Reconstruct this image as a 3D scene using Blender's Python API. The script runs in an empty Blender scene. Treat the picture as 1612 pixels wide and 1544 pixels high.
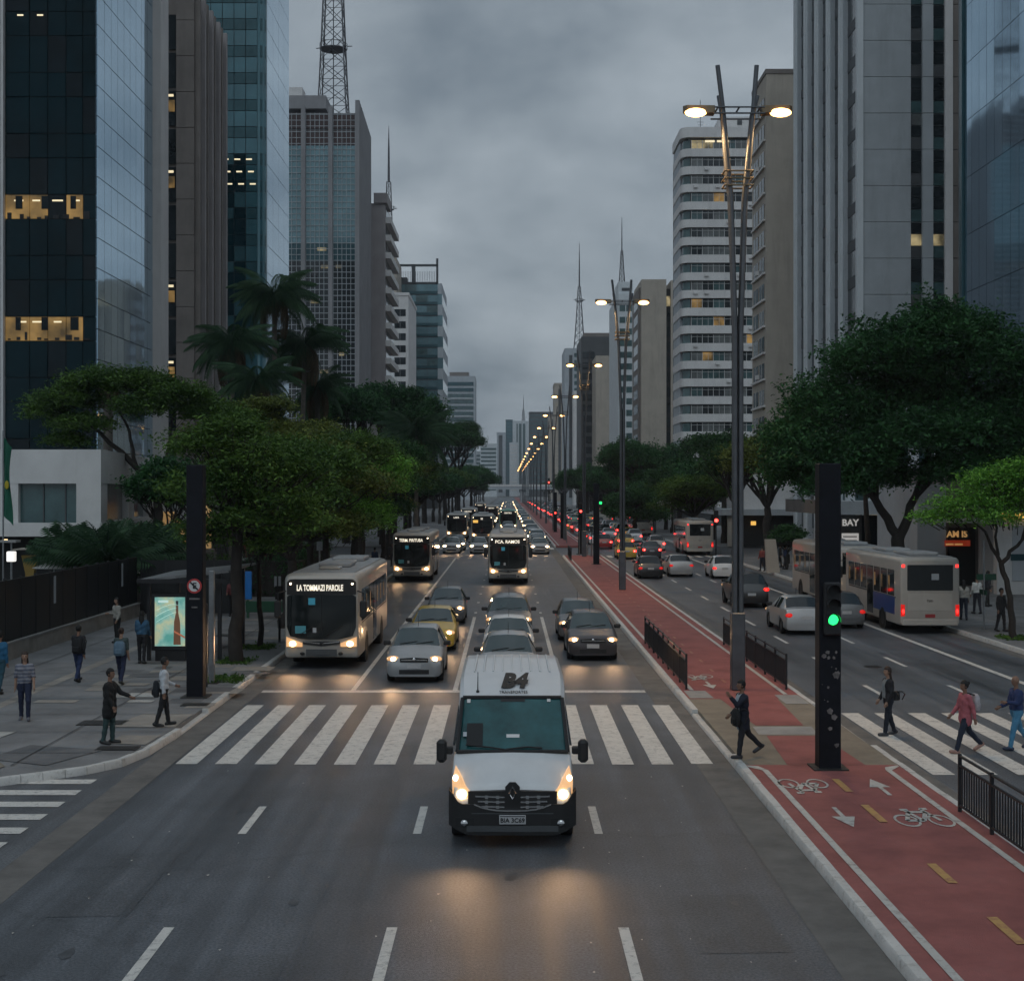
import bpy, bmesh, math, random
import numpy as np
from mathutils import Vector, Matrix
random.seed(11); rng = np.random.default_rng(5)
R = math.radians
sc = bpy.context.scene
C = sc.collection
# ---------------------------------------------------------------- camera
HAZE = .00016
F = 2200.0; H = 5.8; VX, VY = 800.0, 772.0        # focal length in photo pixels, eye height, vanishing point of the avenue
cam = bpy.data.cameras.new('camera'); cam_o = bpy.data.objects.new('camera', cam); C.objects.link(cam_o)
cam.sensor_fit = 'HORIZONTAL'; cam.sensor_width = 36; cam.lens = 36*F/1612
cam.shift_x = 6/1612; cam.clip_start = .1; cam.clip_end = 6000
cam_o.location = (0, 0, H); cam_o.rotation_euler = (R(90), 0, 0)
sc.camera = cam_o
# ---------------------------------------------------------------- sky, sun, exposure
SUN_EL, SUN_ROT = 50, 195
w = bpy.data.worlds.new('World'); sc.world = w; w.use_nodes = True
nt = w.node_tree; nt.nodes.clear(); N = nt.nodes.new; L = nt.links.new
out = N('ShaderNodeOutputWorld'); bg = N('ShaderNodeBackground'); L(bg.outputs[0], out.inputs[0])
sky = N('ShaderNodeTexSky'); sky.sky_type = 'NISHITA'; sky.sun_disc = False
sky.sun_elevation = R(SUN_EL); sky.sun_rotation = R(SUN_ROT); sky.air_density = 1.5; sky.dust_density = 2
tc = N('ShaderNodeTexCoord'); sep = N('ShaderNodeSeparateXYZ'); L(tc.outputs['Generated'], sep.inputs[0])
def mth(op, a, b=None, clamp=False):
    n = N('ShaderNodeMath'); n.operation = op; n.use_clamp = clamp
    for i, x in enumerate((a, b)):
        if x is None: continue
        if isinstance(x, (int, float)): n.inputs[i].default_value = x
        else: L(x, n.inputs[i])
    return n.outputs[0]
zz = mth('ADD', mth('MAXIMUM', sep.outputs[2], 0.0), .42)
cmb = N('ShaderNodeCombineXYZ')
L(mth('DIVIDE', sep.outputs[0], zz), cmb.inputs[0]); L(mth('DIVIDE', sep.outputs[1], zz), cmb.inputs[1])
nz = N('ShaderNodeTexNoise'); nz.inputs['Scale'].default_value = 4.2; nz.inputs['Detail'].default_value = 7; nz.inputs['Roughness'].default_value = .52; nz.inputs['Distortion'].default_value = .15
L(cmb.outputs[0], nz.inputs['Vector'])
cr = N('ShaderNodeValToRGB'); L(nz.outputs['Fac'], cr.inputs[0])
e = cr.color_ramp.elements
e[0].position = .3; e[0].color = (1.75, 2.17, 2.6, 1); e[1].position = .7; e[1].color = (3.75, 4.28, 4.75, 1)
mx = N('ShaderNodeMix'); mx.data_type = 'RGBA'; mx.inputs[0].default_value = .97
L(sky.outputs[0], mx.inputs[6]); L(cr.outputs[0], mx.inputs[7])
L(mx.outputs[2], bg.inputs[0]); bg.inputs[1].default_value = .1
sun = bpy.data.lights.new('sun', 'SUN'); sun.energy = .6; sun.angle = R(55); sun.color = (.8, .93, 1)
sun_o = bpy.data.objects.new('sun', sun); C.objects.link(sun_o)
sun_o.rotation_euler = (R(90-SUN_EL), 0, R(-15)); sun_o.location = (0, -20, 60)
vs = sc.view_settings; vs.view_transform = 'Standard'; vs.look = 'None'; vs.exposure = 0; vs.gamma = 1; vs.use_curve_mapping = False
sc.render.engine = 'CYCLES'; cy = sc.cycles
cy.use_denoising = True; cy.max_bounces = 6; cy.diffuse_bounces = 3; cy.glossy_bounces = 4; cy.transmission_bounces = 3; cy.volume_bounces = 0; cy.transparent_max_bounces = 6
cy.sample_clamp_indirect = 4; cy.caustics_reflective = False; cy.caustics_refractive = False; cy.use_light_tree = True; cy.use_adaptive_sampling = True; cy.adaptive_threshold = .03
# ---------------------------------------------------------------- helpers
def wx(px, Y): return (px-VX)*Y/F                 # where a thing seen at column px stands at depth Y
def wz(py, Y): return H-(py-VY)*Y/F
def lk(o): C.objects.link(o); return o
class MB:
    def __init__(s): s.v = []; s.f = []; s.m = []
    def add(s, vs, fs, mi=0):
        b = len(s.v); s.v += [tuple(p) for p in vs]
        for f in fs: s.f.append(tuple(b+i for i in f)); s.m.append(mi)
        return s
    def box(s, x0, x1, y0, y1, z0, z1, mi=0, c=0):
        x0, x1 = sorted((x0, x1)); y0, y1 = sorted((y0, y1)); z0, z1 = sorted((z0, z1))
        if c <= 0:
            return s.add([(x, y, z) for x in (x0, x1) for y in (y0, y1) for z in (z0, z1)],
                         [(0,1,3,2), (4,6,7,5), (0,4,5,1), (2,3,7,6), (0,2,6,4), (1,5,7,3)], mi)
        V = []; idx = {}
        for i, x in enumerate((x0, x1)):
            for j, y in enumerate((y0, y1)):
                for k, z in enumerate((z0, z1)):
                    dx, dy, dz = (c if i == 0 else -c), (c if j == 0 else -c), (c if k == 0 else -c)
                    for a, p in enumerate(((x, y+dy, z+dz), (x+dx, y, z+dz), (x+dx, y+dy, z))):
                        idx[i,j,k,a] = len(V); V.append(p)
        fs = []
        g = lambda *q: tuple(idx[t] for t in q)
        fs += [g((0,0,0,0),(0,0,1,0),(0,1,1,0),(0,1,0,0)), g((1,0,0,0),(1,1,0,0),(1,1,1,0),(1,0,1,0)),
               g((0,0,0,1),(1,0,0,1),(1,0,1,1),(0,0,1,1)), g((0,1,0,1),(0,1,1,1),(1,1,1,1),(1,1,0,1)),
               g((0,0,0,2),(0,1,0,2),(1,1,0,2),(1,0,0,2)), g((0,0,1,2),(1,0,1,2),(1,1,1,2),(0,1,1,2))]
        for k in (0, 1):
            for j in (0, 1): fs.append(g((0,j,k,1),(1,j,k,1),(1,j,k,2),(0,j,k,2)))
            for i in (0, 1): fs.append(g((i,0,k,0),(i,1,k,0),(i,1,k,2),(i,0,k,2)))
        for i in (0, 1):
            for j in (0, 1): fs.append(g((i,j,0,0),(i,j,1,0),(i,j,1,1),(i,j,0,1)))
        fs += [g((i,j,k,0),(i,j,k,1),(i,j,k,2)) for i in (0,1) for j in (0,1) for k in (0,1)]
        return s.add(V, fs, mi)
    def tube(s, pts, rad, n=8, mi=0, cap=True):
        pts = [Vector(p) for p in pts]; k = len(pts)
        if not hasattr(rad, '__len__'): rad = [rad]*k
        V = []; up = None
        for i, p in enumerate(pts):
            d = (pts[min(i+1, k-1)]-pts[max(i-1, 0)]).normalized()
            if up is None: up = Vector((1,0,0)) if abs(d.x) < .8 else Vector((0,1,0))
            a = d.cross(up).normalized(); b = d.cross(a).normalized(); up = b.cross(d).normalized() if False else up
            for j in range(n):
                t = 2*math.pi*j/n; V.append(p+(a*math.cos(t)+b*math.sin(t))*rad[i])
        fs = [(i*n+j, i*n+(j+1)%n, (i+1)*n+(j+1)%n, (i+1)*n+j) for i in range(k-1) for j in range(n)]
        if cap: fs += [tuple(range(n-1, -1, -1)), tuple(range((k-1)*n, k*n))]
        return s.add(V, fs, mi)
    def loft(s, rings, mi=0, closed=True, cap=True):
        n = len(rings[0]); k = len(rings); V = [p for r in rings for p in r]
        m = n if closed else n-1
        fs = [(i*n+j, i*n+(j+1)%n, (i+1)*n+(j+1)%n, (i+1)*n+j) for i in range(k-1) for j in range(m)]
        if cap: fs += [tuple(range(n-1, -1, -1)), tuple(range((k-1)*n, k*n))]
        return s.add(V, fs, mi)
    def ball(s, c, r, nu=10, nv=6, mi=0):
        if not hasattr(r, '__len__'): r = (r, r, r)
        V = [(c[0], c[1], c[2]-r[2])]
        for i in range(1, nv):
            t = math.pi*i/nv
            for j in range(nu):
                a = 2*math.pi*j/nu
                V.append((c[0]+r[0]*math.sin(t)*math.cos(a), c[1]+r[1]*math.sin(t)*math.sin(a), c[2]-r[2]*math.cos(t)))
        V.append((c[0], c[1], c[2]+r[2])); e_ = len(V)-1
        fs = [(0, 1+(j+1)%nu, 1+j) for j in range(nu)]
        for i in range(nv-2):
            for j in range(nu):
                a = 1+i*nu; fs.append((a+j, a+(j+1)%nu, a+nu+(j+1)%nu, a+nu+j))
        a = 1+(nv-2)*nu; fs += [(a+j, a+(j+1)%nu, e_) for j in range(nu)]
        return s.add(V, fs, mi)
    def prism(s, poly, ax, a, b, mi=0):
        def P(u, v, t): return {'x': (t, u, v), 'y': (u, t, v), 'z': (u, v, t)}[ax]
        n = len(poly); V = [P(u, v, a) for u, v in poly]+[P(u, v, b) for u, v in poly]
        fs = [tuple(range(n)), tuple(range(2*n-1, n-1, -1))]+[(i, (i+1)%n, n+(i+1)%n, n+i) for i in range(n)]
        return s.add(V, fs, mi)
    def cols(s, xs, lo, hi, y, t=.015, mi=0):      # a slightly curved panel with an outline given column by column, facing -Y
        n = len(xs); V = []
        for x in xs: V += [(x, y(x, lo(x)), lo(x)), (x, y(x, hi(x)), hi(x)), (x, y(x, lo(x))+t, lo(x)), (x, y(x, hi(x))+t, hi(x))]
        fs = []
        for i in range(n-1):
            a, b = 4*i, 4*i+4
            fs += [(a, b, b+1, a+1), (a+1, b+1, b+3, a+3), (a+2, b+2, b, a)]
        fs += [(0, 1, 3, 2), (4*n-4, 4*n-2, 4*n-1, 4*n-3)]
        return s.add(V, fs, mi)
    def mesh(s, name, mats, smooth=None, fix=True):
        me = bpy.data.meshes.new(name); me.from_pydata(s.v, [], s.f)
        for m in (mats if isinstance(mats, (list, tuple)) else [mats]): me.materials.append(m)
        if any(s.m): me.polygons.foreach_set('material_index', s.m)
        if fix:
            bm = bmesh.new(); bm.from_mesh(me); bmesh.ops.recalc_face_normals(bm, faces=bm.faces); bm.to_mesh(me); bm.free()
        if smooth is not None:
            me.polygons.foreach_set('use_smooth', [True]*len(me.polygons)); me.set_sharp_from_angle(angle=R(smooth))
        me.update(); return me
    def build(s, name, mats, parent=None, smooth=None, fix=True):
        o = lk(bpy.data.objects.new(name, s.mesh(name, mats, smooth, fix))); o.parent = parent; return o
UNIT = {}
def ib(name, mat, b, parent=None, rot=None):      # a box piece that shares its mesh with all boxes of the same material
    if mat.name not in UNIT: UNIT[mat.name] = MB().box(-.5, .5, -.5, .5, -.5, .5).mesh('box_'+mat.name, mat)
    o = lk(bpy.data.objects.new(name, UNIT[mat.name])); o.parent = parent
    x0, x1, y0, y1, z0, z1 = b
    o.location = ((x0+x1)/2, (y0+y1)/2, (z0+z1)/2); o.scale = (abs(x1-x0), abs(y1-y0), abs(z1-z0))
    if rot: o.rotation_euler = rot
    return o
def im(name, me, parent, loc, rot=(0,0,0), scale=(1,1,1)):
    o = lk(bpy.data.objects.new(name, me)); o.parent = parent; o.location = loc; o.rotation_euler = rot; o.scale = scale; return o
def tag(o, label=None, cat=None, group=None, kind=None):
    if label: o['label'] = label
    if cat: o['category'] = cat
    if group: o['group'] = group
    if kind: o['kind'] = kind
    return o
def thing(name, label, cat, loc=(0,0,0), rz=0, group=None):
    o = lk(bpy.data.objects.new(name, None)); o.location = loc; o.rotation_euler = (0, 0, rz); o.empty_display_size = .2
    return tag(o, label, cat, group)
KIDS = {}
def copy_tree(o, parent=None, keep=None):
    c = lk(o.copy()); c.parent = parent
    for ch in o.children:
        if ch.type != 'LIGHT' and (keep is None or ch.name.split('.')[0] in keep): copy_tree(ch, c, keep)
    return c
TMP = bpy.data.scenes.new('workbench')               # a side scene in which modifiers and lettering are turned into meshes
def bake(o):
    TMP.collection.objects.link(o); vl = TMP.view_layers[0]; vl.update()
    me = bpy.data.meshes.new_from_object(o.evaluated_get(vl.depsgraph)); bpy.data.objects.remove(o); return me
def text_mesh(s, size, mat, ext=.004, shear=0, off=0, align='CENTER'):
    cu = bpy.data.curves.new('lettering', 'FONT'); cu.body = s; cu.size = size; cu.extrude = ext; cu.shear = shear; cu.offset = off
    cu.align_x = align; cu.align_y = 'CENTER'; cu.resolution_u = 3
    me = bake(bpy.data.objects.new('lettering', cu)); me.materials.clear(); me.materials.append(mat); return me
# ---------------------------------------------------------------- materials
def M(name, col, rough=.6, metal=0, var=.15, scale=1.5, bump=0, bscale=40, ior=1.5, emit=None, es=0, coords='pos', stain=0, stain_col=(.02,.02,.02), trans=0, coat=0, evar=0):
    m = bpy.data.materials.new(name); m.use_nodes = True; t = m.node_tree; n = t.nodes; l = t.links
    p = n['Principled BSDF']; p.inputs['Roughness'].default_value = rough; p.inputs['Metallic'].default_value = metal; p.inputs['IOR'].default_value = ior
    if coat: p.inputs['Coat Weight'].default_value = coat; p.inputs['Coat Roughness'].default_value = .05
    if coords == 'pos': src = n.new('ShaderNodeNewGeometry').outputs['Position']
    else: src = n.new('ShaderNodeTexCoord').outputs['Object']
    nz = n.new('ShaderNodeTexNoise'); nz.inputs['Scale'].default_value = scale; nz.inputs['Detail'].default_value = 5; nz.inputs['Roughness'].default_value = .65; l.new(src, nz.inputs['Vector'])
    mr = n.new('ShaderNodeMapRange'); mr.inputs[1].default_value = .3; mr.inputs[2].default_value = .7; mr.inputs[3].default_value = 1-var; mr.inputs[4].default_value = 1+var; l.new(nz.outputs['Fac'], mr.inputs[0])
    mul = n.new('ShaderNodeMix'); mul.data_type = 'RGBA'; mul.blend_type = 'MULTIPLY'; mul.inputs[0].default_value = 1
    mul.inputs[6].default_value = (*col, 1); l.new(mr.outputs[0], mul.inputs[7])
    c = mul.outputs[2]
    if stain:
        mp = n.new('ShaderNodeMapping'); mp.inputs['Scale'].default_value = (1, 1, .12); l.new(src, mp.inputs[0])
        n2 = n.new('ShaderNodeTexNoise'); n2.inputs['Scale'].default_value = .9; n2.inputs['Detail'].default_value = 6; n2.inputs['Roughness'].default_value = .7; l.new(mp.outputs[0], n2.inputs['Vector'])
        m2 = n.new('ShaderNodeMapRange'); m2.inputs[1].default_value = .5; m2.inputs[2].default_value = .8; m2.inputs[4].default_value = stain; l.new(n2.outputs['Fac'], m2.inputs[0])
        mz = n.new('ShaderNodeMix'); mz.data_type = 'RGBA'; l.new(m2.outputs[0], mz.inputs[0]); l.new(c, mz.inputs[6]); mz.inputs[7].default_value = (*stain_col, 1); c = mz.outputs[2]
    l.new(c, p.inputs['Base Color'])
    if bump:
        nb = n.new('ShaderNodeTexNoise'); nb.inputs['Scale'].default_value = bscale; nb.inputs['Detail'].default_value = 4; l.new(src, nb.inputs['Vector'])
        b = n.new('ShaderNodeBump'); b.inputs['Strength'].default_value = bump; b.inputs['Distance'].default_value = .02; l.new(nb.outputs['Fac'], b.inputs['Height']); l.new(b.outputs[0], p.inputs['Normal'])
    if emit:
        p.inputs['Emission Color'].default_value = (*emit, 1); p.inputs['Emission Strength'].default_value = es
        if evar:
            ne = n.new('ShaderNodeTexNoise'); ne.inputs['Scale'].default_value = evar; ne.inputs['Detail'].default_value = 3; l.new(src, ne.inputs['Vector'])
            me_ = n.new('ShaderNodeMapRange'); me_.inputs[1].default_value = .35; me_.inputs[2].default_value = .65; me_.inputs[3].default_value = .15*es; me_.inputs[4].default_value = 1.6*es; l.new(ne.outputs['Fac'], me_.inputs[0]); l.new(me_.outputs[0], p.inputs['Emission Strength'])
    return m
def asphalt(name, col, band=False):
    m = M(name, col, .62, 0, .22, .55, .35, 60); t = m.node_tree; n = t.nodes; l = t.links; p = n['Principled BSDF']
    base = p.inputs['Base Color'].links[0].from_socket; pos = n.new('ShaderNodeNewGeometry').outputs['Position']
    mp = n.new('ShaderNodeMapping'); mp.inputs['Scale'].default_value = (1.1, .045, 1); l.new(pos, mp.inputs[0])
    a = n.new('ShaderNodeTexNoise'); a.inputs['Scale'].default_value = 1.0; a.inputs['Detail'].default_value = 6; a.inputs['Roughness'].default_value = .62; l.new(mp.outputs[0], a.inputs['Vector'])
    r = n.new('ShaderNodeMapRange'); r.inputs[1].default_value = .36; r.inputs[2].default_value = .66; r.inputs[3].default_value = .5; r.inputs[4].default_value = 1.3; l.new(a.outputs['Fac'], r.inputs[0])
    g = n.new('ShaderNodeTexNoise'); g.inputs['Scale'].default_value = 26; g.inputs['Detail'].default_value = 6; l.new(pos, g.inputs['Vector'])
    r2 = n.new('ShaderNodeMapRange'); r2.inputs[1].default_value = .3; r2.inputs[2].default_value = .7; r2.inputs[3].default_value = .55; r2.inputs[4].default_value = 1.5; l.new(g.outputs['Fac'], r2.inputs[0])
    v = n.new('ShaderNodeTexVoronoi'); v.feature = 'DISTANCE_TO_EDGE'; v.inputs['Scale'].default_value = .16; l.new(pos, v.inputs['Vector'])
    w_ = n.new('ShaderNodeTexNoise'); w_.inputs['Scale'].default_value = 1.1; w_.inputs['Detail'].default_value = 5; l.new(pos, w_.inputs['Vector'])
    ad = n.new('ShaderNodeMix'); ad.data_type = 'VECTOR'; ad.inputs[0].default_value = .55; l.new(pos, ad.inputs[4]); l.new(w_.outputs['Color'], ad.inputs[5]); l.new(ad.outputs[1], v.inputs['Vector'])
    r3 = n.new('ShaderNodeMapRange'); r3.inputs[1].default_value = 0; r3.inputs[2].default_value = .006; r3.inputs[3].default_value = .82; r3.inputs[4].default_value = 1; l.new(v.outputs['Distance'], r3.inputs[0])
    m1 = n.new('ShaderNodeMath'); m1.operation = 'MULTIPLY'; l.new(r.outputs[0], m1.inputs[0]); l.new(r2.outputs[0], m1.inputs[1])
    m2 = n.new('ShaderNodeMath'); m2.operation = 'MULTIPLY'; l.new(m1.outputs[0], m2.inputs[0]); l.new(r3.outputs[0], m2.inputs[1])
    x = n.new('ShaderNodeMix'); x.data_type = 'RGBA'; x.blend_type = 'MULTIPLY'; x.inputs[0].default_value = 1; l.new(base, x.inputs[6]); l.new(m2.outputs[0], x.inputs[7]); l.new(x.outputs[2], p.inputs['Base Color'])
    rr = n.new('ShaderNodeMapRange'); rr.inputs[1].default_value = .3; rr.inputs[2].default_value = .7; rr.inputs[3].default_value = .42; rr.inputs[4].default_value = .66; l.new(a.outputs['Fac'], rr.inputs[0]); l.new(rr.outputs[0], p.inputs['Roughness'])
    return m
def paint(name, col, under, wear=.5):
    m = M(name, col, .6, 0, .12, 2.5, .15, 60); t = m.node_tree; n = t.nodes; l = t.links; p = n['Principled BSDF']
    base = p.inputs['Base Color'].links[0].from_socket; pos = n.new('ShaderNodeNewGeometry').outputs['Position']
    a = n.new('ShaderNodeTexNoise'); a.inputs['Scale'].default_value = 5; a.inputs['Detail'].default_value = 8; a.inputs['Roughness'].default_value = .78; l.new(pos, a.inputs['Vector'])
    r = n.new('ShaderNodeMapRange'); r.inputs[1].default_value = wear; r.inputs[2].default_value = wear+.16; l.new(a.outputs['Fac'], r.inputs[0]); r.inputs[4].default_value = .8
    x = n.new('ShaderNodeMix'); x.data_type = 'RGBA'; l.new(r.outputs[0], x.inputs[0]); l.new(base, x.inputs[6]); x.inputs[7].default_value = (*under, 1); l.new(x.outputs[2], p.inputs['Base Color'])
    return m
def leafmat(name, col, col2):
    m = bpy.data.materials.new(name); m.use_nodes = True; t = m.node_tree; n = t.nodes; l = t.links
    p = n['Principled BSDF']; p.inputs['Roughness'].default_value = .65; p.inputs['IOR'].default_value = 1.3
    g = n.new('ShaderNodeNewGeometry'); nz = n.new('ShaderNodeTexNoise'); nz.inputs['Scale'].default_value = .6; nz.inputs['Detail'].default_value = 5; l.new(g.outputs['Position'], nz.inputs['Vector'])
    av = n.new('ShaderNodeMath'); av.operation = 'ADD'; l.new(nz.outputs['Fac'], av.inputs[0]); mu = n.new('ShaderNodeMath'); mu.operation = 'MULTIPLY'; mu.inputs[1].default_value = .5; l.new(g.outputs['Random Per Island'], mu.inputs[0]); l.new(mu.outputs[0], av.inputs[1])
    r = n.new('ShaderNodeMapRange'); r.inputs[1].default_value = .45; r.inputs[2].default_value = 1.05; l.new(av.outputs[0], r.inputs[0])
    x = n.new('ShaderNodeMix'); x.data_type = 'RGBA'; l.new(r.outputs[0], x.inputs[0]); x.inputs[6].default_value = (*col, 1); x.inputs[7].default_value = (*col2, 1)
    l.new(x.outputs[2], p.inputs['Base Color'])
    tr = n.new('ShaderNodeBsdfTranslucent'); l.new(x.outputs[2], tr.inputs[0]); ms = n.new('ShaderNodeMixShader'); ms.inputs[0].default_value = .3
    l.new(p.outputs[0], ms.inputs[1]); l.new(tr.outputs[0], ms.inputs[2]); l.new(ms.outputs[0], n['Material Output'].inputs[0])
    return m
m_asph = asphalt('asphalt', (.086, .095, .108)); m_asph2 = asphalt('asphalt_side', (.095, .1, .108))
m_paint = paint('white_road_paint', (.62, .6, .56), (.12, .12, .125), .5)
m_paintw = paint('worn_white_paint', (.5, .49, .46), (.15, .1, .09), .5)
m_yel = paint('yellow_road_paint', (.5, .3, .1), (.26, .09, .07), .46)
m_red = M('red_bike_path', (.27, .085, .078), .8, 0, .28, .9, .35, 50, stain=.5, stain_col=(.14,.075,.07))
m_kerb = paint('white_kerb_paint', (.56, .55, .53), (.26, .245, .225), .5)
m_conc = M('concrete_grey', (.3, .295, .285), .85, 0, .2, .8, .3, 30, stain=.5, stain_col=(.1,.1,.1))
m_gut = M('gutter_concrete', (.135, .128, .12), .85, 0, .3, 1.2, .4, 30, stain=.5, stain_col=(.07,.065,.06))
m_beige = M('beige_paving', (.21, .18, .14), .85, 0, .2, 1.4, .3, 30)
m_walk = M('sidewalk_concrete', (.19, .19, .192), .85, 0, .3, .5, .3, 40, stain=.4, stain_col=(.06,.06,.06))
m_slab = M('sidewalk_slab', (.28, .255, .225), .85, 0, .3, 1.1, .3, 40)
m_dslab = M('dark_sidewalk_slab', (.125, .125, .128), .85, 0, .3, 1.1, .3, 40)
m_black = M('black_metal', (.012, .012, .014), .45, 0, .3, 4, coords='obj')
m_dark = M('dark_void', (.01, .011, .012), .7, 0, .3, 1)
m_steel = M('galvanised_steel', (.3, .31, .32), .38, .85, .2, 3, coords='obj')
m_white = M('white_plaster', (.62, .61, .6), .8, 0, .1, .6, stain=.25, stain_col=(.25,.25,.25))
# ---------------------------------------------------------------- ground, roads, pavements
def sheet(name, x0, x1, y0, y1, z, mat, parent=None):
    return MB().add([(x0,y0,z), (x1,y0,z), (x1,y1,z), (x0,y1,z)], [(0,1,2,3)]).build(name, mat, parent, fix=False)
def poly(name, pts, z, mat, parent=None):
    return MB().add([(x, y, z) for x, y in pts], [tuple(range(len(pts)))]).build(name, mat, parent)
m_ground = M('dry_ground', (.09, .085, .075), .9, 0, .3, .3)
tag(sheet('ground', -2500, 2500, -200, 4000, -.06, m_ground), kind='structure')
KL, KR0, KR1, KRR = -7.75, 4.72, 8.2, 18.2         # kerb lines
FAR = 1150
road = tag(sheet('road', KL, KR0, -20, FAR, 0, m_asph), kind='structure')
road_r = tag(sheet('road', KR1, KRR, -20, FAR, 0, m_asph), kind='structure')
road_s = tag(sheet('side_street', -90, KL, 8, 32.5, -.003, m_asph2), kind='structure')
road_c = tag(sheet('cross_street', -90, KL, 124, 141, -.003, m_asph2), kind='structure')
road_d = tag(sheet('cross_street', KRR, 90, 124, 141, -.003, m_asph2), kind='structure')
sheet('gap_road', KR0, KR1, 124, 141, -.003, m_asph2, road_c)
sheet('gutter', KL, -7.12, -20, FAR, .004, m_gut, road); sheet('gutter', 3.98, KR0, -20, FAR, .004, m_gut, road)
sheet('gutter', KR1, KR1+.4, -20, FAR, .004, m_gut, road_r); sheet('gutter', KRR-.5, KRR, -20, FAR, .004, m_gut, road_r)
def mark(x0, x1, y0, y1, par=None, name='lane_marking', mat=None): return sheet(name, x0, x1, y0, y1, .008, mat or m_paint, par or road)
# zebra crossings: each stripe a piece
for k in range(14): mark(-7.06+.842*k, -6.6+.842*k, 29.6+rng.uniform(-.05,.05), 37.75, name='zebra_stripe')
for k in range(11): mark(8.66+.87*k, 9.12+.87*k, 28.5, 36.4, road_r, 'zebra_stripe')
for k in range(7): sheet('zebra_stripe', -13.2, -8.25, 27.62-1.0*k, 28.05-1.0*k, .006, m_paint, road_s)
for k in range(14): mark(-7.0+.85*k, -6.5+.85*k, 137.5, 142, name='zebra_stripe')
for k in range(11): mark(8.7+.87*k, 9.15+.87*k, 121.0, 124.5, road_r, 'zebra_stripe')
mark(-7.1, 3.95, 40.1, 40.55, name='stop_line'); mark(-7.1, 3.95, 144, 144.5, name='stop_line')
for X in (-4.5, -1.54, 1.53):
    mark(X-.07, X+.07, 40.55, 64 if X > -4 else 120)
    for y in (16.5, 23.6, 9.5): mark(X-.07, X+.07, y, y+2.05)
    for y in range(66, 120, 6): mark(X-.06, X+.06, y, y+.6)
    for y in range(146, 420, 7): mark(X-.07, X+.07, y, y+2.2)
for X in (10.6, 13.1):
    for y in list(range(12, 27, 7))+list(range(39, 120, 7))+list(range(143, 420, 7)): mark(X-.07, X+.07, y, y+2.6, road_r)
mark(15.4, 15.62, 41.5, 120, road_r); mark(15.4, 15.62, 10, 27, road_r); mark(15.4, 15.62, 143, 420, road_r)
for k, (x, y) in enumerate(((15.0, 37.6), (15.55, 36.9), (17.2, 38))): mark(x, x+.5, y, y+.35, road_r)
# repaired patches and oil stains of the tarmac
m_pat = asphalt('asphalt_patch', (.076, .083, .093)); m_oil = M('oil_stain', (.058, .062, .068), .45, 0, .3, 3)
for k, (x, y, a, b) in enumerate(((-6.3, 19, 1.1, 3.4), (-3.6, 12.5, .9, 5), (2.4, 17.5, 1.2, 2.6), (-.9, 44.5, .8, 1.6), (-5.9, 66, 1.4, 5), (1.9, 70, 1.1, 6), (-2.6, 30.5, .7, 1.4), (-4.9, 25.2, .55, 1.2))):
    poly('road_patch', [(x, y), (x+a, y+.06), (x+a-.04, y+b), (x+.05, y+b-.08)], .0045+.0001*k, m_pat, road)
for k, (x, y, a, b) in enumerate(((9.2, 48, 1.0, 4), (13.6, 42, 1.2, 5), (11.2, 61, .9, 6), (16.1, 46.5, 1.3, 4))): poly('road_patch', [(x, y), (x+a, y+.06), (x+a-.04, y+b), (x+.05, y+b-.08)], .0045+.0001*k, m_pat, road_r)
for k in range(38):
    X = (-6, -3, 0, 3)[k % 4]+rng.normal(0, .35); y = rng.uniform(13, 64); s = rng.uniform(.04, .13); n_ = 9
    poly('oil_stain', [(X+s*rng.uniform(.6, 1.2)*math.cos(6.28*i/n_), y+s*rng.uniform(1.2, 2.6)*math.sin(6.28*i/n_)) for i in range(n_)], .0056+.00002*k, m_oil, road)
# small bits of litter on the tarmac
m_lit = M('paper_litter', (.5, .48, .44), .8)
lit = MB()
for k in range(55):
    x = rng.uniform(-6.5, 3.8); y = rng.uniform(14, 29); s = rng.uniform(.01, .028); a = rng.uniform(0, 3)
    lit.add([(x+s*math.cos(a+i*1.57)*(.6+.4*(i%2)), y+s*1.6*math.sin(a+i*1.57), .012+.006*(i%2)) for i in range(4)], [(0,1,2,3)])
tag(lit.build('litter', m_lit), 'tiny scraps of pale litter scattered over the asphalt', kind='stuff')
m_iron = M('cast_iron', (.045, .042, .04), .6, .5, .3, 6, .4, 30)
for x, y, r in ((-5.6, 58, .3), (12, 46, .3)):
    m = MB().tube([(x, y, .001), (x, y, .012)], r, 20)
    for a in range(6): m.box(x-r*.7, x+r*.7, y-r*.75+a*r*.3-.015, y-r*.75+a*r*.3+.015, .012, .018)
    m.build('manhole_cover', m_iron, road if x < 5 else road_r)
# central strip with the bike path
isl = tag(MB().box(KR0+.17, KR1-.17, -20, 28.8, -.05, .15).build('median_strip', m_red), kind='structure')
def strip(y0, y1, mat): return MB().box(KR0+.17, KR1-.17, y0, y1, -.05, .15).build('paving', mat, isl)
strip(28.8, 37.9, m_beige); strip(37.9, 122, m_red); strip(143, FAR, m_red)
Z1 = .156
def red(pts, mat=m_red, z=Z1, nm='paving'): return poly(nm, pts, z, mat, isl)
red([(5.75,28.8), (7.35,28.8), (7.2,32.2), (5.95,32.2)]); red([(5.95,33.6), (7.1,33.6), (7.3,37.9), (5.75,37.9)])
red([(5.8,32.35), (7.2,32.35), (7.25,33.45), (5.85,33.45)], m_conc)
red([(4.95,38.0), (5.6,38.0), (5.55,39.4), (4.95,39.4)], m_conc, Z1+.003, 'tactile_slab'); red([(7.35,37.0), (8.0,37.0), (8.0,38.6), (7.35,38.6)], m_conc, Z1+.003, 'tactile_slab')
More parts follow.
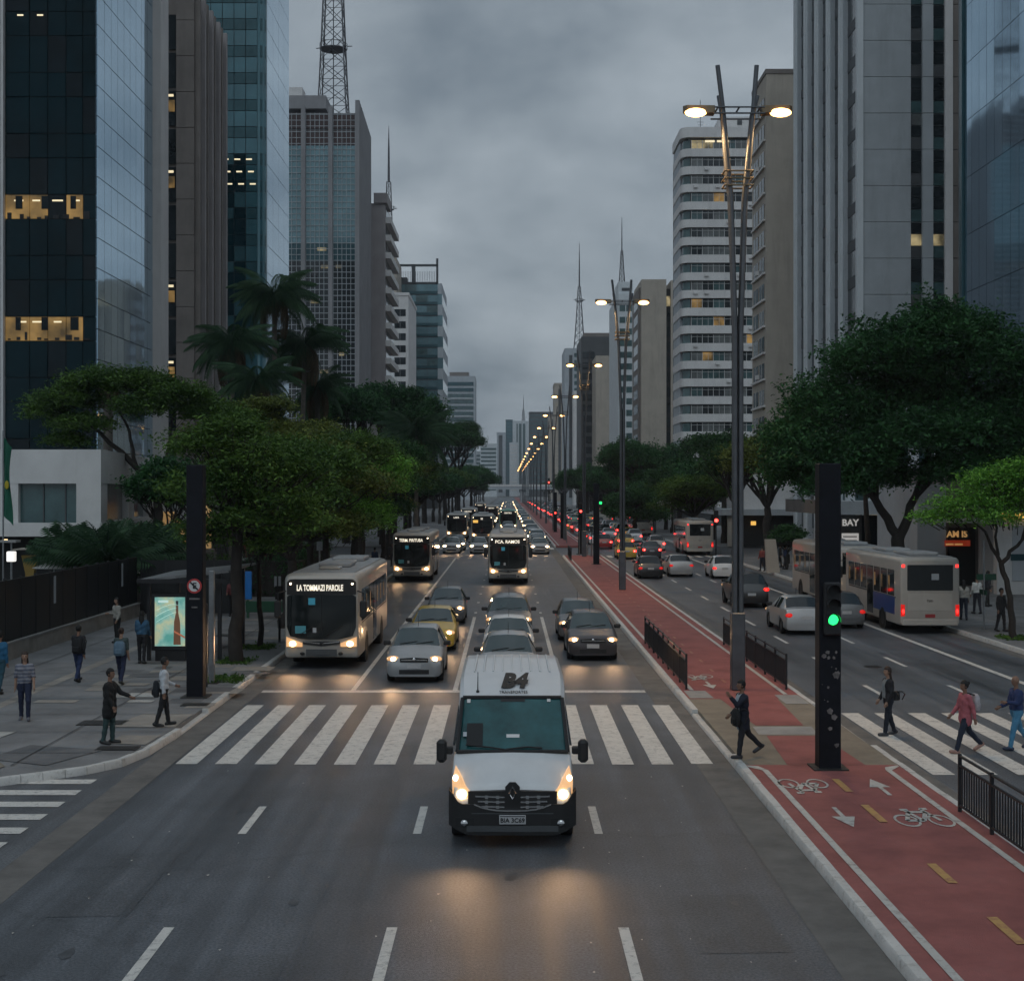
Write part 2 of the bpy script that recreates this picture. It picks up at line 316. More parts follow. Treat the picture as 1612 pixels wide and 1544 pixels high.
Z2 = .161
def pmark(x0, x1, y0, y1, mat=m_paintw, nm='path_line'): return sheet(nm, x0, x1, y0, y1, Z2, mat, isl)
pmark(5.13, 5.25, -10, 28.2); pmark(7.62, 7.74, -10, 28.2); pmark(5.13, 5.25, 39.5, 121); pmark(7.62, 7.74, 38.7, 121); pmark(5.13, 5.25, 143, 500); pmark(7.62, 7.74, 143, 500)
poly('path_line', [(5.13,28.2), (5.25,28.2), (5.12,28.62), (4.9,28.7), (4.9,28.55)], Z2, m_paintw, isl); poly('path_line', [(7.62,28.2), (7.74,28.2), (8.0,28.6), (8.0,28.72), (7.68,28.5)], Z2, m_paintw, isl)
for a, b in ((26.2,27.35), (23.8,25.1), (20.1,21.15), (17.4,18.5), (14.7,15.8)): pmark(6.33, 6.47, a, b, m_yel, 'centre_dash')
m_yelf = paint('faded_yellow_paint', (.33, .14, .08), (.28, .08, .07), .42)
for k in range(34): pmark(6.34, 6.43, 38.6+2.45*k, 39.3+2.45*k, m_yelf, 'centre_dash')
def bike(cx, cy, flip, s=1.0):                      # painted bicycle pictogram
    m = MB(); q = -1 if flip else 1
    def P(u, v): return (cx+q*u*s, cy+q*v*s*2.1, Z2)
    def seg(a, b, t=.035):
        a = Vector(a); b = Vector(b); d = (b-a).normalized(); nn = Vector((-d.y, d.x))*t
        m.add([P(*(a-nn)), P(*(b-nn)), P(*(b+nn)), P(*(a+nn))], [(0,1,2,3)])
    def ring(c, r, t=.04):
        n = 18; V = []
        for i in range(n):
            a = 2*math.pi*i/n; V += [P(c[0]+(r-t)*math.cos(a), c[1]+(r-t)*math.sin(a)), P(c[0]+r*math.cos(a), c[1]+r*math.sin(a))]
        m.add(V, [(2*i, 2*i+1, (2*i+3)%(2*n), (2*i+2)%(2*n)) for i in range(n)])
    ring((-.29, -.14), .21); ring((.29, -.14), .21)
    for a, b in (((-.29,-.14), (-.1,.16)), ((-.1,.16), (.2,.16)), ((.2,.16), (0,-.14)), ((0,-.14), (-.29,-.14)), ((0,-.14), (-.13,.22)), ((.29,-.14), (.17,.28)), ((-.2,.24), (-.06,.24)), ((.17,.28), (.3,.28))): seg(a, b)
    m.build('bicycle_pictogram', m_paintw, isl)
bike(5.68, 26.65, True, .95); bike(7.12, 24.2, False, 1.0); bike(5.75, 42.2, True, .95)
def arrow(cx, cy, d, s=1):
    MB().add([(cx-.04*s, cy-.7*d, Z2), (cx+.04*s, cy-.7*d, Z2), (cx+.04*s, cy, Z2), (cx-.04*s, cy, Z2)], [(0,1,2,3)]).add([(cx-.2*s, cy, Z2), (cx+.2*s, cy, Z2), (cx, cy+.75*d, Z2)], [(0,1,2)]).build('path_arrow', m_paintw, isl)
arrow(7.08, 26.6, 1); arrow(5.8, 24.2, -1); arrow(5.85, 40.6, -1); arrow(5.85, 47.2, -1, .8)
# kerb stones
def kerb(pts, wdt, par, h=.155, step=1.0, mats=(m_kerb,)):
    """pts: road-side polyline; the stone lies to its left"""
    P = [Vector(p) for p in pts]; acc = []
    for a, b in zip(P, P[1:]):
        n = max(1, round((b-a).length/step))
        for i in range(n): acc.append(a.lerp(b, i/n))
    acc.append(P[-1]); k = len(acc); nor = []
    for i in range(k):
        d = (acc[min(i+1, k-1)]-acc[max(i-1, 0)]).normalized(); nor.append(Vector((-d.y, d.x)))
    for i in range(k-1):
        a, b = acc[i], acc[i+1]; g = (b-a).normalized()*.006; j = rng.uniform(-.006, .006); hh = h(a.y) if callable(h) else h
        ring = lambda q, nn: [(q.x, q.y, -.04), (q.x+nn.x*.012, q.y+nn.y*.012, hh-.025+j), (q.x+nn.x*.035, q.y+nn.y*.035, hh+j), (q.x+nn.x*wdt, q.y+nn.y*wdt, hh+j), (q.x+nn.x*wdt, q.y+nn.y*wdt, -.04)]
        MB().loft([ring(a+g, nor[i]), ring(b-g, nor[i+1])]).build('kerb_stone', mats[0], par, 40)
hI = lambda y: .06 if 30 < y < 36.5 else .156
kerb([(KR0,62), (KR0,8)], .17, isl, hI); kerb([(KR0,122), (KR0,62)], .17, isl, step=4); kerb([(KR0,600), (KR0,143)], .17, isl, step=30)
kerb([(KR1,8), (KR1,62)], .17, isl, hI); kerb([(KR1,62), (KR1,122)], .17, isl, step=4); kerb([(KR1,143), (KR1,600)], .17, isl, step=30)
# left pavement with its rounded corner
corner = [(-60,27.2), (-11.5,27.3), (-10,27.42), (-9.3,27.95), (-8.6,28.55), (-8.1,29.35), (-7.85,30.6), (KL,33.2), (KL,123)]
inner = [(-60,27.38), (-11.5,27.48), (-10.05,27.6), (-9.42,28.08), (-8.74,28.67), (-8.27,29.43), (-8.03,30.65), (KL-.18,33.2), (KL-.18,123), (-60,123)]
def slab_poly(name, pts, z0, z1, mat): return MB().prism(pts, 'z', z0, z1).build(name, mat)
walk = tag(slab_poly('pavement', inner, -.05, .15, m_walk), kind='structure')
hL = lambda y: .05 if 33.2 < y < 35.2 else (.075 if y < 27.4 else .156)
kerb([(x, y) for x, y in corner if y <= 33.3], .15, walk, hL, .55)
kerb([(KL,33.2), (KL,66)], .18, walk, hL); kerb([(KL,66), (KL,123)], .18, walk, step=4)
walk_r = tag(MB().box(KRR+.18, 34, -20, 123, -.05, .15).build('pavement', m_walk), kind='structure')
kerb([(KRR,110), (KRR,40)], .18, walk_r); kerb([(KRR,123), (KRR,110)], .18, walk_r, step=4); kerb([(KRR,40), (KRR,-10)], .18, walk_r, step=3)
walk_f = tag(MB().box(KRR+.18, 34, 142, FAR, -.05, .15).build('pavement', m_walk), kind='structure'); kerb([(KRR,500), (KRR,142)], .18, walk_f, step=20)
walk_g = tag(MB().box(-30, KL-.18, 142, FAR, -.05, .15).build('pavement', m_walk), kind='structure'); kerb([(KL,142), (KL,500)], .18, walk_g, step=20)
# paving on the left: guide strip, patched slabs, covers
gz = .156
for k in range(48): sheet('guide_tile', -13.52, -13.18, 28.5+.92*k, 29.4+.92*k, gz, m_slab, walk)
def patch(pts, mat, z=gz): poly('paving_slab', pts, z, mat, walk)
for k in range(46):
    x = rng.uniform(-12.9, -8.3); y = rng.uniform(36, 62); a = rng.uniform(.5, 1.3); b = rng.uniform(.45, 1.1)
    patch([(x,y), (x+a,y), (x+a+rng.uniform(-.05,.05),y+b), (x,y+b)], m_slab if rng.random() < .5 else m_dslab, gz+.0006*k*.3)
patch([(-9.6,33.3), (-7.95,33.3), (-7.95,35.3), (-9.2,35.3)], m_slab, gz+.01); patch([(-9.0,31.2), (-8.05,31.0), (-8.0,32.2), (-8.9,32.2)], m_slab, gz+.01)
patch([(-12.2,27.75), (-10.4,27.75), (-10.3,28.6), (-11.1,29.9), (-12.6,29.9)], m_beige, gz+.01); patch([(-11.0,29.4), (-9.5,28.7), (-8.8,30.4), (-10.6,31.0)], m_dslab, gz+.008)
patch([(-13,31.9), (-11.6,31.9), (-11.5,32.7), (-13,32.7)], m_paintw, gz+.01); patch([(-10.6,38.2), (-9.7,38.2), (-9.6,38.9), (-10.5,38.9)], m_paintw, gz+.012); patch([(-10.2,37.2), (-9.5,37.2), (-9.5,37.6), (-10.2,37.6)], m_paintw, gz+.012)
for x, y, a, b in ((-9.0, 30.35, .9, .5), (-10.4, 33.6, 1.1, .7), (-8.6, 36.6, .7, .5)):
    MB().box(x, x+a, y, y+b, .1, .168).box(x+.06, x+a-.06, y+.05, y+b-.05, .168, .176).build('access_cover', m_iron, walk)
# expansion joints of the pavements, dark grey strips
m_joint = M('dark_joint', (.05, .05, .05), .9)
for k in range(30): sheet('paving_joint', -16.5, KL-.2, 30+2.6*k, 30.03+2.6*k, gz+.02, m_joint, walk)
for X in (-10.2, -15.2): sheet('paving_joint', X, X+.03, 28.6, 122, gz+.022, m_joint, walk)
for k in range(36): sheet('paving_joint', KRR+.2, 29, 30+2.6*k, 30.03+2.6*k, gz, m_joint, walk_r)
for X in (21.2, 25.2): sheet('paving_joint', X, X+.03, 20, 122, gz+.002, m_joint, walk_r)
# ---------------------------------------------------------------- buildings
m_glassd = M('dark_teal_glass', (.003, .018, .024), .07, 0, .4, .3, ior=1.24)
m_glassd2 = M('smoked_glass', (.005, .012, .016), .09, 0, .4, .5, ior=1.3)
m_mirror = M('mirror_curtain_glass', (.43, .6, .73), .05, .92, .06, .2)
m_teal = M('teal_curtain_glass', (.05, .15, .18), .06, .35, .2, .3, ior=1.9)
m_tealL = M('light_teal_glass', (.13, .24, .27), .08, .4, .2, .3, ior=1.9)
m_span = M('teal_spandrel', (.03, .085, .1), .15, .2, .2, .5)
m_lit = M('lit_office', (.1, .07, .03), .4, 0, .2, 1, emit=(1, .58, .17), es=.17, evar=.6)
m_litw = M('lit_office_pale', (.1, .09, .06), .4, 0, .2, 1, emit=(1, .8, .42), es=.22, evar=.7)
m_tubeL = M('ceiling_light', (.8, .7, .5), .4, emit=(1, .82, .5), es=.8)
m_warm = M('warm_bulb', (.8, .6, .3), .4, emit=(1, .7, .35), es=3)
m_cA = M('tower_concrete', (.38, .405, .425), .85, 0, .12, .35, .2, 20, stain=.35, stain_col=(.13,.13,.13))
m_cB = M('brown_concrete', (.2, .175, .16), .85, 0, .16, .5, .2, 20, stain=.45, stain_col=(.08,.07,.065))
m_cC = M('beige_render', (.42, .37, .315), .85, 0, .1, .4, .1, 20, stain=.4, stain_col=(.17,.15,.13))
m_cD = M('pinkish_concrete', (.33, .3, .3), .85, 0, .12, .3, .2, 20, stain=.4, stain_col=(.16,.14,.135))
m_cE = M('pale_render', (.66, .64, .63), .8, 0, .08, .4, stain=.35, stain_col=(.24,.23,.225))
m_cF = M('white_paint_wall', (.6, .63, .65), .8, 0, .08, .4, stain=.25, stain_col=(.3,.3,.3))
m_cG = M('dark_cladding', (.06, .065, .07), .6, 0, .2, .4)
m_cH = M('blue_grey_concrete', (.42, .45, .48), .8, 0, .1, .4, stain=.3, stain_col=(.2,.21,.22))
m_louv = M('rust_louvre', (.06, .035, .034), .7, 0, .2, 1)
m_win = M('window_glass_dark', (.02, .026, .03), .08, 0, .5, .35, ior=1.55)
m_win2 = M('window_glass_curtain', (.13, .14, .14), .2, 0, .4, .6, ior=1.5)
m_win3 = M('window_glass_teal', (.06, .11, .115), .12, 0, .4, .5, ior=1.6)
m_fr = M('window_frame', (.45, .45, .45), .6)
m_jt = M('panel_joint', (.09, .09, .092), .9)
def bld(name, label, cat='building', group=None): return thing(name, label, cat, group=group)
def rebase(o, x, y, z=0):
    b = Vector((x, y, z))
    for ch in o.children: ch.location = Vector(ch.location)-b
    o.location = b
def fb(ax, plane, u0, u1, z0, z1, out, inn=.1):   # box bounds on a facade: out = how far proud of it
    if ax == 'F': return (u0, u1, plane-out, plane+inn, z0, z1)
    if ax == 'L': return (plane-inn, plane+out, u0, u1, z0, z1)
    return (plane-out, plane+inn, u0, u1, z0, z1)
def panes(root, ax, plane, us, zs, mat, gap=.05, out=.02, name='pane', tilt=0, pick=None):
    for j in range(len(zs)-1):
        for i in range(len(us)-1):
            m = pick(i, j) if pick else mat
            if m is None: continue
            r = (rng.uniform(-tilt, tilt), 0, rng.uniform(-tilt, tilt)) if tilt else None
            ib(name, m, fb(ax, plane, us[i]+gap, us[i+1]-gap, zs[j]+gap, zs[j+1]-gap, out), root, r)
def lin(a, b, n): return [a+(b-a)*i/n for i in range(n+1)]
# --- dark glass tower with its white podium, left edge
o = bld('glass_tower', 'dark teal glass tower with two lit floors above the white podium at left')
Y0 = 91.7; XF = -27.0
ib('core', m_dark, (-33.2, XF-.15, Y0+.15, 106, 6, 64), o)
zs = []
z = 7.6
while z < 62: zs += [z, z+1.6]; z += 4
us = [-33.0, -31.4, -30.2, -29.0, -27.9, -27.05]
def pk(i, j):
    zz_ = zs[j]
    if j % 2 == 0 and abs(zz_-23.6) < .3 and i in (0, 1, 3): return m_lit
    if j % 2 == 0 and abs(zz_-15.6) < .3 and i in (0, 1, 2, 3): return m_lit
    return m_glassd if (i+j) % 5 else m_glassd2
panes(o, 'F', Y0, us, zs, None, .03, .03, pick=pk)
for zz_, uu in ((24.75, ((-32.4,-31.8), (-31.2,-30.7), (-29.9,-29.2), (-28.6,-28.1))), (16.8, ((-32.3,-31.6), (-31.2,-30.4), (-29.8,-29.3))), (36.9, ((-32.2,-31.8), (-30.9,-30.5)))):
    for a, b in uu: ib('ceiling_light', m_tubeL, (a, b, Y0-.06, Y0-.03, zz_, zz_+.1), o)
    if zz_ < 30:
        for q in range(9):
            x_ = -32.9+q*.6+rng.uniform(0, .3); ib('furniture', m_dark, (x_, x_+rng.uniform(.15, .5), Y0-.07, Y0-.035, zz_-1.15, zz_-1.15+rng.uniform(.1, .55)), o)
        for x_ in (-32.3, -30.6, -28.7): ib('blind', m_glassd2, (x_, x_+rng.uniform(.3, .6), Y0-.08, Y0-.04, zz_-.5, zz_+.35), o)
panes(o, 'L', XF, lin(Y0+.1, 106, 9), lin(6.4, 62.4, 28), m_mirror, .025, .03, 'mirror_panel', .004)
ib('column', m_cE, (-27.9, -26.35, 106, 108.4, 0, 64), o); ib('column_edge', m_cA, (-28.5, -27.9, 106.2, 108, 0, 64), o)
for k in range(16): ib('pier_panel', m_cA, (-35.2, -33.25, Y0-.5, Y0+3, 3.9*k+.02, 3.9*k+3.88), o)
ib('pier_edge', m_cE, (-33.22, -33.02, Y0-.35, Y0+2, 0, 64), o)
rebase(o, -30, 99)
# --- white podium
o = bld('podium_building', 'low white concrete podium with wide dark windows behind the black fence')
A, B_ = (-20.4, 70.0), (-25.5, 112.0)
def slope(x0y0, x1y1, z0, z1, th, mat, name, inset=0):
    (xa, ya), (xb, yb) = x0y0, x1y1; d = Vector((xb-xa, yb-ya)).normalized(); n_ = Vector((d.y, -d.x))
    if n_.x < 0: n_ = -n_
    a0 = Vector((xa, ya))+n_*inset; b0 = Vector((xb, yb))+n_*inset
    pts = [a0, b0, b0-n_*th, a0-n_*th]
    return MB().prism([(p.x, p.y) for p in pts], 'z', z0, z1).build(name, mat, o)
ib('wall', m_white, (-36, -20.4, 70, 71.2, 6.15, 7.85), o); ib('wall', m_white, (-36, -20.4, 69.9, 71.2, 3.5, 4.18), o)
for a, b in ((-36, -24.55), (-21.2, -20.42)): ib('wall', m_white, (a, b, 70.02, 71.2, 4.18, 6.15), o)
ib('window', m_win3, (-24.55, -21.2, 70.35, 70.45, 4.18, 6.15), o)
for x in (-23.4, -22.3): ib('mullion', m_cG, (x, x+.06, 70.28, 70.35, 4.18, 6.15), o)
slope(A, B_, 6.15, 7.85, 1.2, m_white, 'wall'); slope(A, B_, 3.5, 4.18, 1.2, m_white, 'wall', .05)
lerp = lambda t: (A[0]+(B_[0]-A[0])*t, A[1]+(B_[1]-A[1])*t)
for a, b in ((0, .04), (.22, .27), (.42, .48), (.62, .68), (.82, 1)): slope(lerp(a), lerp(b), 4.18, 6.15, 1.2, m_white, 'wall')
for a, b in ((.04, .22), (.27, .42), (.48, .62), (.68, .82)): slope(lerp(a), lerp(b), 4.18, 6.15, .1, m_win2 if a < .1 else m_win3, 'window', -.35)
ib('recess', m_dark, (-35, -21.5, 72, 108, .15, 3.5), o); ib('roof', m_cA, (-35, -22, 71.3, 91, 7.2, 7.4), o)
for y in (72, 80, 88): ib('column', m_cE, (-21.4, -20.9, y, y+.5, .15, 3.5), o)
ib('lamp', m_warm, (-25.2, -25.05, 69.85, 69.95, 3.22, 3.36), o)
rebase(o, -24, 80)
# --- brown concrete tower with fins
o = bld('fin_tower', 'brown concrete tower with tall vertical fins between two glass towers')
Y0, Y1, ZT = 121., 132.6, 49.
ib('wall', m_cB, (-38, -27.25, Y0+.3, Y1, 0, ZT-.5), o)
for k in range(16): ib('panel', m_cB, (-28.75, -27.2, Y0, Y0+.3, 3.1*k+.03, 3.1*k+3.08), o)
for k in range(14):
    lt = k in (1, 4, 6, 9, 11)
    ib('window', m_win, (-29.7, -28.8, Y0+.1, Y0+.3, 3.3*k+1.1, 3.3*k+4.1), o)
    if lt: ib('ceiling_light', m_tubeL, (-29.5, -29.0, Y0+.04, Y0+.1, 3.3*k+3.6, 3.3*k+3.8), o); ib('ceiling_light', m_lit, (-29.6, -28.9, Y0+.05, Y0+.1, 3.3*k+2.3, 3.3*k+3.3), o)
for k in range(8):
    y = Y0+.2+k*1.55
    ib('fin', m_cD if k % 2 else m_cB, (-27.3, -26.72+.1*(k%2), y, y+.5, 0, ZT), o)
    if k < 7: ib('window', m_glassd2, (-27.3, -27.15, y+.55, y+1.5, 2, ZT-1), o)
rebase(o, -32, 127)
# --- teal glass tower with round corner
o = bld('glass_tower', 'teal glass tower with rounded corner and pale mirrored street side')
Y0, Y1, ZT = 155.5, 172., 66.5
ib('core', m_cG, (-42, -27.5, Y0+.5, Y1-.2, 0, ZT-.2), o)
zs = []; z = 3.
while z < ZT-1: zs += [z, z+1.25]; z += 3
zs.append(ZT)
us = lin(-34.4, -27.9, 5)
panes(o, 'F', Y0, us, zs, None, .035, .03, pick=lambda i, j: (m_teal if j % 2 else m_span) if zs[j] > 43 or (i == 4) else (m_glassd if (i*3+j) % 4 else m_span))  # lower panes dark: a building's reflection put into the glass colour
for z in (40.6, 42.0, 43.4):
    for x in us[1:-1]: ib('ceiling_light', m_tubeL, (x+.1+(.15*(43-z)), x+.75+(.15*(43-z)), Y0-.06, Y0-.03, z*.98+.0, z*.98+.16), o)
n = 5
for k in range(n):
    a0, a1 = math.pi/2*k/n, math.pi/2*(k+1)/n; cx, cyy, r = -27.9, Y0+.9, .9
    for j in range(len(zs)-1):
        p = [(cx+r*math.sin(a), cyy-r*math.cos(a)) for a in (a0, a1)]; q = [(cx+(r-.06)*math.sin(a), cyy-(r-.06)*math.cos(a)) for a in (a1, a0)]
        if k in (1, 3): MB().prism(p+q, 'z', zs[j]+.03, zs[j+1]-.03).build('corner_pane', m_teal if j % 2 else m_span, o)
        elif j == 0: MB().prism(p+q, 'z', 3, ZT).build('corner_glass', m_teal, o)
panes(o, 'L', -27., lin(Y0+.9, Y1, 4), lin(3, ZT, 21), m_mirror, .03, .02, 'mirror_panel', .002)
ib('parapet', m_cH, (-42, -26.95, Y0+1, Y1, ZT, ZT+.5), o)
rebase(o, -34, 164)
# --- lattice masts
m_mast = M('mast_steel', (.1, .1, .11), .6, .5, .3, 1)
def mast(name, label, x, y, z0, h, w0, w1, n, rad, ring_at=(), spire=0, par=None):
    o = par or thing(name, label, 'mast', (x, y, z0)); ws = [w0+(w1-w0)*(i/n)**.8 for i in range(n+1)]; hs = [h*i/n for i in range(n+1)]
    for sx in (-1, 1):
        for sy in (-1, 1): MB().tube([(sx*ws[i]/2, sy*ws[i]/2, hs[i]) for i in range(n+1)], rad*1.5, 5).build('leg', m_mast, o)
    b = MB()
    for i in range(n):
        for k in range(4):
            c = lambda q, wv: ((wv/2)*(1, 1, -1, -1)[q % 4], (wv/2)*(-1, 1, 1, -1)[q % 4])
            (xa, ya), (xb, yb) = c(k, ws[i]), c(k+1, ws[i]); (xc, yc), (xd, yd) = c(k, ws[i+1]), c(k+1, ws[i+1])
            b.tube([(xa, ya, hs[i]), (xd, yd, hs[i+1])], rad*.7, 4, cap=False); b.tube([(xb, yb, hs[i]), (xc, yc, hs[i+1])], rad*.7, 4, cap=False)
            b.tube([(xc, yc, hs[i+1]), (xd, yd, hs[i+1])], rad*.6, 4, cap=False)
    b.build('bracing', m_mast, o)
    MB().tube([(0, 0, 0), (0, 0, h)], rad*1.1, 5).build('cable_duct', m_mast, o)
    for zr, wr in ring_at:
        p = MB().tube([(0, 0, zr), (0, 0, zr+.15)], wr/2, 12)
        for a in range(12):
            t = a*math.pi/6; p.tube([(wr/2*math.cos(t), wr/2*math.sin(t), zr), (wr/2*math.cos(t), wr/2*math.sin(t), zr+1.1)], rad*.6, 4)
        p.tube([(wr/2*math.cos(t), wr/2*math.sin(t), zr+1.1) for t in lin(0, 2*math.pi, 16)], rad*.6, 4)
        for k in range(5):
            t = rng.uniform(0, 6.28); p.tube([(wr/2*math.cos(t), wr/2*math.sin(t), zr+.6), ((wr/2+1)*math.cos(t), (wr/2+1)*math.sin(t), zr+.6)], rad, 4)
        p.build('platform', m_mast, o)
    if spire: MB().tube([(0, 0, h), (0, 0, h+spire*.6), (0, 0, h+spire)], [w1*.35, w1*.25, .06], 6).build('spire', m_mast, o)
    return o
m_cK = M('cool_concrete', (.26, .255, .265), .85, 0, .12, .3, .2, 20, stain=.4, stain_col=(.13,.125,.13))
# --- grid tower with concrete piers
o = bld('grid_tower', 'glass grid office tower with pink concrete piers and rust brown top storeys')
Y0, Y1 = 256., 279.; ZT = 76.; X0, X1 = -42.5, -27.2
ib('wall', m_cK, (-43, -27.6, Y0+.5, Y1, 0, ZT-1), o)
for x in (-37.9, -32.9): ib('pier', m_cK, (x, x+.75, Y0-.5, Y0+.5, 0, ZT), o)
ib('pier', m_cK, (-28.0, -27.25, Y0-.25, Y0+.5, 0, ZT+1.2), o)
for k in range(22): ib('side_panel', m_cK, (-27.5, -27.3-.35*(k%2)*.1, Y0+.55+k*1.02, Y0+1.5+k*1.02, 0, ZT+1.4-k*.06), o)
bays = [(-42.3, -37.95), (-37.1, -32.95), (-32.1, -28.05)]
for a, b in bays:
    k = 0; z = 3.
    while z < 68:
        ib('window_band', (m_win if z < 46 else m_span if z < 50 else m_tealL), (a, b, Y0+.25, Y0+.45, z, z+3.15), o)  # paler glass higher up: the sky's reflection put into the colour
        if rng.random() < .22 and z < 50:
            x = rng.uniform(a, b-1); ib('lit_pane', m_litw, (x, x+rng.uniform(.8, 1.8), Y0+.22, Y0+.25, z+1.9, z+2.5), o)
        z += 3.2
    for q in range(2): ib('louvre_band', m_louv, (a, b, Y0+.2, Y0+.45, 69.+3.1*q, 71.7+3.1*q), o)
mu = MB()
for a, b in bays:
    for x in lin(a, b, 5): mu.box(x-.05, x+.05, Y0+.1, Y0+.26, 3, 75)
    z = 3.
    while z < 75: mu.box(a, b, Y0+.12, Y0+.245, z-.06, z+.06); z += 1.07
tag(mu.build('mullion_grid', m_cA, o), kind='stuff')
ib('roof_block', m_cK, (-42.6, -33.5, Y0+1, Y0+9, ZT, ZT+2.4), o); ib('roof_block', m_cE, (-41.5, -38, Y0+2, Y0+6, ZT+2.4, ZT+4.2), o)
rebase(o, -35, 267)
mast('lattice_mast', 'tall lattice broadcast mast standing on the glass grid tower', wx(525, 266), 266, 76, 52, 5.6, 1.6, 14, .09, ((13.6, 5.2), (30, 4)), 10)
# --- balcony block
o = bld('balcony_block', 'pinkish block with stepped balconies beside the glass grid tower')
ib('wall', m_cD, (-40, -24.8, 281, 303, 0, 63.5), o)
for k in range(17):
    z = 3+3.55*k; ib('balcony', m_cE, (-24.8, -23.7, 282.5, 303.2, z, z+1.2), o); ib('balcony_window', m_win, (-24.85, -24.72, 283, 303, z+1.25, z+3.3), o)
ib('parapet', m_cD, (-27, -24.3, 280.5, 290, 63.5, 65.5), o)
rebase(o, -32, 292)
o = bld('beige_block', 'plain beige rooftop block carrying a slim mast far down the left side')
ib('wall', m_cC, (-44, wx(624, 420), 420, 440, 0, wz(405, 420)), o); ib('vent', m_cG, (-35, -34.2, 419.8, 420, 68, 69.6), o); rebase(o, -39, 430)
mast('lattice_mast', 'slim lattice mast with long spire behind the balcony block', wx(612, 424), 424, wz(405, 420), 23.5, 3., 1.2, 10, .07, ((15, 3.2),), 17)
# --- pale banded block
o = bld('banded_block', 'pale beige office block with seven rows of dark ribbon windows behind the trees')
Y0 = 378.; xr = -27.; xl = wx(600, Y0)
ib('wall', m_cE, (xl, xr, Y0, 410, 0, 58.5), o); ib('parapet', m_cE, (xl-.2, xr+.2, Y0-.2, 410, 58.5, 59.3), o)
for k in range(16):
    z = 4+3.26*k
    for a in range(2):
        b0 = xl+.4+a*3.2; ib('window', m_win, (b0, b0+3.05, Y0-.06, Y0+.1, z, z+1.9), o)
        ib('mullion', m_fr, (b0+1.5, b0+1.56, Y0-.1, Y0-.06, z, z+1.9), o)
rebase(o, -31, 394)
# --- curved teal building with roof frame
o = bld('teal_tower', 'teal glass tower with open black roof frame and bowed street edge')
Y0 = 440.; xl, xr = wx(620, Y0), -22.; ZT = wz(447, Y0)
ib('core', m_cG, (xl, xr-.2, Y0+.3, 474, 0, ZT), o)
for k in range(20):
    z = 4+3.35*k
    if z+3 > ZT: break
    for a in range(4):
        x0 = xl+(xr-xl)*a/4; ib('window_band', m_tealL if (k+a) % 5 else m_win3, (x0+.05, x0+(xr-xl)/4-.05, Y0+.1, Y0+.3, z+.9, z+3.0), o)
    ib('spandrel', m_span, (xl, xr, Y0+.05, Y0+.3, z, z+.9), o)
    bow = 1.6*math.sin(k/19*2.4); ib('street_band', m_cH if k % 2 else m_tealL, (xr-.2, xr+.25+bow*.8, Y0, 474, z, z+3.3), o)
for a, b, c, d in ((xl, xr, ZT+5.5, ZT+6.2), (xl, xr, ZT, ZT+.6), (xl, xl+.7, ZT, ZT+6.2), (xr-.7, xr, ZT, ZT+8), (xl+5.6, xl+6.8, ZT, ZT+6)): ib('roof_frame', m_cG, (a, b, Y0, Y0+.5, c, d), o)
for k in range(22): ib('roof_slat', m_cG, (xl+.8+k*.55, xl+.9+k*.55, Y0+8, Y0+8.2, ZT, ZT+5.2), o)
ib('roof_block', m_cG, (xl+1, xl+4, Y0+3, Y0+7, ZT, ZT+2.5), o)
rebase(o, -29, 456)
o = bld('grey_block', 'grey green block with pale ledges standing above the far left trees')
Y0 = 846.; xl, xr = wx(697, Y0), wx(748, Y0); ib('wall', m_cH, (xl, xr, Y0, 880, 0, wz(592, Y0)), o); ib('roof_block', m_cB, (xl+4, xr-4, Y0+4, Y0+20, wz(592, Y0), wz(585, Y0)), o)
for k in range(18):
    z = 8+3.6*k; ib('window_band', m_win3 if k < 16 else m_span, (xl+1, xr-1, Y0-.3, Y0+.1, z, z+2.2), o); 
    if k % 3 == 0: ib('ledge', m_cF, (xl+5, xr-2, Y0-.8, Y0, z-.8, z-.2), o)
rebase(o, (xl+xr)/2, 862)
# --- right side
o = bld('mirror_tower', 'mirrored blue glass tower rising out of the picture at the right edge')
XR = 31.; Yf = 95.4
ib('core', m_cG, (XR+.2, 54, 50, Yf, 7.6, 62), o)
panes(o, 'R', XR, lin(66, Yf-.6, 20), lin(7.6, 61.6, 14), m_mirror, .02, .03, 'mirror_panel', .004)
ib('plinth', m_cB, (34.2, 54, 50, Yf-1, 0, 7.6), o); ib('edge_fin', m_span, (XR-.2, XR+.4, Yf-.5, Yf, 7.6, 62), o)
rebase(o, 42, 74, 7.6)
o = bld('concrete_tower', 'grey concrete slab tower with narrow window strips and white side fins')
Y0, Y1, X0, X1, ZT = 115.6, 140.2, 29., 39.4, 64.
ib('wall', m_cA, (X0+.35, 60, Y0+.35, Y1, 0, ZT-.4), o)
x = lambda p: wx(p, Y0)
for k in range(21):
    z = 1+3.0*k
    ib('panel', m_cA, (x(1359), x(1434), Y0, Y0+.35, z+.02, z+2.98), o); ib('panel', m_cA, (x(1452), x(1469), Y0-.05, Y0+.35, z+.02, z+2.98), o)
    ib('panel', m_cB, (x(1500), x(1509), Y0+.05, Y0+.35, z*1.0+.03, z+2.97), o)
    for a, b in ((1434.5, 1451.5), (1469.5, 1487)):
        q = rng.random(); lit_ = k in (5, 8) 
        ib('window', m_litw if k == 8 else m_lit if k == 5 else m_win, (x(a), x(b), Y0+.2, Y0+.33, z+1.1, z+2.0), o)
        ib('window', m_win if q < .8 else m_win2, (x(a), x(b), Y0+.2, Y0+.33, z+2.06, z+2.95), o)
        ib('spandrel', m_louv if k == 16 else m_win3 if q < .5 else m_cG, (x(a), x(b), Y0+.2, Y0+.33, z+.06, z+1.04), o)
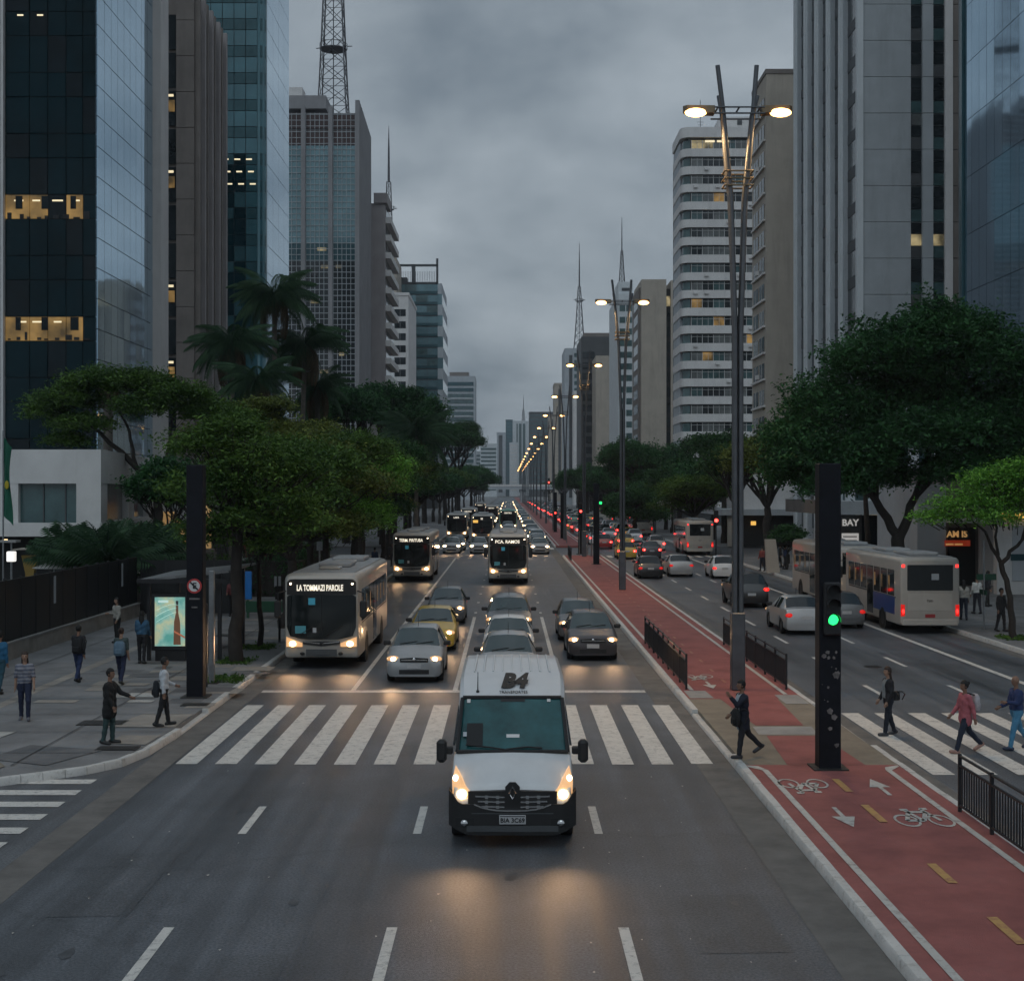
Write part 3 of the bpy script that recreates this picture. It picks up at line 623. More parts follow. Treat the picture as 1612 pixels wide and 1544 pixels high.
ib('pier', m_cE, (x(1487.5), x(1499.5), Y0-.12, Y0+.35, 0, ZT), o)
ib('pier', m_cF, (X0-.15, x(1358.5), Y0-.15, Y0+.5, 0, ZT), o)
for k in range(6):
    y = Y0+1.2+k*4.75
    if k: ib('fin', m_cF, (X0-.34, X0+.4, y-.9, y-.1, 0, ZT), o); 
    if k: ib('fin_cheek', m_cH, (X0-.12, X0+.4, y-1.3, y-.92, 0, ZT), o)
    if k < 5:
        for j in range(20):
            z = 2.2+3.1*j; ib('window', m_win, (X0+.2, X0+.3, y+.0, y+3.3, z, z+2.1), o); ib('spandrel', m_cG, (X0+.17, X0+.3, y+.0, y+3.3, z+2.15, z+3.05), o)
rebase(o, 40, 128)
o = bld('beige_tower', 'plain beige tower with a blank front wall behind the nearest street lamp')
Y0, X0 = 157., 29.; ZT = 52.6
ib('wall', m_cC, (X0, 48, Y0, 166, 0, ZT), o); ib('parapet', m_cB, (X0-.1, 48, Y0-.1, 166, ZT, ZT+.5), o)
for k in range(16):
    z = 3+3.0*k
    if k % 4 == 1: ib('air_conditioner', m_cE, (X0-.4, X0-.02, Y0+4.2, Y0+4.9, z+.6, z+1.1), o)
    for a in (Y0+1.2, Y0+5.0): ib('window', m_win if (k+int(a)) % 3 else m_win2, (X0-.06, X0+.1, a, a+2.9, z+.5, z+2.2), o); ib('window_frame', m_fr, (X0-.1, X0-.05, a+1.4, a+1.5, z+.5, z+2.2), o)
    ib('ledge', m_cE, (X0-.25, X0, Y0+.6, Y0+8.6, z+.2, z+.42), o)
rebase(o, 38, 161)
o = bld('banded_apartments', 'white apartment block with curved corner and long bands of windows on every floor')
Y0, X0, X1 = 234., 29., 42.; ZT = 66.
ib('core', m_cG, (X0+1.2, X1, Y0+.7, 256, 0, ZT-1), o)
r = 1.6
def band(z0, z1, off, mat, nm):
    pts = [(X1, Y0-off)]+[(X0+r-(r+off)*math.sin(a), Y0+r-(r+off)*math.cos(a)) for a in lin(0, math.pi/2, 6)]+[(X0-off, 246), (X0+1.6, 246), (X1, 236)]
    return MB().prism(pts, 'z', z0, z1).build(nm, mat, o, 40)
for k in range(22):
    z = 2.6+2.96*k
    if z > ZT-3: break
    band(z-.12, z+1.22, 0, m_cE, 'parapet_band')
    xs = lin(X0+1.7, X1-.2, 6)
    for i in range(6):
        m = (m_win, m_win2, m_win3, m_win, m_win2)[int(rng.integers(0, 5))]
        if z > ZT-7 and i < 2: m = m_litw
        elif rng.random() < .05: m = m_lit
        if rng.random() < .16: ib('air_conditioner', m_cE, (xs[i]+.3, xs[i]+.95, Y0-.32, Y0-.02, z+.55, z+1.0), o)
        ib('window', m, (xs[i]+.05, xs[i+1]-.05, Y0+.32, Y0+.45, z+1.22, z+2.66), o)
        ib('window_frame', m_fr, (xs[i]-.05, xs[i]+.05, Y0+.25, Y0+.36, z+1.22, z+2.7), o); ib('window_frame', m_fr, (xs[i]+.95, xs[i]+1.01, Y0+.27, Y0+.33, z+1.22, z+2.66), o)
    ib('window_frame', m_fr, (X0+1.6, X1, Y0+.24, Y0+.31, z+2.3, z+2.36), o)
    MB().prism([(X0+1.5, Y0+.4), (X0+.45, Y0+1.1), (X0+.4, Y0+2), (X0+.6, Y0+2), (X0+1.5, Y0+.6)], 'z', z+1.22, z+2.66).build('corner_window', m_win3, o)
    ib('side_wall', m_cH, (X0+.1, X0+.5, Y0+3, 246, z+1.22, z+2.84), o)
band(ZT-1.1, ZT+.6, .1, m_cE, 'roof_band'); ib('lit_strip', m_tubeL, (X0+4, X0+5.6, Y0+.2, Y0+.24, ZT-1.9, ZT-1.55), o); ib('lit_strip', m_tubeL, (X0+6, X0+8, Y0+.2, Y0+.24, ZT-1.9, ZT-1.55), o)
ib('roof_block', m_cE, (X0+7, X1, Y0+4, Y0+12, ZT+.6, ZT+3.4), o); ib('roof_hatch', m_cG, (X0+10, X0+10.8, Y0+3.9, Y0+4, ZT+2, ZT+2.8), o)
rebase(o, 35, 245)
o = bld('blank_tower', 'tall blank concrete gable tower with one dark slot of windows')
Y0, X0, ZT = 304., 29., 51.7
ib('wall', m_cC, (X0, wx(1049, Y0), Y0, 322, 0, ZT), o); ib('wall', m_cB, (X0-.4, X0, Y0+2, 322, 0, ZT-1.5), o); ib('slot', m_dark, (wx(1049, Y0), wx(1056, Y0), Y0+.6, 322, 0, ZT-2), o); ib('wall', m_cC, (wx(1056, Y0), 44, Y0, 322, 0, ZT-.2), o)
for k in range(14):
    z = 3+3.3*k; ib('window', m_litw if k == 13 else m_win, (wx(1049.5, Y0), wx(1055.5, Y0), Y0+.5, Y0+.6, z, z+2.2), o)
    ib('window', m_win, (X0-.46, X0-.4, Y0+4, Y0+14, z, z+2), o)
rebase(o, 33, 313)
o = bld('white_tower', 'slim white tower with small teal windows and a rooftop antenna')
Y0, X0, ZT = 367., 29., 57.5
ib('wall', m_cF, (X0, 36, Y0, 401, 0, ZT), o); ib('roof_block', m_cF, (X0, 32.8, Y0+1, Y0+12, ZT, ZT+3.2), o); ib('roof_louvre', m_cG, (X0+.9, X0+3, Y0+.9, Y0+1, ZT+.8, ZT+1.6), o)
for k in range(17):
    for a in range(3): ib('window', m_win3, (X0+.25+a*1.75, X0+1.75+a*1.75, Y0-.05, Y0+.1, 4+3.05*k, 5.6+3.05*k), o)
rebase(o, 32, 384)
mast('antenna', 'thin antenna mast on the roof of the slim white tower', wx(979, 372), 372, 60.5, 9, 1.6, .5, 6, .06, (), 9)
o = bld('dark_block', 'dark clad office block with beige front wing on the right side')
ib('wall', m_cG, (wx(915, 450), 34, 450, 480, 0, wz(530, 450)), o); ib('roof_block', m_cB, (wx(919, 450), 34, 450.2, 470, wz(548, 450)-.5, wz(524, 450)), o); ib('wing', m_cC, (wx(938, 430), 34, 430, 449.8, 0, wz(560, 430)), o)
for k in range(14): ib('window', m_win, (wx(917, 450), wx(936, 450), 449.8, 450, 4+3.4*k, 6.2+3.4*k), o)
rebase(o, 29, 455)
o = bld('grey_tower', 'grey tower under a lattice antenna far down the right side')
ib('wall', m_cH, (wx(889, 560), 31, 560, 590, 0, wz(548, 560)), o); ib('strip', m_cG, (wx(896, 560), wx(901, 560), 559.7, 560, 3, 60), o); ib('wing', m_cE, (wx(903, 548), 31, 548, 559.5, 0, wz(615, 548)), o)
for k in range(15): ib('window', m_win3, (wx(904, 560), wx(914, 560), 559.75, 560, 20+2.8*k, 21.6+2.8*k), o)
rebase(o, 27, 572)
mast('lattice_mast', 'far lattice mast with tapering spire above the grey tower on the right', wx(912, 570), 570, wz(548, 560), 26, 4.6, 1., 9, .1, ((20, 3),), 18)
def slabb(name, label, x0, x1, py, Y, mat, mat2, dep=25, wf=0, step=3.6, bars=None):
    o = bld(name, label); a, b, zt = wx(x0, Y), wx(x1, Y), wz(py, Y)
    ib('wall', mat, (a, b, Y, Y+dep, 0, zt), o); ib('parapet', mat, (a-.2, b+.2, Y-.2, Y+dep, zt, zt+1), o)
    if bars:
        for p, q in bars: ib('window_strip', mat2, (wx(p, Y), wx(q, Y), Y-.3, Y+.1, 4, zt-2), o)
    else:
        z = 6
        while z < zt-3: ib('window_band', mat2, (a+.6, b-.6, Y-.3, Y+.1, z, z+step*.5), o); z += step
    rebase(o, (a+b)/2, Y+dep/2); return o
for xx, yy, zz_, hh in ((33, 240, 69.4, 3.4), (37, 242, 69.4, 2.2)):
    q = thing('roof_aerial', 'thin aerial on the roof of the white banded apartments%s' % (', the taller one' if hh > 3 else ', the shorter one'), 'aerial', (xx, yy, zz_-2.8 if hh > 3 else zz_)); MB().tube([(0, 0, 0), (0, 0, hh+(2.8 if hh > 3 else 0))], .05, 5).build('rod', m_mast, q); MB().box(-.6, .6, -.03, .03, hh*.7, hh*.7+.05).box(-.4, .4, -.03, .03, hh*.55, hh*.55+.05).build('crossbar', m_mast, q)
slabb('beige_slab', 'beige slab with dark window strips next to the grey antenna tower', 873, 890, 606, 700, m_cC, m_cG, bars=((879, 883),))
slabb('beige_slab', 'low beige slab at the far end of the right side', 864, 876, 655, 900, m_cC, m_cG, bars=((869, 871),))
slabb('dark_glass_block', 'dark blue glass block closing the far end of the avenue', 833, 872, 650, 1300, m_cG, m_win3)
slabb('white_block', 'white and teal block with a spire at the far end of the avenue', 807, 833, 664, 1500, m_cF, m_win3, bars=((813, 815), (817, 821), (823, 827)))
slabb('teal_block', 'narrow teal block at the far end of the avenue', 796, 807, 662, 1450, m_span, m_teal)
slabb('pale_front_block', 'low pale block at the foot of the far teal block', 802, 815, 698, 1380, m_cF, m_cE)
slabb('grey_block', 'grey block with dark window strip left of the far teal block', 782, 796, 682, 1420, m_cH, m_cG, bars=((785, 791),))
slabb('pale_block', 'pale low block just above the far left trees', 756, 782, 700, 1250, m_cF, m_win3)
slabb('far_block', 'small pale far block beside the grey green block', 747, 760, 712, 1350, m_cH, m_win3)
o = mast('antenna', 'needle antenna on the white and teal block at the far end', wx(824, 1510), 1510, wz(664, 1500), 14, 4, 1.4, 5, .18, (), 16)
# --- shops at street level on the right
m_shopw = M('shop_interior', (.2, .17, .12), .6, 0, .3, 1, emit=(1, .85, .6), es=.22, evar=.9)
m_signW = M('lit_sign', (.6, .6, .6), .5, emit=(1, .97, .92), es=.3)
m_led = M('red_led', (.25, .02, .01), .5, emit=(1, .1, .03), es=.12); m_ambt = M('amber_letters', (.4, .25, .1), .5, emit=(1, .55, .2), es=.28)
m_amb = M('amber_lamp', (.4, .25, .05), .5, emit=(1, .55, .12), es=.9)
o = bld('shop_row', 'glass fronted shops with a long concrete canopy under the grey concrete tower', 'shop')
Y0 = 108.; X0 = 25.5
ib('canopy', m_cA, (X0-.8, 40, Y0-4, Y0+16, 4.0, 5.0), o); ib('canopy_edge', m_cB, (X0-.9, X0-.8, Y0-4, Y0+16, 3.95, 5.05), o)
ib('back_wall', m_shopw, (X0+3, 42, Y0+3.5, Y0+3.7, .15, 4), o); ib('floor', m_conc, (X0, 42, Y0-3, Y0+3.4, .15, .2), o)
for a, b, m in ((25.6, 27.2, m_win2), (27.3, 28.9, m_glassd2), (29.0, 30.6, m_shopw), (30.7, 32.3, m_glassd2), (32.4, 34.0, m_shopw)): ib('shop_window', m, (a, b, Y0-.1, Y0, .3, 3.9), o)
for a in (25.5, 27.25, 28.95, 30.65, 32.35, 34.05): ib('mullion', m_cG, (a-.05, a+.05, Y0-.2, Y0-.02, .15, 3.98), o)
im('lettering', text_mesh('BAY', .7, m_signW, off=.02), o, (26.4, Y0-.16, 3.3), (R(90), 0, 0)); ib('poster', m_signW, (25.75, 27.05, Y0-.16, Y0-.11, 1.4, 2.5), o)
for k in range(3): ib('poster_line', m_cG, (25.85, 26.9, Y0-.18, Y0-.16, 1.6+.3*k, 1.68+.3*k), o)
for k in range(9): ib('pilaster', m_cF, (X0+1.6+k*1.7, X0+2.3+k*1.7, Y0+4, Y0+4.6, 5, 12), o)
ib('upper_glazing', m_win3, (X0+1.5, 41, Y0+4.5, Y0+4.7, 5, 12), o)
rebase(o, 30, 108)
o = bld('shop_block', 'dark stone shop front with red led sign and amber lamp behind the rear bus', 'shop')
Y0 = 83.; X0 = 24.3
for a, b, m in ((24.3, 26.0, m_cH), (26.0, 28.0, m_cB), (28.0, 29.2, m_cE), (29.2, 34, m_cB)): ib('wall', m, (a, b, Y0+(.3 if m is m_cB else 0), Y0+9, .15, 7.2 if m is m_cB else 6.2), o)
ib('lintel', m_cE, (26, 31, Y0-.9, Y0+.3, 3.9, 4.15), o); ib('doorway', m_dark, (26.2, 27.8, Y0+.15, Y0+.32, .15, 3.6), o)
im('lettering', text_mesh('AM IS', .5, m_ambt, off=.02), o, (26.6, Y0-.2, 3.2), (R(90), 0, 0)); ib('led_sign', m_led, (25.9, 27.4, Y0-.12, Y0-.05, 2.5, 2.85), o); ib('led_line', m_ambt, (25.95, 26.4, Y0-.15, Y0-.12, 2.56, 2.66), o); ib('led_line', m_ambt, (26.48, 26.95, Y0-.15, Y0-.12, 2.56, 2.66), o)
ib('sign_board', m_black, (29.4, 31.6, Y0-.1, Y0+.28, 2.0, 4.4), o); ib('sign_plate', m_signW, (30.0, 30.9, Y0-.16, Y0-.1, 3.4, 3.7), o)
ib('counter_light', m_shopw, (29.5, 31.5, Y0-.02, Y0+.29, .3, 1.7), o); ib('balcony', m_cG, (28.8, 33, Y0-1.1, Y0, 4.5, 6.5), o); ib('balcony_slab', m_cE, (28.6, 33.2, Y0-1.2, Y0, 4.2, 4.45), o)
rebase(o, 28, 87)
o = bld('kiosk_wall', 'white poster wall under the bright green tree at the right edge', 'shop')
ib('wall', m_white, (26.6, 32, 76, 76.6, .15, 4.6), o); ib('head_lamp_strip', m_amb, (26.8, 28.8, 75.8, 76, 4.3, 4.55), o); ib('poster', m_cH, (27.4, 29.4, 75.94, 76, .9, 3.9), o); ib('poster_band', m_span, (27.3, 29.6, 75.9, 75.94, 2.0, 2.35), o)
rebase(o, 29, 76.3)
o = bld('corner_building', 'low concrete corner building with dark canopy where the right side trees begin', 'building')
ib('wall', m_cE, (24, 30, 142, 156, .15, 9), o); ib('canopy', m_cA, (21.5, 30, 140.5, 156, 3.3, 3.9), o); ib('recess', m_dark, (23.6, 30, 141.8, 142, .15, 3.3), o)
ib('sign', m_amb, (24.5, 25.0, 141, 141.1, 2.3, 2.7), o); ib('sign_board', m_signW, (22.6, 23.3, 140.9, 141, 2.4, 2.65), o); ib('column', m_cC, (22.2, 23.0, 141, 141.6, .15, 3.3), o)
rebase(o, 27, 149)
o = bld('station_canopy', 'dark steel station canopy with curved roof beside the far buses', 'canopy')
ib('roof', m_cE, (18.8, 27, 185, 200, 4.0, 4.4), o)
for x in (19.4, 22, 25): ib('column', m_cG, (x, x+.3, 186, 186.3, .15, 4.0), o)
ib('lamp', m_amb, (24, 24.8, 184.8, 185, 2.4, 3.2), o)
rebase(o, 22, 192)
o = bld('footbridge', 'pale footbridge crossing the avenue far ahead', 'bridge')
ib('deck', m_cH, (-20, 22, 640, 644, 6.3, 7.6), o); ib('pier', m_cA, (5.6, 7.2, 641, 643, 0, 6.3), o); ib('rail', m_cE, (-20, 22, 639.8, 640, 7.6, 8.6), o); rebase(o, 0, 642)
# ---------------------------------------------------------------- trees
m_bark = M('bark', (.026, .021, .018), .9, 0, .4, 3, .6, 12); m_barkP = M('pale_bark', (.12, .105, .09), .9, 0, .3, 3, .4, 12)
LV = {'dark': leafmat('dark_leaves', (.012, .042, .016), (.065, .155, .05)), 'deep': leafmat('deep_leaves', (.01, .042, .016), (.06, .17, .055)),
      'mid': leafmat('mid_leaves', (.018, .055, .013), (.12, .215, .042)), 'bright': leafmat('bright_leaves', (.065, .2, .028), (.2, .43, .065)),
      'olive': leafmat('olive_leaves', (.035, .06, .014), (.22, .26, .055)), 'palm': leafmat('palm_leaves', (.02, .055, .028), (.06, .12, .055)), 'dry': leafmat('dry_leaves', (.06, .045, .025), (.12, .09, .05))}
def leaves(centers, per, spread, size, flat=.5, aspect=.45):
    """quads scattered round clump centres"""
    n = len(centers)*per; c = np.repeat(centers, per, 0)+rng.normal(0, 1, (n, 3))*np.array(spread)
    nor = rng.normal(0, 1, (n, 3)); nor[:, 2] = np.abs(nor[:, 2])+flat; nor /= np.linalg.norm(nor, axis=1)[:, None]
    t = rng.normal(0, 1, (n, 3)); t -= nor*(t*nor).sum(1)[:, None]; t /= np.linalg.norm(t, axis=1)[:, None]; b = np.cross(nor, t)
    s = (size*rng.uniform(.6, 1.4, n))[:, None]
    v = np.stack([c-t*s, c-b*s*aspect-t*s*.1, c+t*s-nor*s*.25, c+b*s*aspect-t*s*.1], 1).reshape(-1, 3)
    return v
def quads_mesh(name, v, mat):
    n = len(v)//4; me = bpy.data.meshes.new(name); me.vertices.add(4*n); me.vertices.foreach_set('co', v.astype(np.float32).ravel())
    me.loops.add(4*n); me.loops.foreach_set('vertex_index', np.arange(4*n, dtype=np.int32)); me.polygons.add(n)
    me.polygons.foreach_set('loop_start', np.arange(0, 4*n, 4, dtype=np.int32)); me.materials.append(mat); me.update(calc_edges=True); return me
def crown_centers(lobes, dens):
    out_ = []
    for (cx, cyy, cz, rx, ry, rz) in lobes:
        n = max(6, int(dens*(rx*ry*rz)**(2/3)*4))
        d = rng.normal(0, 1, (n, 3)); d /= np.linalg.norm(d, axis=1)[:, None]
        d[:, 2] = np.where(d[:, 2] < -.35, -d[:, 2]*.6, d[:, 2])
        r = rng.uniform(.35, 1, n)**.6*rng.uniform(.78, 1.14, n)*np.where(rng.random(n) < .09, rng.uniform(1.1, 1.38, n), 1)
        out_.append(np.array([cx, cyy, cz])+d*r[:, None]*np.array([rx, ry, rz]))
    return np.concatenate(out_)
TREES = {}
def tree(name, label, x, y, lobes, limbs, leaf='dark', size=.13, dens=10, per=16, spread=.28, group=None, pale=False, z=.12, share=None, flat=.5):
    o = thing(name, label, 'tree', (x, y, z), 0, group)
    if share and share in TREES:
        for ch in TREES[share].children: c = lk(ch.copy()); c.parent = o
        o.rotation_euler[2] = rng.uniform(0, 6.28); s = rng.uniform(.88, 1.15); o.scale = (s, s, s*rng.uniform(.92, 1.1)); return o
    tr = MB()
    for pts, rad in limbs:
        P = [Vector(p) for p in pts]; Q = [P[0]]; q = [rad[0]]
        for i in range(len(P)-1):
            for k in range(1, 5):
                p = P[i].lerp(P[i+1], k/4)
                if k < 4: p = p+Vector((rng.normal(0, .04), rng.normal(0, .04), 0))*(1+rad[i])
                Q.append(p); q.append(rad[i]+(rad[i+1]-rad[i])*k/4)
        tr.tube(Q, q, 9)
    tr.build('trunk', m_barkP if pale else m_bark, o, 60, fix=False)
    cc = crown_centers(lobes, dens); lay = leaf in ('mid', 'olive', 'bright'); v = leaves(cc, per, (spread*1.3, spread*1.3, spread*.45) if lay else (spread, spread, spread*.55), size*(.85 if lay else 1), flat*(2 if lay else 1))
    tw = MB()
    for q in cc[::max(1, len(cc)//160)]:
        p = Vector(q); d = Vector((p.x*.75, p.y*.75, p.z-.5-.25*spread)); tw.tube([d, p], [.02, .006], 4, cap=False)
    tag(tw.build('twigs', m_bark, o, fix=False), kind='stuff')
    me = quads_mesh('crown', v, LV[leaf]); c = lk(bpy.data.objects.new('crown', me)); c.parent = o
    if share: TREES[share] = o
    return o
def auto_limbs(h, lobes, r0, fork=.45, base=(0, 0)):
    top = (base[0], base[1], h*fork); L_ = [([(0, 0, -.1), (base[0]*.5, base[1]*.5, h*fork*.5), top], [r0*1.25, r0, r0*.85])]
    for (cx, cyy, cz, rx, ry, rz) in lobes:
        mid = ((top[0]+cx)/2+rng.uniform(-.3, .3), (top[1]+cyy)/2, top[2]+(cz-top[2])*.45); L_.append(([top, mid, (cx, cyy, cz+.3*rz)], [r0*.55, r0*.35, r0*.08]))
        for k in range(3):
            a = rng.uniform(0, 6.28); L_.append(([mid, (mid[0]*.4+.6*(cx+rx*.7*math.cos(a)), mid[1]*.4+.6*(cyy+ry*.7*math.sin(a)), (mid[2]+cz)/2), (cx+rx*.85*math.cos(a), cyy+ry*.85*math.sin(a), cz+rz*.2)], [r0*.3, r0*.16, r0*.04]))
    return L_
def rl(n, R_, zc, rz, r):                            # a crown of n overlapping lobes
    out_ = [(0, 0, zc+rz*.35, r*1.1, r*1.1, r*.75)]
    for k in range(n):
        a = 2*math.pi*k/n+rng.uniform(-.3, .3); d = R_*rng.uniform(.65, 1); out_.append((d*math.cos(a), d*math.sin(a), zc+rng.uniform(-rz, rz)*.6, r*rng.uniform(.75, 1.1), r*rng.uniform(.75, 1.1), r*rng.uniform(.5, .75)))
    return out_
# big tree on the right pavement (two-stemmed)
lb = [(-4.6,-.5,7.4,2.7,3,2), (-3.2,.6,9.7,3,3,2.2), (-.6,0,12.2,3.4,3.2,2.5), (2.2,.4,13.4,3.3,3.2,2.4), (4.6,-.3,12.0,2.8,3,2.6), (5.6,.3,9.4,2.6,3,2.5), (-3.6,-1.2,6.0,2.0,2.2,1.3), (-1.2,1.4,6.4,2.2,2.2,1.3), (5.6,.6,6.6,2.0,2.2,1.5), (6.6,0,8.6,1.8,2.2,1.8), (2.4,-1.6,6.6,1.9,1.9,1.1), (-5.6,.4,6.4,1.5,1.6,1.0), (3.2,-1.2,8.6,2.8,2.6,1.9), (0,-1.6,8.2,2.6,2.4,1.8), (-2.4,-1.4,7.2,2.2,2.2,1.5), (1.2,1.6,10.4,3.2,2.6,2.2), (-5.8,0,8.4,1.5,2,1.2), (4.2,-1,7.0,2,2,1.2)]
lm = [([(0,0,-.1), (-.1,0,2.0), (0,0,3.4)], [.5,.36,.34]), ([(0,0,3.2), (-1.2,.1,5.2), (-2.9,.2,7.2), (-4.2,0,8.4)], [.26,.2,.14,.05]), ([(0,0,3.2), (.9,0,5.4), (2.0,.2,8.8), (2.4,.3,12.5)], [.28,.2,.14,.04]), ([(.9,0,5.4), (3,0,7.6), (4.8,0,10)], [.18,.12,.04]), ([(-1.2,.1,5.2), (-1.0,0,8), (-.6,0,11.5)], [.18,.12,.04]), ([(2,.2,8.8), (.6,1,10.5), (.2,1.2,12)], [.1,.06,.02])]
tree('broadleaf_tree', 'huge dark round tree with forked trunk on the right pavement behind the buses', 20.6, 73.7, lb, lm, 'deep', .125, 14, 34, .36)
tree('street_tree', 'small bright green tree with leaning trunk at the right edge', 19.3, 53.3, [(-1.9,0,5.0,1.5,1.5,.8), (-.6,.2,5.9,1.5,1.5,.9), (.7,0,6.4,1.5,1.5,.8), (.9,-.3,5.2,1.4,1.4,.8), (-2.9,.1,4.6,.9,1,.5), (-1.0,-.8,4.6,1.2,1,.6), (2.2,.3,5.8,1.4,1.4,.9), (-.2,.9,5.3,1.4,1.2,.8)],
     [([(0,0,-.1), (-.15,0,1.6), (-.5,0,2.9)], [.15,.11,.1]), ([(-.5,0,2.9), (-1.1,0,4.1), (-1.9,0,4.8)], [.08,.05,.02]), ([(-.5,0,2.9), (.3,0,3.8), (.6,0,5.6)], [.09,.06,.02]), ([(.3,0,3.8), (1.4,0,4.8), (2,0,5.6)], [.06,.04,.02]), ([(-.6,0,3.2), (-.7,.1,4.6), (-.5,.2,5.6)], [.06,.04,.02])], 'bright', .085, 22, 22, .2)
# left row of pavement trees along the kerb
g = 'trees along the left kerb'
lbA = [(-.9,-.3,5.6,1.5,1.4,1.0), (.5,.2,6.3,1.6,1.5,1.1), (1.5,-.2,5.2,1.3,1.3,.9), (-1.2,.4,7.0,1.3,1.3,.8), (.3,-.7,4.6,1.2,1.0,.7), (-.3,.6,7.6,1.2,1.2,.7), (2.1,.3,6.2,1.1,1.1,.7), (1.1,.5,3.9,.9,.9,.7), (-1.1,-.2,4.2,.9,.9,.7), (2.3,-.3,4.6,.8,.9,.6)]
tree('street_tree', 'straight trunked leafy tree nearest the bus shelter on the left pavement', -8.9, 45.9, lbA, auto_limbs(9, lbA, .2, .5), 'mid', .09, 22, 24, .22, g)
lbB = [(-.4,0,4.4,1.1,1.1,.8), (.5,.2,5.0,1.1,1.1,.8), (0,-.4,3.7,.9,.9,.6)]
tree('street_tree', 'small slim tree in front of the green rail on the left pavement', -8.95, 50.2, lbB, auto_limbs(6, lbB, .09, .5), 'mid', .09, 22, 22, .2, g)
lbC = rl(7, 2.2, 6.2, 1.9, 1.5)+[(.3, -.5, 4.2, 1.2, 1.2, .8), (-.8, .5, 4.0, 1.2, 1.2, .8)]
tree('street_tree', 'forked dark tree right beside the first bus', -9.2, 57.5, lbC, auto_limbs(8, lbC, .22, .35, (.3, 0)), 'mid', .1, 24, 24, .24, g)
kinds = [('olive', 'yellow green'), ('mid', 'fresh green'), ('bright', 'light green'), ('mid', 'leafy green'), ('dark', 'dark green')]
orda = ['olive topped', 'fresh green', 'light green', 'full leafy green', 'dusky green', 'pale tipped green', 'bushy green']
for i, y in enumerate((66, 75, 84, 94, 104, 114)):
    k, nm = kinds[i % 5]; lbs = rl(8, 2.6, 6.6+.25*(i % 3), 2.2, 1.7)+[(rng.uniform(-1.5, 1.5), rng.uniform(-2, 2), rng.uniform(3.4, 4.6), 1.4, 1.5, .9) for _ in range(4)]
    tree('street_tree', '%s tree, number %d along the left kerb beyond the first bus' % (orda[i], i+1), -9.3-.5*(i % 2), y, lbs, auto_limbs(9, lbs, .18, .36), k, .1, 17, 24, .27, g)
# spreading garden trees behind the fence
lbF = [(-4.9,0,10.6,2.0,2,.9), (-3.0,.4,11.6,2.2,2.2,1.0), (-.9,.2,11.6,2.1,2.1,1.0), (1.2,0,10.8,2.1,2.1,1.0), (-3.8,-.5,9.3,1.7,1.6,.7), (2.9,.3,10.0,1.7,1.7,.9), (-.4,-1.0,10.2,1.7,1.5,.8), (4.2,0,9.6,1.5,1.4,.8), (-6.0,0,10.0,1.2,1.2,.6), (-5.0,.3,8.4,1.2,1.2,.6)]
lmF = [([(0,0,-.1), (.05,0,3), (.25,0,5.6)], [.36,.27,.24]), ([(.25,0,5.6), (-1.8,0,7.8), (-4.4,0,10)], [.2,.15,.05]), ([(-1.0,0,7), (-1.4,0,9), (-2.6,.3,11)], [.12,.08,.03]), ([(.25,0,5.6), (.8,0,8), (1.2,0,10.4)], [.16,.11,.04]), ([(.8,0,7.6), (2.4,.2,9), (4,0,9.4)], [.1,.07,.03]), ([(.3,0,5.8), (2.3,-.3,4.2), (3.0,-.4,3.4)], [.12,.09,.03])]
tree('spreading_tree', 'wide flat topped green tree behind the fence in front of the dark glass tower', wx(243, 78), 78, lbF, lmF, 'mid', .12, 30, 24, .26)
lbG = [(-1.6,0,8.6,2,2,1.1), (.6,.3,9.8,2.1,2,1.1), (2.4,0,8.8,2,2,1.1), (3.6,.4,7.6,1.7,1.8,1), (0,-.8,7.4,1.8,1.6,.9), (1.8,.2,10.6,1.5,1.5,.7), (4.6,0,9.0,1.4,1.4,.8)]
tree('spreading_tree', 'spreading olive green tree between the signal pillar and the palms', wx(375, 82), 82, lbG, auto_limbs(10, lbG, .24, .45), 'olive', .12, 28, 24, .26)
lbH = rl(7, 1.9, 6.0, 1.2, 1.4)
tree('garden_tree', 'dense dark tree low behind the left signal pillar', wx(268, 72), 72, lbH, auto_limbs(7.5, lbH, .13, .4), 'deep', .11, 18, 22, .24)
# big dark park trees farther along on the left
for i, (px, y, s, top, k) in enumerate(((545, 150, 3.6, 18.5, 'deep'), (600, 170, 4.2, 20.5, 'deep'), (640, 205, 4.6, 22, 'deep'), (668, 240, 4.4, 20, 'deep'), (700, 285, 5.0, 22, 'dark'), (722, 330, 5.2, 24.5, 'dark'), (742, 380, 5, 15, 'deep'), (566, 128, 3.2, 11.5, 'dark'), (618, 140, 3, 10.5, 'mid'), (655, 175, 3.2, 9.5, 'dark'))):
    lbs = rl(8, s, top-s*1.15, s*.5, s*.62)
    tree('park_tree', ['tall dark tree beside the leaning palms', 'broad dark tree under the glass grid tower', 'dome shaped dark tree under the balcony block', 'dark tree under the beige banded block', 'dark tree below the teal tower', 'tall ragged dark tree against the sky at the end of the left row', 'dark tree closing the left row by the far buses', 'low dark tree behind the pavement row', 'fresh green tree behind the second bus', 'low dark tree behind the third bus'][i], wx(px, y), y, lbs, auto_limbs(top, lbs, .4, .4), k, .2, 9, 22, .42)
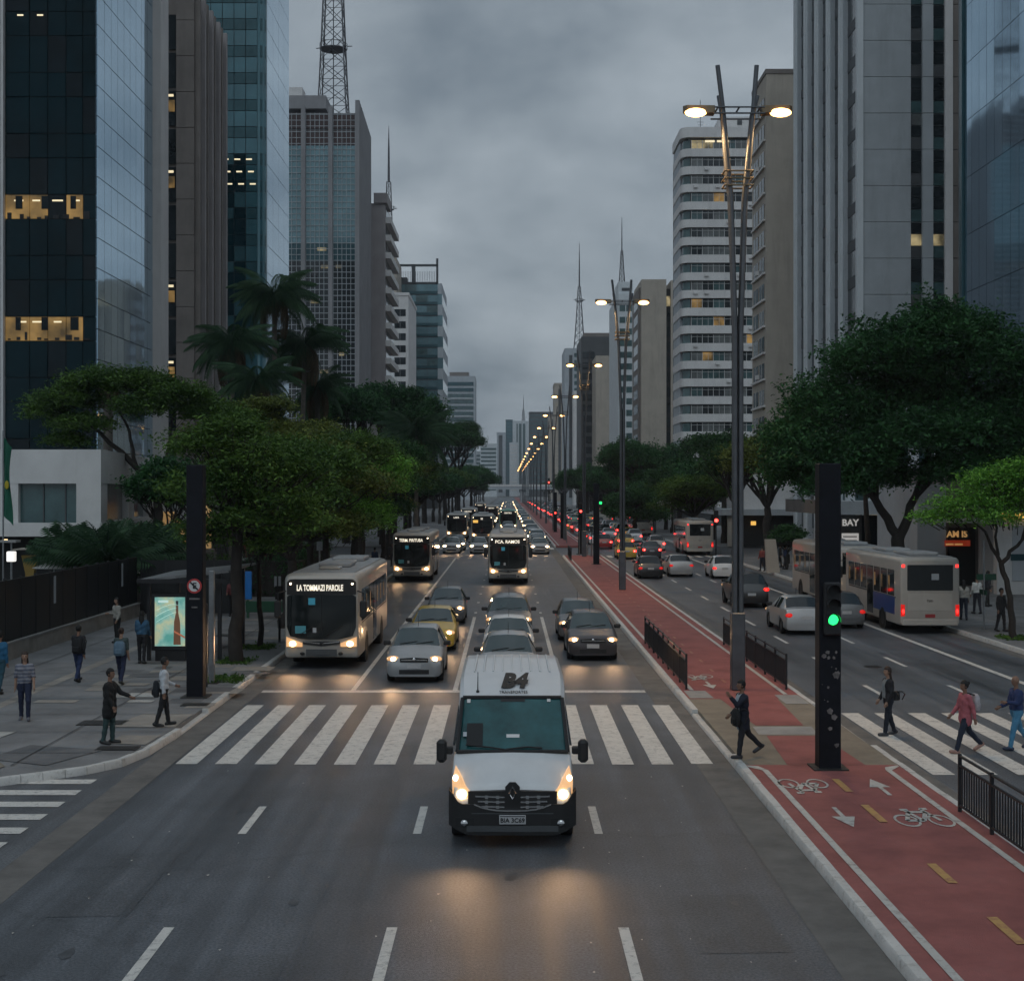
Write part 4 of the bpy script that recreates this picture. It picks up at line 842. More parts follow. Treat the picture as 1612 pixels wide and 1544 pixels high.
# far rows share four crowns
lbs = rl(7, 3.0, 7.0, 1.6, 2.0)
for i in range(22):
    y = 146+i*15 if i < 14 else 360+(i-14)*60
    k = 'far%d' % (i % 3)
    tree('street_tree', '%s tree in the distant row along the left pavement' % ('bluish green', 'dark green', 'fresh green')[i % 3], -11.5-rng.uniform(0, 3), y, lbs if k not in TREES else None, auto_limbs(9, lbs, .25, .4) if k not in TREES else None, ('deep', 'dark', 'mid')[i % 3], .2, 9, 20, .4, 'distant trees along the left pavement', share=k)
for i in range(24):
    y = 160+i*14 if i < 16 else 390+(i-16)*60
    tree('street_tree', '%s tree in the distant row along the right pavement' % ('bluish green', 'dark green', 'fresh green')[i % 3], 20.5+rng.uniform(0, 3.5), y, None, None, group='distant trees along the right pavement', share='far%d' % (i % 3))
for i, (px, y, s, top, k, lab) in enumerate(((1208, 104, 2.6, 11.0, 'olive', 'tall loose tree by the canopy left of the huge round tree'), (1158, 120, 2.2, 10.5, 'dark', 'dark tree behind the nearest lamp post'), (1092, 132, 2.8, 8.2, 'mid', 'rounded green tree above the bus on the right'), (1010, 205, 5.0, 14.8, 'deep', 'broad dark tree under the blank concrete tower'), (1060, 190, 3.8, 9.5, 'deep', 'low dark tree left of the rounded green tree'), (965, 255, 4.2, 12, 'deep', 'dark tree behind the second lamp post'), (1140, 150, 3.0, 13, 'dark', 'dark tree below the white banded apartments'), (925, 330, 5, 14, 'deep', 'dark tree behind the far signal pillar'), (1000, 170, 3, 7, 'dark', 'low dark tree above the far white bus'))):
    lbs = rl(8, s, top-s*1.1, s*.55, s*.65)
    tree('street_tree', lab, wx(px, y), y, lbs, auto_limbs(top, lbs, .22+.03*s, .4), k, .14 if y < 140 else .19, 13 if y < 140 else 9, 22, .3 if y < 140 else .4, 'trees along the right pavement')
tree('street_tree', 'thin straight trunked tree in front of the shop windows', wx(1363, 84), 84, [(0,0,9.5,1.4,1.4,1.0), (.4,.3,10.4,1.2,1.2,.8)], [([(0,0,-.1), (.05,0,4), (0,0,9)], [.2,.16,.08])], 'deep', .13, 12, 20, .28)
lbs = rl(5, 1.0, 2.4, .6, .9)
tree('small_tree', 'small bushy tree in front of the concrete canopy', wx(1240, 100), 100, lbs, auto_limbs(3, lbs, .07, .4), 'dark', .1, 16, 20, .2)
# palms
def frond_mesh(L_, droop, n, leaf, w_, mat):
    v = []; spine = []
    for i in range(n+1):
        t = i/n; spine.append(Vector((0, L_*t*(1-.12*droop*t), L_*(.35*t-droop*.62*t*t))))
    for i in range(1, n+1):
        p = spine[i]; l_ = leaf*(math.sin(math.pi*min(1, .15+.85*i/n))**.6)+.05
        for sx in (-1, 1):
            d = Vector((sx*.75, .55, -.25-.45*droop)).normalized(); a = Vector((0, 1, 0))*w_
            tip = p+d*l_+Vector((0, 0, -l_*.35*droop)); mid = p+d*l_*.5
            v += [p-a, mid-a*.9, tip, mid+a*1.1]
    m = MB(); m.v = [tuple(q) for q in v]; m.f = [(4*i, 4*i+1, 4*i+2, 4*i+3) for i in range(len(v)//4)]; m.m = [0]*len(m.f)
    m.tube(spine, [.035*(1-.8*i/n) for i in range(n+1)], 5)
    return m.mesh('frond', mat, fix=False)
FR = [frond_mesh(2.9, 1.0, 36, .8, .026, LV['palm']), frond_mesh(2.7, 1.5, 36, .8, .026, LV['palm']), frond_mesh(2.2, 1.9, 18, .6, .045, LV['dry']), frond_mesh(1.6, .55, 16, .5, .035, LV['palm'])]
def palm(label, x, y, h, s=1., n=26, r=.16, lean=0, dry=4, z=.1, low=False, tall=None):
    o = thing('palm_tree', label, 'palm', (x, y, z))
    top = (lean, 0, h)
    if h > .8: MB().tube([(0, 0, 0), (lean*.25, 0, h*.35), (lean*.6, 0, h*.7), top], [r*1.3, r, r*.95, r*.9], 9).build('trunk', m_barkP, o, 60)
    else: MB().tube([(0, 0, 0), top], [r*1.5, r], 9).build('trunk', m_bark, o, 60)
    for k in range(n):
        a = k*2.399; el = rng.uniform(-.35, .95) if not low else rng.uniform(.0, .9)
        im('frond', FR[3] if low else FR[2] if k >= n-dry else FR[k % 2], o, (top[0], top[1], h), (el if k < n-dry else -.5, 0, a), (s, s, s))
    return o
palm('tall shaggy palm, leftmost of the tall palms beside the fin tower', wx(365, 100), 100, 16.2, 1.25, 46, .2, 0, 12)
palm('tallest palm, its bright crown against the teal glass tower', wx(432, 104), 104, 20.2, 1.3, 50, .2, 0, 10)
palm('drooping palm at the right of the tall palm cluster', wx(472, 108), 108, 17.0, 1.3, 46, .2, .4, 14)
palm('palm with a bare pale trunk below the tall palm cluster', wx(500, 112), 112, 14.0, 1.1, 40, .22, 0, 12)
palm('palm hanging over the olive tree below the tall cluster', wx(405, 96), 96, 13.2, 1.2, 46, .2, 0, 14)
palm('dead topped palm with pale trunk behind the flat topped tree', wx(170, 84), 84, 12.6, .8, 14, .3, 0, 14)
palm('weeping palm with silvery fronds in front of the dark park trees', wx(655, 138), 138, 11.0, 1.7, 34, .22)
for i, (px, y) in enumerate(((130, 66), (170, 64), (205, 67), (228, 70))): palm(['leftmost low garden palm behind the fence', 'widest low garden palm behind the fence', 'third low garden palm behind the fence', 'low garden palm closest to the letter sculpture'][i], wx(px, y), y, 2.3, 1.75, 34, .16, 0, 0, .1, True)
# hedges behind the fence
def hedge(label, x0, x1, y0, y1, z1, leaf='deep', n=260):
    o = thing('hedge', label, 'hedge', ((x0+x1)/2, (y0+y1)/2, .1)); a, b = (x1-x0)/2, (y1-y0)/2
    c = np.stack([rng.uniform(-a, a, n), rng.uniform(-b, b, n), rng.uniform(.1, z1, n)], 1); v = leaves(c, 24, (.16, .16, .14), .07)
    q = lk(bpy.data.objects.new('foliage', quads_mesh('foliage', v, LV[leaf]))); q.parent = o
    MB().box(-a*.9, a*.9, -b*.8, b*.8, 0, z1*.8).build('stems', m_bark, o); return o
hedge('dark clipped hedge behind the bus shelter', -20, -14, 64, 66.5, 2.2); hedge('leafy hedge under the letter sculpture', wx(300, 88)-3, wx(300, 88)+3, 86, 88, 1.6, 'mid')
hedge('dark hedge beside the second kerb tree', -14.5, -11, 74, 77, 2.4, 'deep'); hedge('low hedge beyond the far left pavement trees', -16, -12, 92, 96, 2.6, 'dark', 300)
# grass squares at the tree bases
for x, y, lab in ((-8.95, 46.0, 'tuft of grass round the tree nearest the bus shelter'), (-8.95, 50.2, 'tuft of grass round the slim tree'), (-8.4, 41.6, 'tuft of grass at the foot of the grey post'), (19.3, 53.3, 'tuft of grass round the bright green tree')):
    c = np.stack([rng.uniform(-.5, .5, 90), rng.uniform(-.7, .7, 90), rng.uniform(.01, .08, 90)], 1)+np.array([x, y, .15]); tag(lk(bpy.data.objects.new('grass', quads_mesh('grass', leaves(c, 8, (.08, .08, .03), .05, 0), LV['mid']))), lab, kind='stuff')
# ---------------------------------------------------------------- street furniture
m_lampglow = M('sodium_lamp', (1, .7, .4), .4, emit=(1, .5, .16), es=9)
m_lampbody = M('lamp_housing', (.16, .12, .07), .5, .3, .2, 4, coords='obj')
m_green = M('green_signal', (.0, .5, .2), .4, emit=(.02, 1, .17), es=2.4); m_redS = M('red_signal', (.5, 0, 0), .4, emit=(1, .04, .03), es=9)
m_post = M('lamp_post_steel', (.12, .125, .135), .4, .7, .2, 2, coords='obj')
m_navy = M('black_pillar_paint', (.006, .007, .011), .6, 0, .4, 3, ior=1.3, coords='obj')
# double-tube street lamps
def lamp_post():
    o = thing('street_lamp', '', 'street lamp')
    for sx in (-1, 1):
        for sy in (-1, 1):
            tp = 17.6 if sy < 0 else 16.9
            MB().tube([(sx*.08, sy*.08, 0), (sx*.08, sy*.08, 10.2), (sx*.2, sy*.11, 13.9), (sx*.27, sy*.16, 14.6), (sx*.42+.02*sy, sy*.22, 16.3), (sx*.55+.06*sy, sy*.28, tp)], [.075, .075, .072, .072, .068, .065], 10).build('tube', m_post, o, 50)
    MB().box(-.19, .19, -.19, .19, 0, 2.2, c=.03).build('base_sleeve', m_post, o)
    b = MB()
    for z in (14.25, 14.45, 14.65):
        for sy in (-.24, .24): b.tube([(-.42, sy, z), (.42, sy, z)], .025, 6)
        for sx in (-.4, .4): b.tube([(sx, -.24, z), (sx, .24, z)], .025, 6)
    b.build('collar', m_lampbody, o)
    b = MB()
    for z in (16.25, 16.42):
        for sy in (-.32, .32): b.tube([(-.72, sy, z), (.72, sy, z)], .025, 6)
    for sx in (-.6, 0, .6): b.tube([(sx, -.32, 16.42), (sx, .32, 16.42)], .025, 6)
    b.build('cross_frame', m_post, o)
    for sx in (-1, 1):
        pts = [(sx*.66, -.2), (sx*1.45, -.16), (sx*1.55, 0), (sx*1.45, .16), (sx*.66, .2)]
        h = MB().add([(x, y, 16.28+abs(x)*.03) for x, y in pts]+[(x, y*.8, 16.5+abs(x)*.02) for x, y in pts], [(0,1,2,3,4), (9,8,7,6,5)]+[(i, (i+1)%5, 5+(i+1)%5, 5+i) for i in range(5)]).build('lamp_head', m_lampbody, o)
        MB().ball((sx*1.2, -.1, 16.32), (.31, .2, .12), 12, 8).build('lens', m_lampglow, h, 60)
    return o
lp = lamp_post(); SP = 40.
names = ['nearest street lamp with twin steel tubes and two glowing heads beside the pedestrian crossing', 'second street lamp down the bike path, standing past the railings', 'third street lamp down the bike path', 'fourth street lamp down the bike path', 'fifth street lamp down the bike path']
for i in range(19):
    o = lp if i == 0 else copy_tree(lp)
    o.location = (6.5, 39.6+SP*i, .15); tag(o, names[i] if i < 5 else 'tiny distant street lamp in the receding line over the bike path', 'street lamp', 'street lamps along the bike path')
    if i < 3:
        for sx in (-1, 1):
            l = bpy.data.lights.new('lamp_light', 'SPOT'); l.energy = 1300; l.color = (1, .62, .28); l.spot_size = R(150); l.spot_blend = .6; l.shadow_soft_size = .25
            q = lk(bpy.data.objects.new('lamp_light', l)); q.parent = o; q.location = (sx*1.2, -.1, 16.15)
# black signal pillars
m_stick = M('torn_stickers', (.15, .135, .13), .8, 0, .5, 8, coords='obj')
def pillar(label, x, y, h, lights, wdt=.45, dep=.42, sign=False, stickers=False, grp='black signal pillars'):
    o = thing('signal_pillar', label, 'traffic signal', (x, y, .15), 0, grp)
    MB().box(-wdt/2, wdt/2, -dep/2, dep/2, 0, h, c=.02).build('column', m_navy, o); MB().box(-wdt*.8, wdt*.8, -dep*.8, dep*.8, -.02, .03).build('base_plate', m_iron, o)
    for (z, m, sx) in lights:
        hd = MB().box(-.17+sx, .17+sx, -dep/2-.14, -dep/2+.01, z-.32, z+.75, c=.03).build('signal_head', m_black, o)
        for k, zz_ in enumerate((z, z+.3, z+.58)):
            vz = MB(); n = 10
            ring = [(sx+.13*math.cos(a), .13*math.sin(a)+zz_) for a in lin(-.3, math.pi+.3, n)]
            vz.loft([[(p, -dep/2-.14, q) for p, q in ring], [(p, -dep/2-.32, q) for p, q in ring]], closed=False, cap=False); vz.build('visor', m_black, hd)
            MB().tube([(sx, -dep/2-.14, zz_), (sx, -dep/2-.165, zz_)], .105, 16).build('lens', m if k == 0 else m_dark, hd)
    if sign:
        s = MB().tube([(0, -dep/2, 3.05), (0, -dep/2-.03, 3.05)], .2, 24).build('sign_ring', M('sign_red', (.45, .04, .04), .5), o)
        MB().tube([(0, -dep/2-.03, 3.05), (0, -dep/2-.036, 3.05)], .15, 24).build('sign_face', m_white, s)
        im('letter', text_mesh('E', .22, m_black, off=.006), s, (.01, -dep/2-.041, 3.05), (R(90), 0, 0)); MB().add([(-.12,-dep/2-.046,3.14), (-.09,-dep/2-.046,3.17), (.12,-dep/2-.046,2.96), (.09,-dep/2-.046,2.93)], [(0,1,2,3)]).build('slash', m_black, s)
        for q, (zz_, a) in enumerate(((2.68, .14), (2.45, .08))): MB().box(-a, a, -dep/2-.008, -dep/2, zz_, zz_+.04).build('sticker', m_stick, o)
    if stickers:
        for k in range(17):
            u, v = rng.uniform(-.18, .18), rng.uniform(1.1, 2.4); a = rng.uniform(.01, .05) if k > 5 else rng.uniform(.05, .1); t = rng.uniform(0, 3)
            MB().add([(u+a*math.cos(t+i*1.25)*rng.uniform(.6, 1.2), -dep/2-.004-.0004*k, v-.6*(k % 2)+a*math.sin(t+i*1.25)*rng.uniform(.6, 1.3)) for i in range(5)], [(0,1,2,3,4)]).build('sticker', m_stick, o)
    return o
pillar('black signal pillar with a green light standing on the red bike path', 6.52, 28.5, 6.2, [(3.05, m_green, .02)], .44, .42, stickers=True)
pillar('black pillar with a round no stopping sign on the left corner', -8.55, 38.3, 6.35, [], .45, .42, sign=True)
pillar('far black signal pillar with a green light past the railings', 6.75, 107, 6.2, [(4.7, m_green, .3)])
pillar('far black signal pillar showing red before the cross street', 6.45, 124.5, 5.6, [(3.8, m_redS, 0)])
pillar('distant signal pillar showing red beyond the cross street', 6.4, 190, 5.4, [(2.6, m_redS, 0)]); pillar('distant dark pillar beyond the cross street', 6.4, 165, 5.4, [])
for i, (px, y, z, m, lab) in enumerate(((1127, 112, 3.3, m_redS, 'thin signal post showing red beside the bus on the right'), (948, 300, 7, m_redS, 'distant overhead red signal'), (864, 260, 7.2, m_redS, 'distant small red signal above the traffic'), (624, 110, 4.8, m_green, 'green signal on a thin post beside the second bus'))):
    o = thing('signal_post', lab, 'traffic signal', (wx(px, y), y, 0)); MB().tube([(0, 0, 0), (0, 0, z+.6)], .06, 8).build('post', m_black, o); hd = MB().box(-.18, .18, -.2, 0, z-.3, z+.9, c=.03).build('signal_head', m_black, o); MB().tube([(0, -.2, z+.1), (0, -.24, z+.1)], .14, 14).build('lens', m, hd)
# railings on the median: each bar a piece
def railing(label, x, y0, y1, step=.125, h=1.0, post=1.55):
    o = thing('railing', label, 'railing', (x, y0, .15), 0, 'black railings along the bike path'); Ln = y1-y0
    MB().box(-.025, .025, 0, Ln, h-.04, h, c=.008).build('top_rail', m_black, o); MB().box(-.02, .02, 0, Ln, h-.2, h-.165).build('rail', m_black, o); MB().box(-.02, .02, 0, Ln, .1, .135).build('bottom_rail', m_black, o)
    bar = MB().box(-.011, .011, -.011, .011, .135, h-.2).mesh('bar', m_black); pst = MB().box(-.03, .03, -.03, .03, -.02, h+.02, c=.008).mesh('post', m_black)
    n = max(1, round(Ln/post))
    for k in range(n+1): im('post', pst, o, (0, Ln*k/n, 0))
    k = int(Ln/step)
    for i in range(1, k): im('bar', bar, o, (0, i*Ln/k, 0))
    return o
railing('black railing along the left edge of the bike path past the crossing', 5.06, 39.7, 51.6); railing('black railing along the right edge of the bike path past the crossing', 7.9, 39.7, 51.2)
railing('black railing in the lower right corner beside the bike path', 7.95, 13.2, 24.6)
for y, lab in ((113, 'far short railing before the cross street'),): railing(lab, 5.1, y, y+6, .3)
# left fence: dark panels on a low wall
o = thing('garden_fence', 'tall black panel fence on a low concrete wall along the left pavement', 'fence', (-16.75, 30, .15))
ib('low_wall', m_slab, (-.14, .16, 0, 33, 0, .55), o); ib('low_wall_cap', m_conc, (-.17, .19, 0, 33, .55, .6), o)
m_fence = M('fence_panel', (.007, .008, .009), .5, 0, .3, 1)
for k in range(22): ib('fence_panel', m_fence, (-.03, .03, 1.5*k+.02, 1.5*k+1.46, .6, 2.65), o); ib('fence_post', m_black, (-.05, .05, 1.5*k-.03, 1.5*k+.03, .6, 2.72), o)
for k in (14, 20): ib('notice', m_cH, (.035, .05, 1.5*k+.4, 1.5*k+.62, 1.5, 2.5), o)
o = thing('garden_fence', 'dark gate wall where the left pavement widens', 'fence', (-16.6, 63.2, .15))
for k in range(4): ib('fence_panel', m_fence, (.02+1.1*k, 1.08+1.1*k, -.03, .03, .1, 2.5), o); ib('fence_post', m_black, (1.1*k-.03, 1.1*k+.03, -.05, .05, 0, 2.6), o)
# bus shelter with lit poster
o = thing('bus_shelter', 'bus shelter with sloping roof and lit green advertising poster', 'bus shelter', (-11.2, 46.4, .15))
m_shr = M('shelter_roof', (.2, .2, .2), .5, .2, .2, 2)
MB().prism([(-1.0, 2.62), (2.0, 2.95), (2.0, 3.02), (-1.0, 2.72)], 'y', -.4, 4.6).build('roof', m_shr, o); MB().box(-1.02, 2.02, -.45, -.38, 2.6, 2.74).build('roof_edge', m_black, o)
for x, y in ((-.75, .1), (1.6, .1), (-.75, 4.2), (1.6, 4.2)): MB().box(x-.06, x+.06, y-.06, y+.06, 0, 2.72 if x < 0 else 2.92).build('post', m_black, o)
MB().box(-.62, .62, -.12, .1, .35, 2.25, c=.02).build('poster_case', m_black, o); ib('plinth', m_black, (-.5, .5, -.08, .06, 0, .35), o)
def poster_mat():
    m = bpy.data.materials.new('lit_poster'); m.use_nodes = True; n = m.node_tree.nodes; l = m.node_tree.links; p = n['Principled BSDF']
    t = n.new('ShaderNodeTexCoord'); nz = n.new('ShaderNodeTexNoise'); nz.inputs['Scale'].default_value = 1.8; nz.inputs['Detail'].default_value = 3; l.new(t.outputs['Object'], nz.inputs[0])
    r = n.new('ShaderNodeValToRGB'); l.new(nz.outputs[0], r.inputs[0]); e = r.color_ramp.elements; e[0].position = .35; e[0].color = (.12, .42, .36, 1); e[1].position = .62; e[1].color = (.62, .66, .42, 1); q = e.new(.5); q.color = (.3, .58, .5, 1)
    l.new(r.outputs[0], p.inputs['Emission Color']); p.inputs['Emission Strength'].default_value = .42; l.new(r.outputs[0], p.inputs['Base Color']); return m
pz = MB().box(-.5, .5, -.14, -.121, .5, 2.12).build('poster', poster_mat(), o)
m_pb = M('poster_bottle', (.1, .06, .04), .5, emit=(.22, .1, .05), es=.35); m_ps = M('poster_text', (.6, .8, .75), .5, emit=(.7, .95, .85), es=.5); m_po = M('poster_ribbon', (.5, .15, .08), .5, emit=(.6, .2, .1), es=.4)
MB().prism([(.12, .55), (.36, .55), (.34, 1.3), (.28, 1.6), (.28, 1.85), (.2, 1.85), (.2, 1.6), (.14, 1.3)], 'y', -.146, -.141).build('poster_picture', m_pb, pz); MB().box(.2, .28, -.148, -.141, 1.87, 2.0).build('poster_picture', m_cG, pz)
MB().box(-.38, -.05, -.146, -.141, 1.94, 2.02).build('poster_text', m_ps, pz); MB().prism([(.14, 1.02), (.5, .82), (.5, .76), (.14, .96)], 'y', -.15, -.147).build('poster_picture', m_po, pz)
for k in range(3): MB().tube([(-.45+.9*t, -.144, 1.3+.12*k+.35*math.sin(t*1.6+.2*k)) for t in lin(0, .75, 8)], .006, 4).build('poster_line', m_ps, pz)
MB().box(-.6, 1.5, 3.6, 4.0, .42, .48).build('bench', m_steel, o)
o = thing('steel_post', 'plain grey steel post right of the black sign pillar', 'post', (wx(333.5, 41), 41, .15)); MB().box(-.075, .075, -.09, .09, 0, 3.3, c=.02).build('column', m_steel, o); MB().box(-.2, .2, -.2, .2, 0, .03).build('base_plate', m_iron, o)
o = thing('amber_marker', 'slim dark post with an amber light strip behind the black sign pillar', 'post', (wx(323, 40.2), 40.2, .15)); MB().box(-.06, .06, -.06, .06, 0, 2.4).build('column', m_black, o); MB().box(-.02, .03, -.075, -.06, .9, 1.7).build('light_strip', m_amb, o)
# green low rail and barrier
o = thing('green_barrier', 'low dark green barrier beside the slim pavement tree', 'barrier', (wx(440, 62), 62, .15))
m_gr = M('green_enamel', (.01, .07, .035), .5); MB().box(-1.5, 1.2, -.05, .05, .25, .75, c=.02).build('panel', m_gr, o)
for x in (-1.4, 1.1): MB().box(x-.05, x+.05, -.06, .06, 0, .8).build('foot', m_gr, o)
for i, (px, y, h_) in enumerate(((440, 52, 2.1), (488, 70, 3.6), (503, 78, 2.8), (437, 66, 1.6))):
    o = thing('sign_post', ['dark thin post beside the bus front', 'tall grey post behind the first bus roof', 'short grey post behind the first bus roof', 'thin short post behind the green barrier'][i], 'post', (wx(px, y), y, .15)); MB().tube([(0, 0, 0), (0, 0, h_)], .045, 8).build('tube', m_black if i in (0, 3) else m_steel, o); MB().box(-.16, .16, -.02, .02, h_-.5, h_).build('plate', m_steel if i else m_black, o)
o = thing('info_panel', 'bright blue banner post on the left pavement', 'sign', (wx(387, 70), 70, .15)); MB().box(-.25, .3, -.05, .05, .2, 1.6, c=.02).build('panel', M('blue_panel', (.02, .2, .6), .5), o); MB().box(-.05, .05, -.04, .04, 0, .2).build('foot', m_steel, o)
# letter sculpture
o = thing('letter_sculpture', 'large golden letter M sculpture behind the black sign pillar', 'sculpture', (wx(292, 92), 92, 2.0))
m_gold = M('gold_letter_baked_light', (.62, .42, .2), .6, emit=(.9, .55, .22), es=.22); m_goldd = M('letter_side', (.35, .22, .14), .7)  # spotlights' light on the letter put in as faint emission
for pts, m in (([(-1.55, 0), (-1.2, 0), (-1.2, 2.4), (-1.55, 2.4)], m_gold), ([(-1.2, 2.3), (-.15, .2), (.3, .2), (-.8, 2.4)], m_gold), ([(-.15, 0), (.35, 0), (1.4, 2.9), (.9, 2.9)], m_gold), ([(1.1, 0), (1.6, 0), (1.6, 2.9), (1.1, 2.9)], m_gold)): MB().prism(pts, 'y', -.3, .5).build('letter_stroke', m, o)
MB().box(-1.9, 1.9, -.5, .8, -1.9, -.05).build('plinth', m_cB, o)
o = thing('food_kiosk', 'dark red kiosk with lit menu boards far behind the left trees', 'kiosk', (wx(420, 118), 118, .15))
m_krd = M('kiosk_red', (.16, .02, .025), .6); ib('body', m_krd, (-2, 2, 0, 3, 0, 4.6), o); ib('menu_board', m_signW, (-.9, .0, -.08, 0, 2.4, 2.9), o); ib('menu_board', m_signW, (.7, 1.5, -.08, 0, 2.0, 2.25), o); ib('counter', m_shopw, (-1.7, 1.7, -.05, 0, .9, 1.9), o)
# flag
o = thing('flag', 'green hanging flag on a pole at the left edge', 'flag', (wx(5, 64), 64, .15)); MB().tube([(0, 0, 0), (0, 0, 8.4)], .04, 8).build('pole', m_steel, o)
fm = MB(); n = 12; V = []
for i in range(n+1):
    t = i/n
    for j in range(5): V.append((.02+.09*j*(1-.3*math.sin(t*5)), .07*math.sin(j*1.9+t*3), 8.1-3.6*t-.12*j))
fm.add(V, [(5*i+j, 5*i+j+1, 5*i+5+j+1, 5*i+5+j) for i in range(n) for j in range(4)], 0).build('cloth', M('flag_green', (.008, .1, .06), .8), o, 60)
MB().ball((.2, -.1, 5.9), (.1, .03, .2), 8, 6).build('emblem', M('flag_yellow', (.4, .32, .02), .8), o)
for i, (px, y, z) in enumerate(((18, 62, 2.9),)):
    o = thing('garden_lantern', 'small white lantern on a post at the left edge', 'lamp', (wx(px, y), y, .15)); MB().tube([(0, 0, 0), (0, 0, z-.4)], .05, 8).build('post', m_steel, o); MB().box(-.17, .17, -.17, .17, z-.4, z+.05, c=.03).build('lantern', M('lantern_glow', (.8, .8, .8), .5, emit=(1, .96, .9), es=.9), o); MB().box(-.5, .3, -.3, .3, z+.45, z+.55).build('hood', m_conc, o); MB().tube([(0, 0, z), (0, 0, z+.5)], .04, 8).build('stem', m_steel, o)
o = thing('garden_canopy', 'pale curved garden canopy on a yellow column behind the fence', 'canopy', (wx(48, 68), 68, .15)); MB().loft([[(x, -.8, 2.55+.25*math.cos(x*.9)), (x, .8, 2.55+.25*math.cos(x*.9)), (x, .8, 2.62+.25*math.cos(x*.9)), (x, -.8, 2.62+.25*math.cos(x*.9))] for x in lin(-.6, 2.6, 10)]).build('roof', m_cC, o); MB().prism([(-.2, 0), (.2, 0), (.2, 1.6), (.4, 2.5), (-.4, 2.5), (-.2, 1.6)], 'y', -.15, .15).build('column', M('ochre', (.3, .2, .05), .8), o); MB().ball((2.4, -.9, 2.5), .09, 8, 6).build('bulb', m_warm, o)
o = thing('parasol', 'small pale parasol behind the fence', 'parasol', (wx(85, 66), 66, .15)); MB().tube([(0, 0, 0), (0, 0, 2.3)], .03, 6).build('pole', m_steel, o); MB().tube([(0, 0, 2.0), (0, 0, 2.35)], [1.0, .05], 10).build('canopy', m_cE, o)
for i, (px, y) in enumerate(((912, 122), (931, 119), (925, 122.5), (892, 150))):
    o = thing('crossing_post', ['thin post at the far island crossing', 'second thin post at the far island crossing', 'third thin post at the far island crossing', 'thin post beyond the far island crossing'][i], 'post', (wx(px, y), y, .15)); MB().tube([(0, 0, 0), (0, 0, 2.6)], .05, 8).build('tube', m_steel, o); MB().box(-.12, .12, -.05, .05, 2.1, 2.6).build('box', m_black, o)
o = thing('street_sign', 'thin post with a small green street name plate by the right kerb', 'sign', (wx(1549, 57), 57, .15)); MB().tube([(0, 0, 0), (0, 0, 3.6)], .04, 8).build('post', m_steel, o); MB().box(-.3, .5, -.02, .02, 2.0, 2.25).build('plate', m_gr, o); MB().box(-.02, .02, -.3, .5, 1.4, 1.6).build('plate', m_gr, o)
o = thing('stone_marker', 'leaning pale stone slab on the right pavement', 'marker', (wx(1218, 96), 96, .15)); MB().prism([(-.5, 0), (.4, 0), (.1, 2.3), (-.6, 2.3)], 'y', -.2, .2).build('slab', m_cC, o)
# ---------------------------------------------------------------- vehicles (local: nose at y=0 facing -Y, tail at +Y)
m_tyre = M('tyre_rubber', (.012, .012, .013), .8, 0, .2, 6, coords='obj'); m_rim = M('wheel_rim', (.25, .25, .26), .35, .8, .2, 5, coords='obj')
m_vglass = M('van_glass', (.016, .085, .09), .04, 0, .4, 2, ior=1.62, coords='obj'); m_cglass = M('car_glass', (.025, .045, .05), .04, 0, .2, 2, ior=1.85, coords='obj'); m_sglass = M('side_glass', (.012, .016, .018), .05, 0, .2, 2, ior=1.6, coords='obj')
m_plast = M('black_plastic', (.013, .013, .014), .55, 0, .2, 5, coords='obj'); m_chrome = M('chrome', (.6, .6, .6), .15, 1, .05, 5, coords='obj')
m_hl = M('headlight_on', (1, .9, .7), .3, emit=(1, .64, .3), es=14); m_hl2 = M('sidelight_on', (1, .9, .7), .3, emit=(1, .78, .5), es=10); m_lens = M('headlight_lens', (.3, .28, .25), .1, .3, .2, 5, coords='obj', emit=(1, .52, .2), es=.75)
m_tl = M('tail_light_on', (.4, .01, .01), .3, emit=(1, .025, .02), es=3); m_hlG = M('far_headlight_lens', (1, .9, .7), .3, emit=(1, .66, .34), es=9); m_tlG = M('far_tail_lens', (.4, .01, .01), .3, emit=(1, .02, .015), es=6); m_tlF = M('far_brake_light', (.4, .01, .01), .3, emit=(1, .03, .025), es=26); m_hlF = M('far_headlight', (1, .9, .7), .3, emit=(1, .7, .4), es=30); m_tl3 = M('brake_light_on', (.4, .01, .01), .25, emit=(1, .02, .012), es=1.3); m_tl2 = M('tail_light_dim', (.35, .01, .01), .25, emit=(1, .02, .012), es=.5)
m_plate = M('number_plate', (.42, .42, .43), .5, 0, .08, 6, coords='obj'); m_plr = M('red_number_plate', (.3, .03, .03), .5); m_ptxt = M('plate_letters', (.02, .02, .02), .6)
m_int = M('vehicle_interior', (.01, .01, .011), .8)
def cpaint(name, col, metal=0, rough=.35): return M(name, col, rough, metal, .06, 2, coat=.35, coords='obj', stain=.06, stain_col=(.1, .09, .08))
PC = {'white': cpaint('white_car_paint', (.6, .61, .62)), 'silver': cpaint('silver_car_paint', (.36, .37, .38), .45), 'grey': cpaint('grey_car_paint', (.12, .125, .13), .3), 'black': cpaint('black_car_paint', (.012, .012, .014)),
      'yellow': cpaint('yellow_taxi_paint', (.5, .34, .05)), 'brown': cpaint('graphite_car_paint', (.06, .055, .06), .3), 'red': cpaint('red_car_paint', (.25, .02, .02)), 'green': cpaint('green_car_paint', (.1, .28, .2)), 'blue': cpaint('blue_grey_car_paint', (.13, .17, .2), .3)}
def arcz(y, wheels, zb, r):
    for c in wheels:
        d = abs(y-c)
        if d < r*1.22: return max(zb, .02+math.sqrt(max(0, (r*1.22)**2-d*d))+r*.9-.0)
    return zb
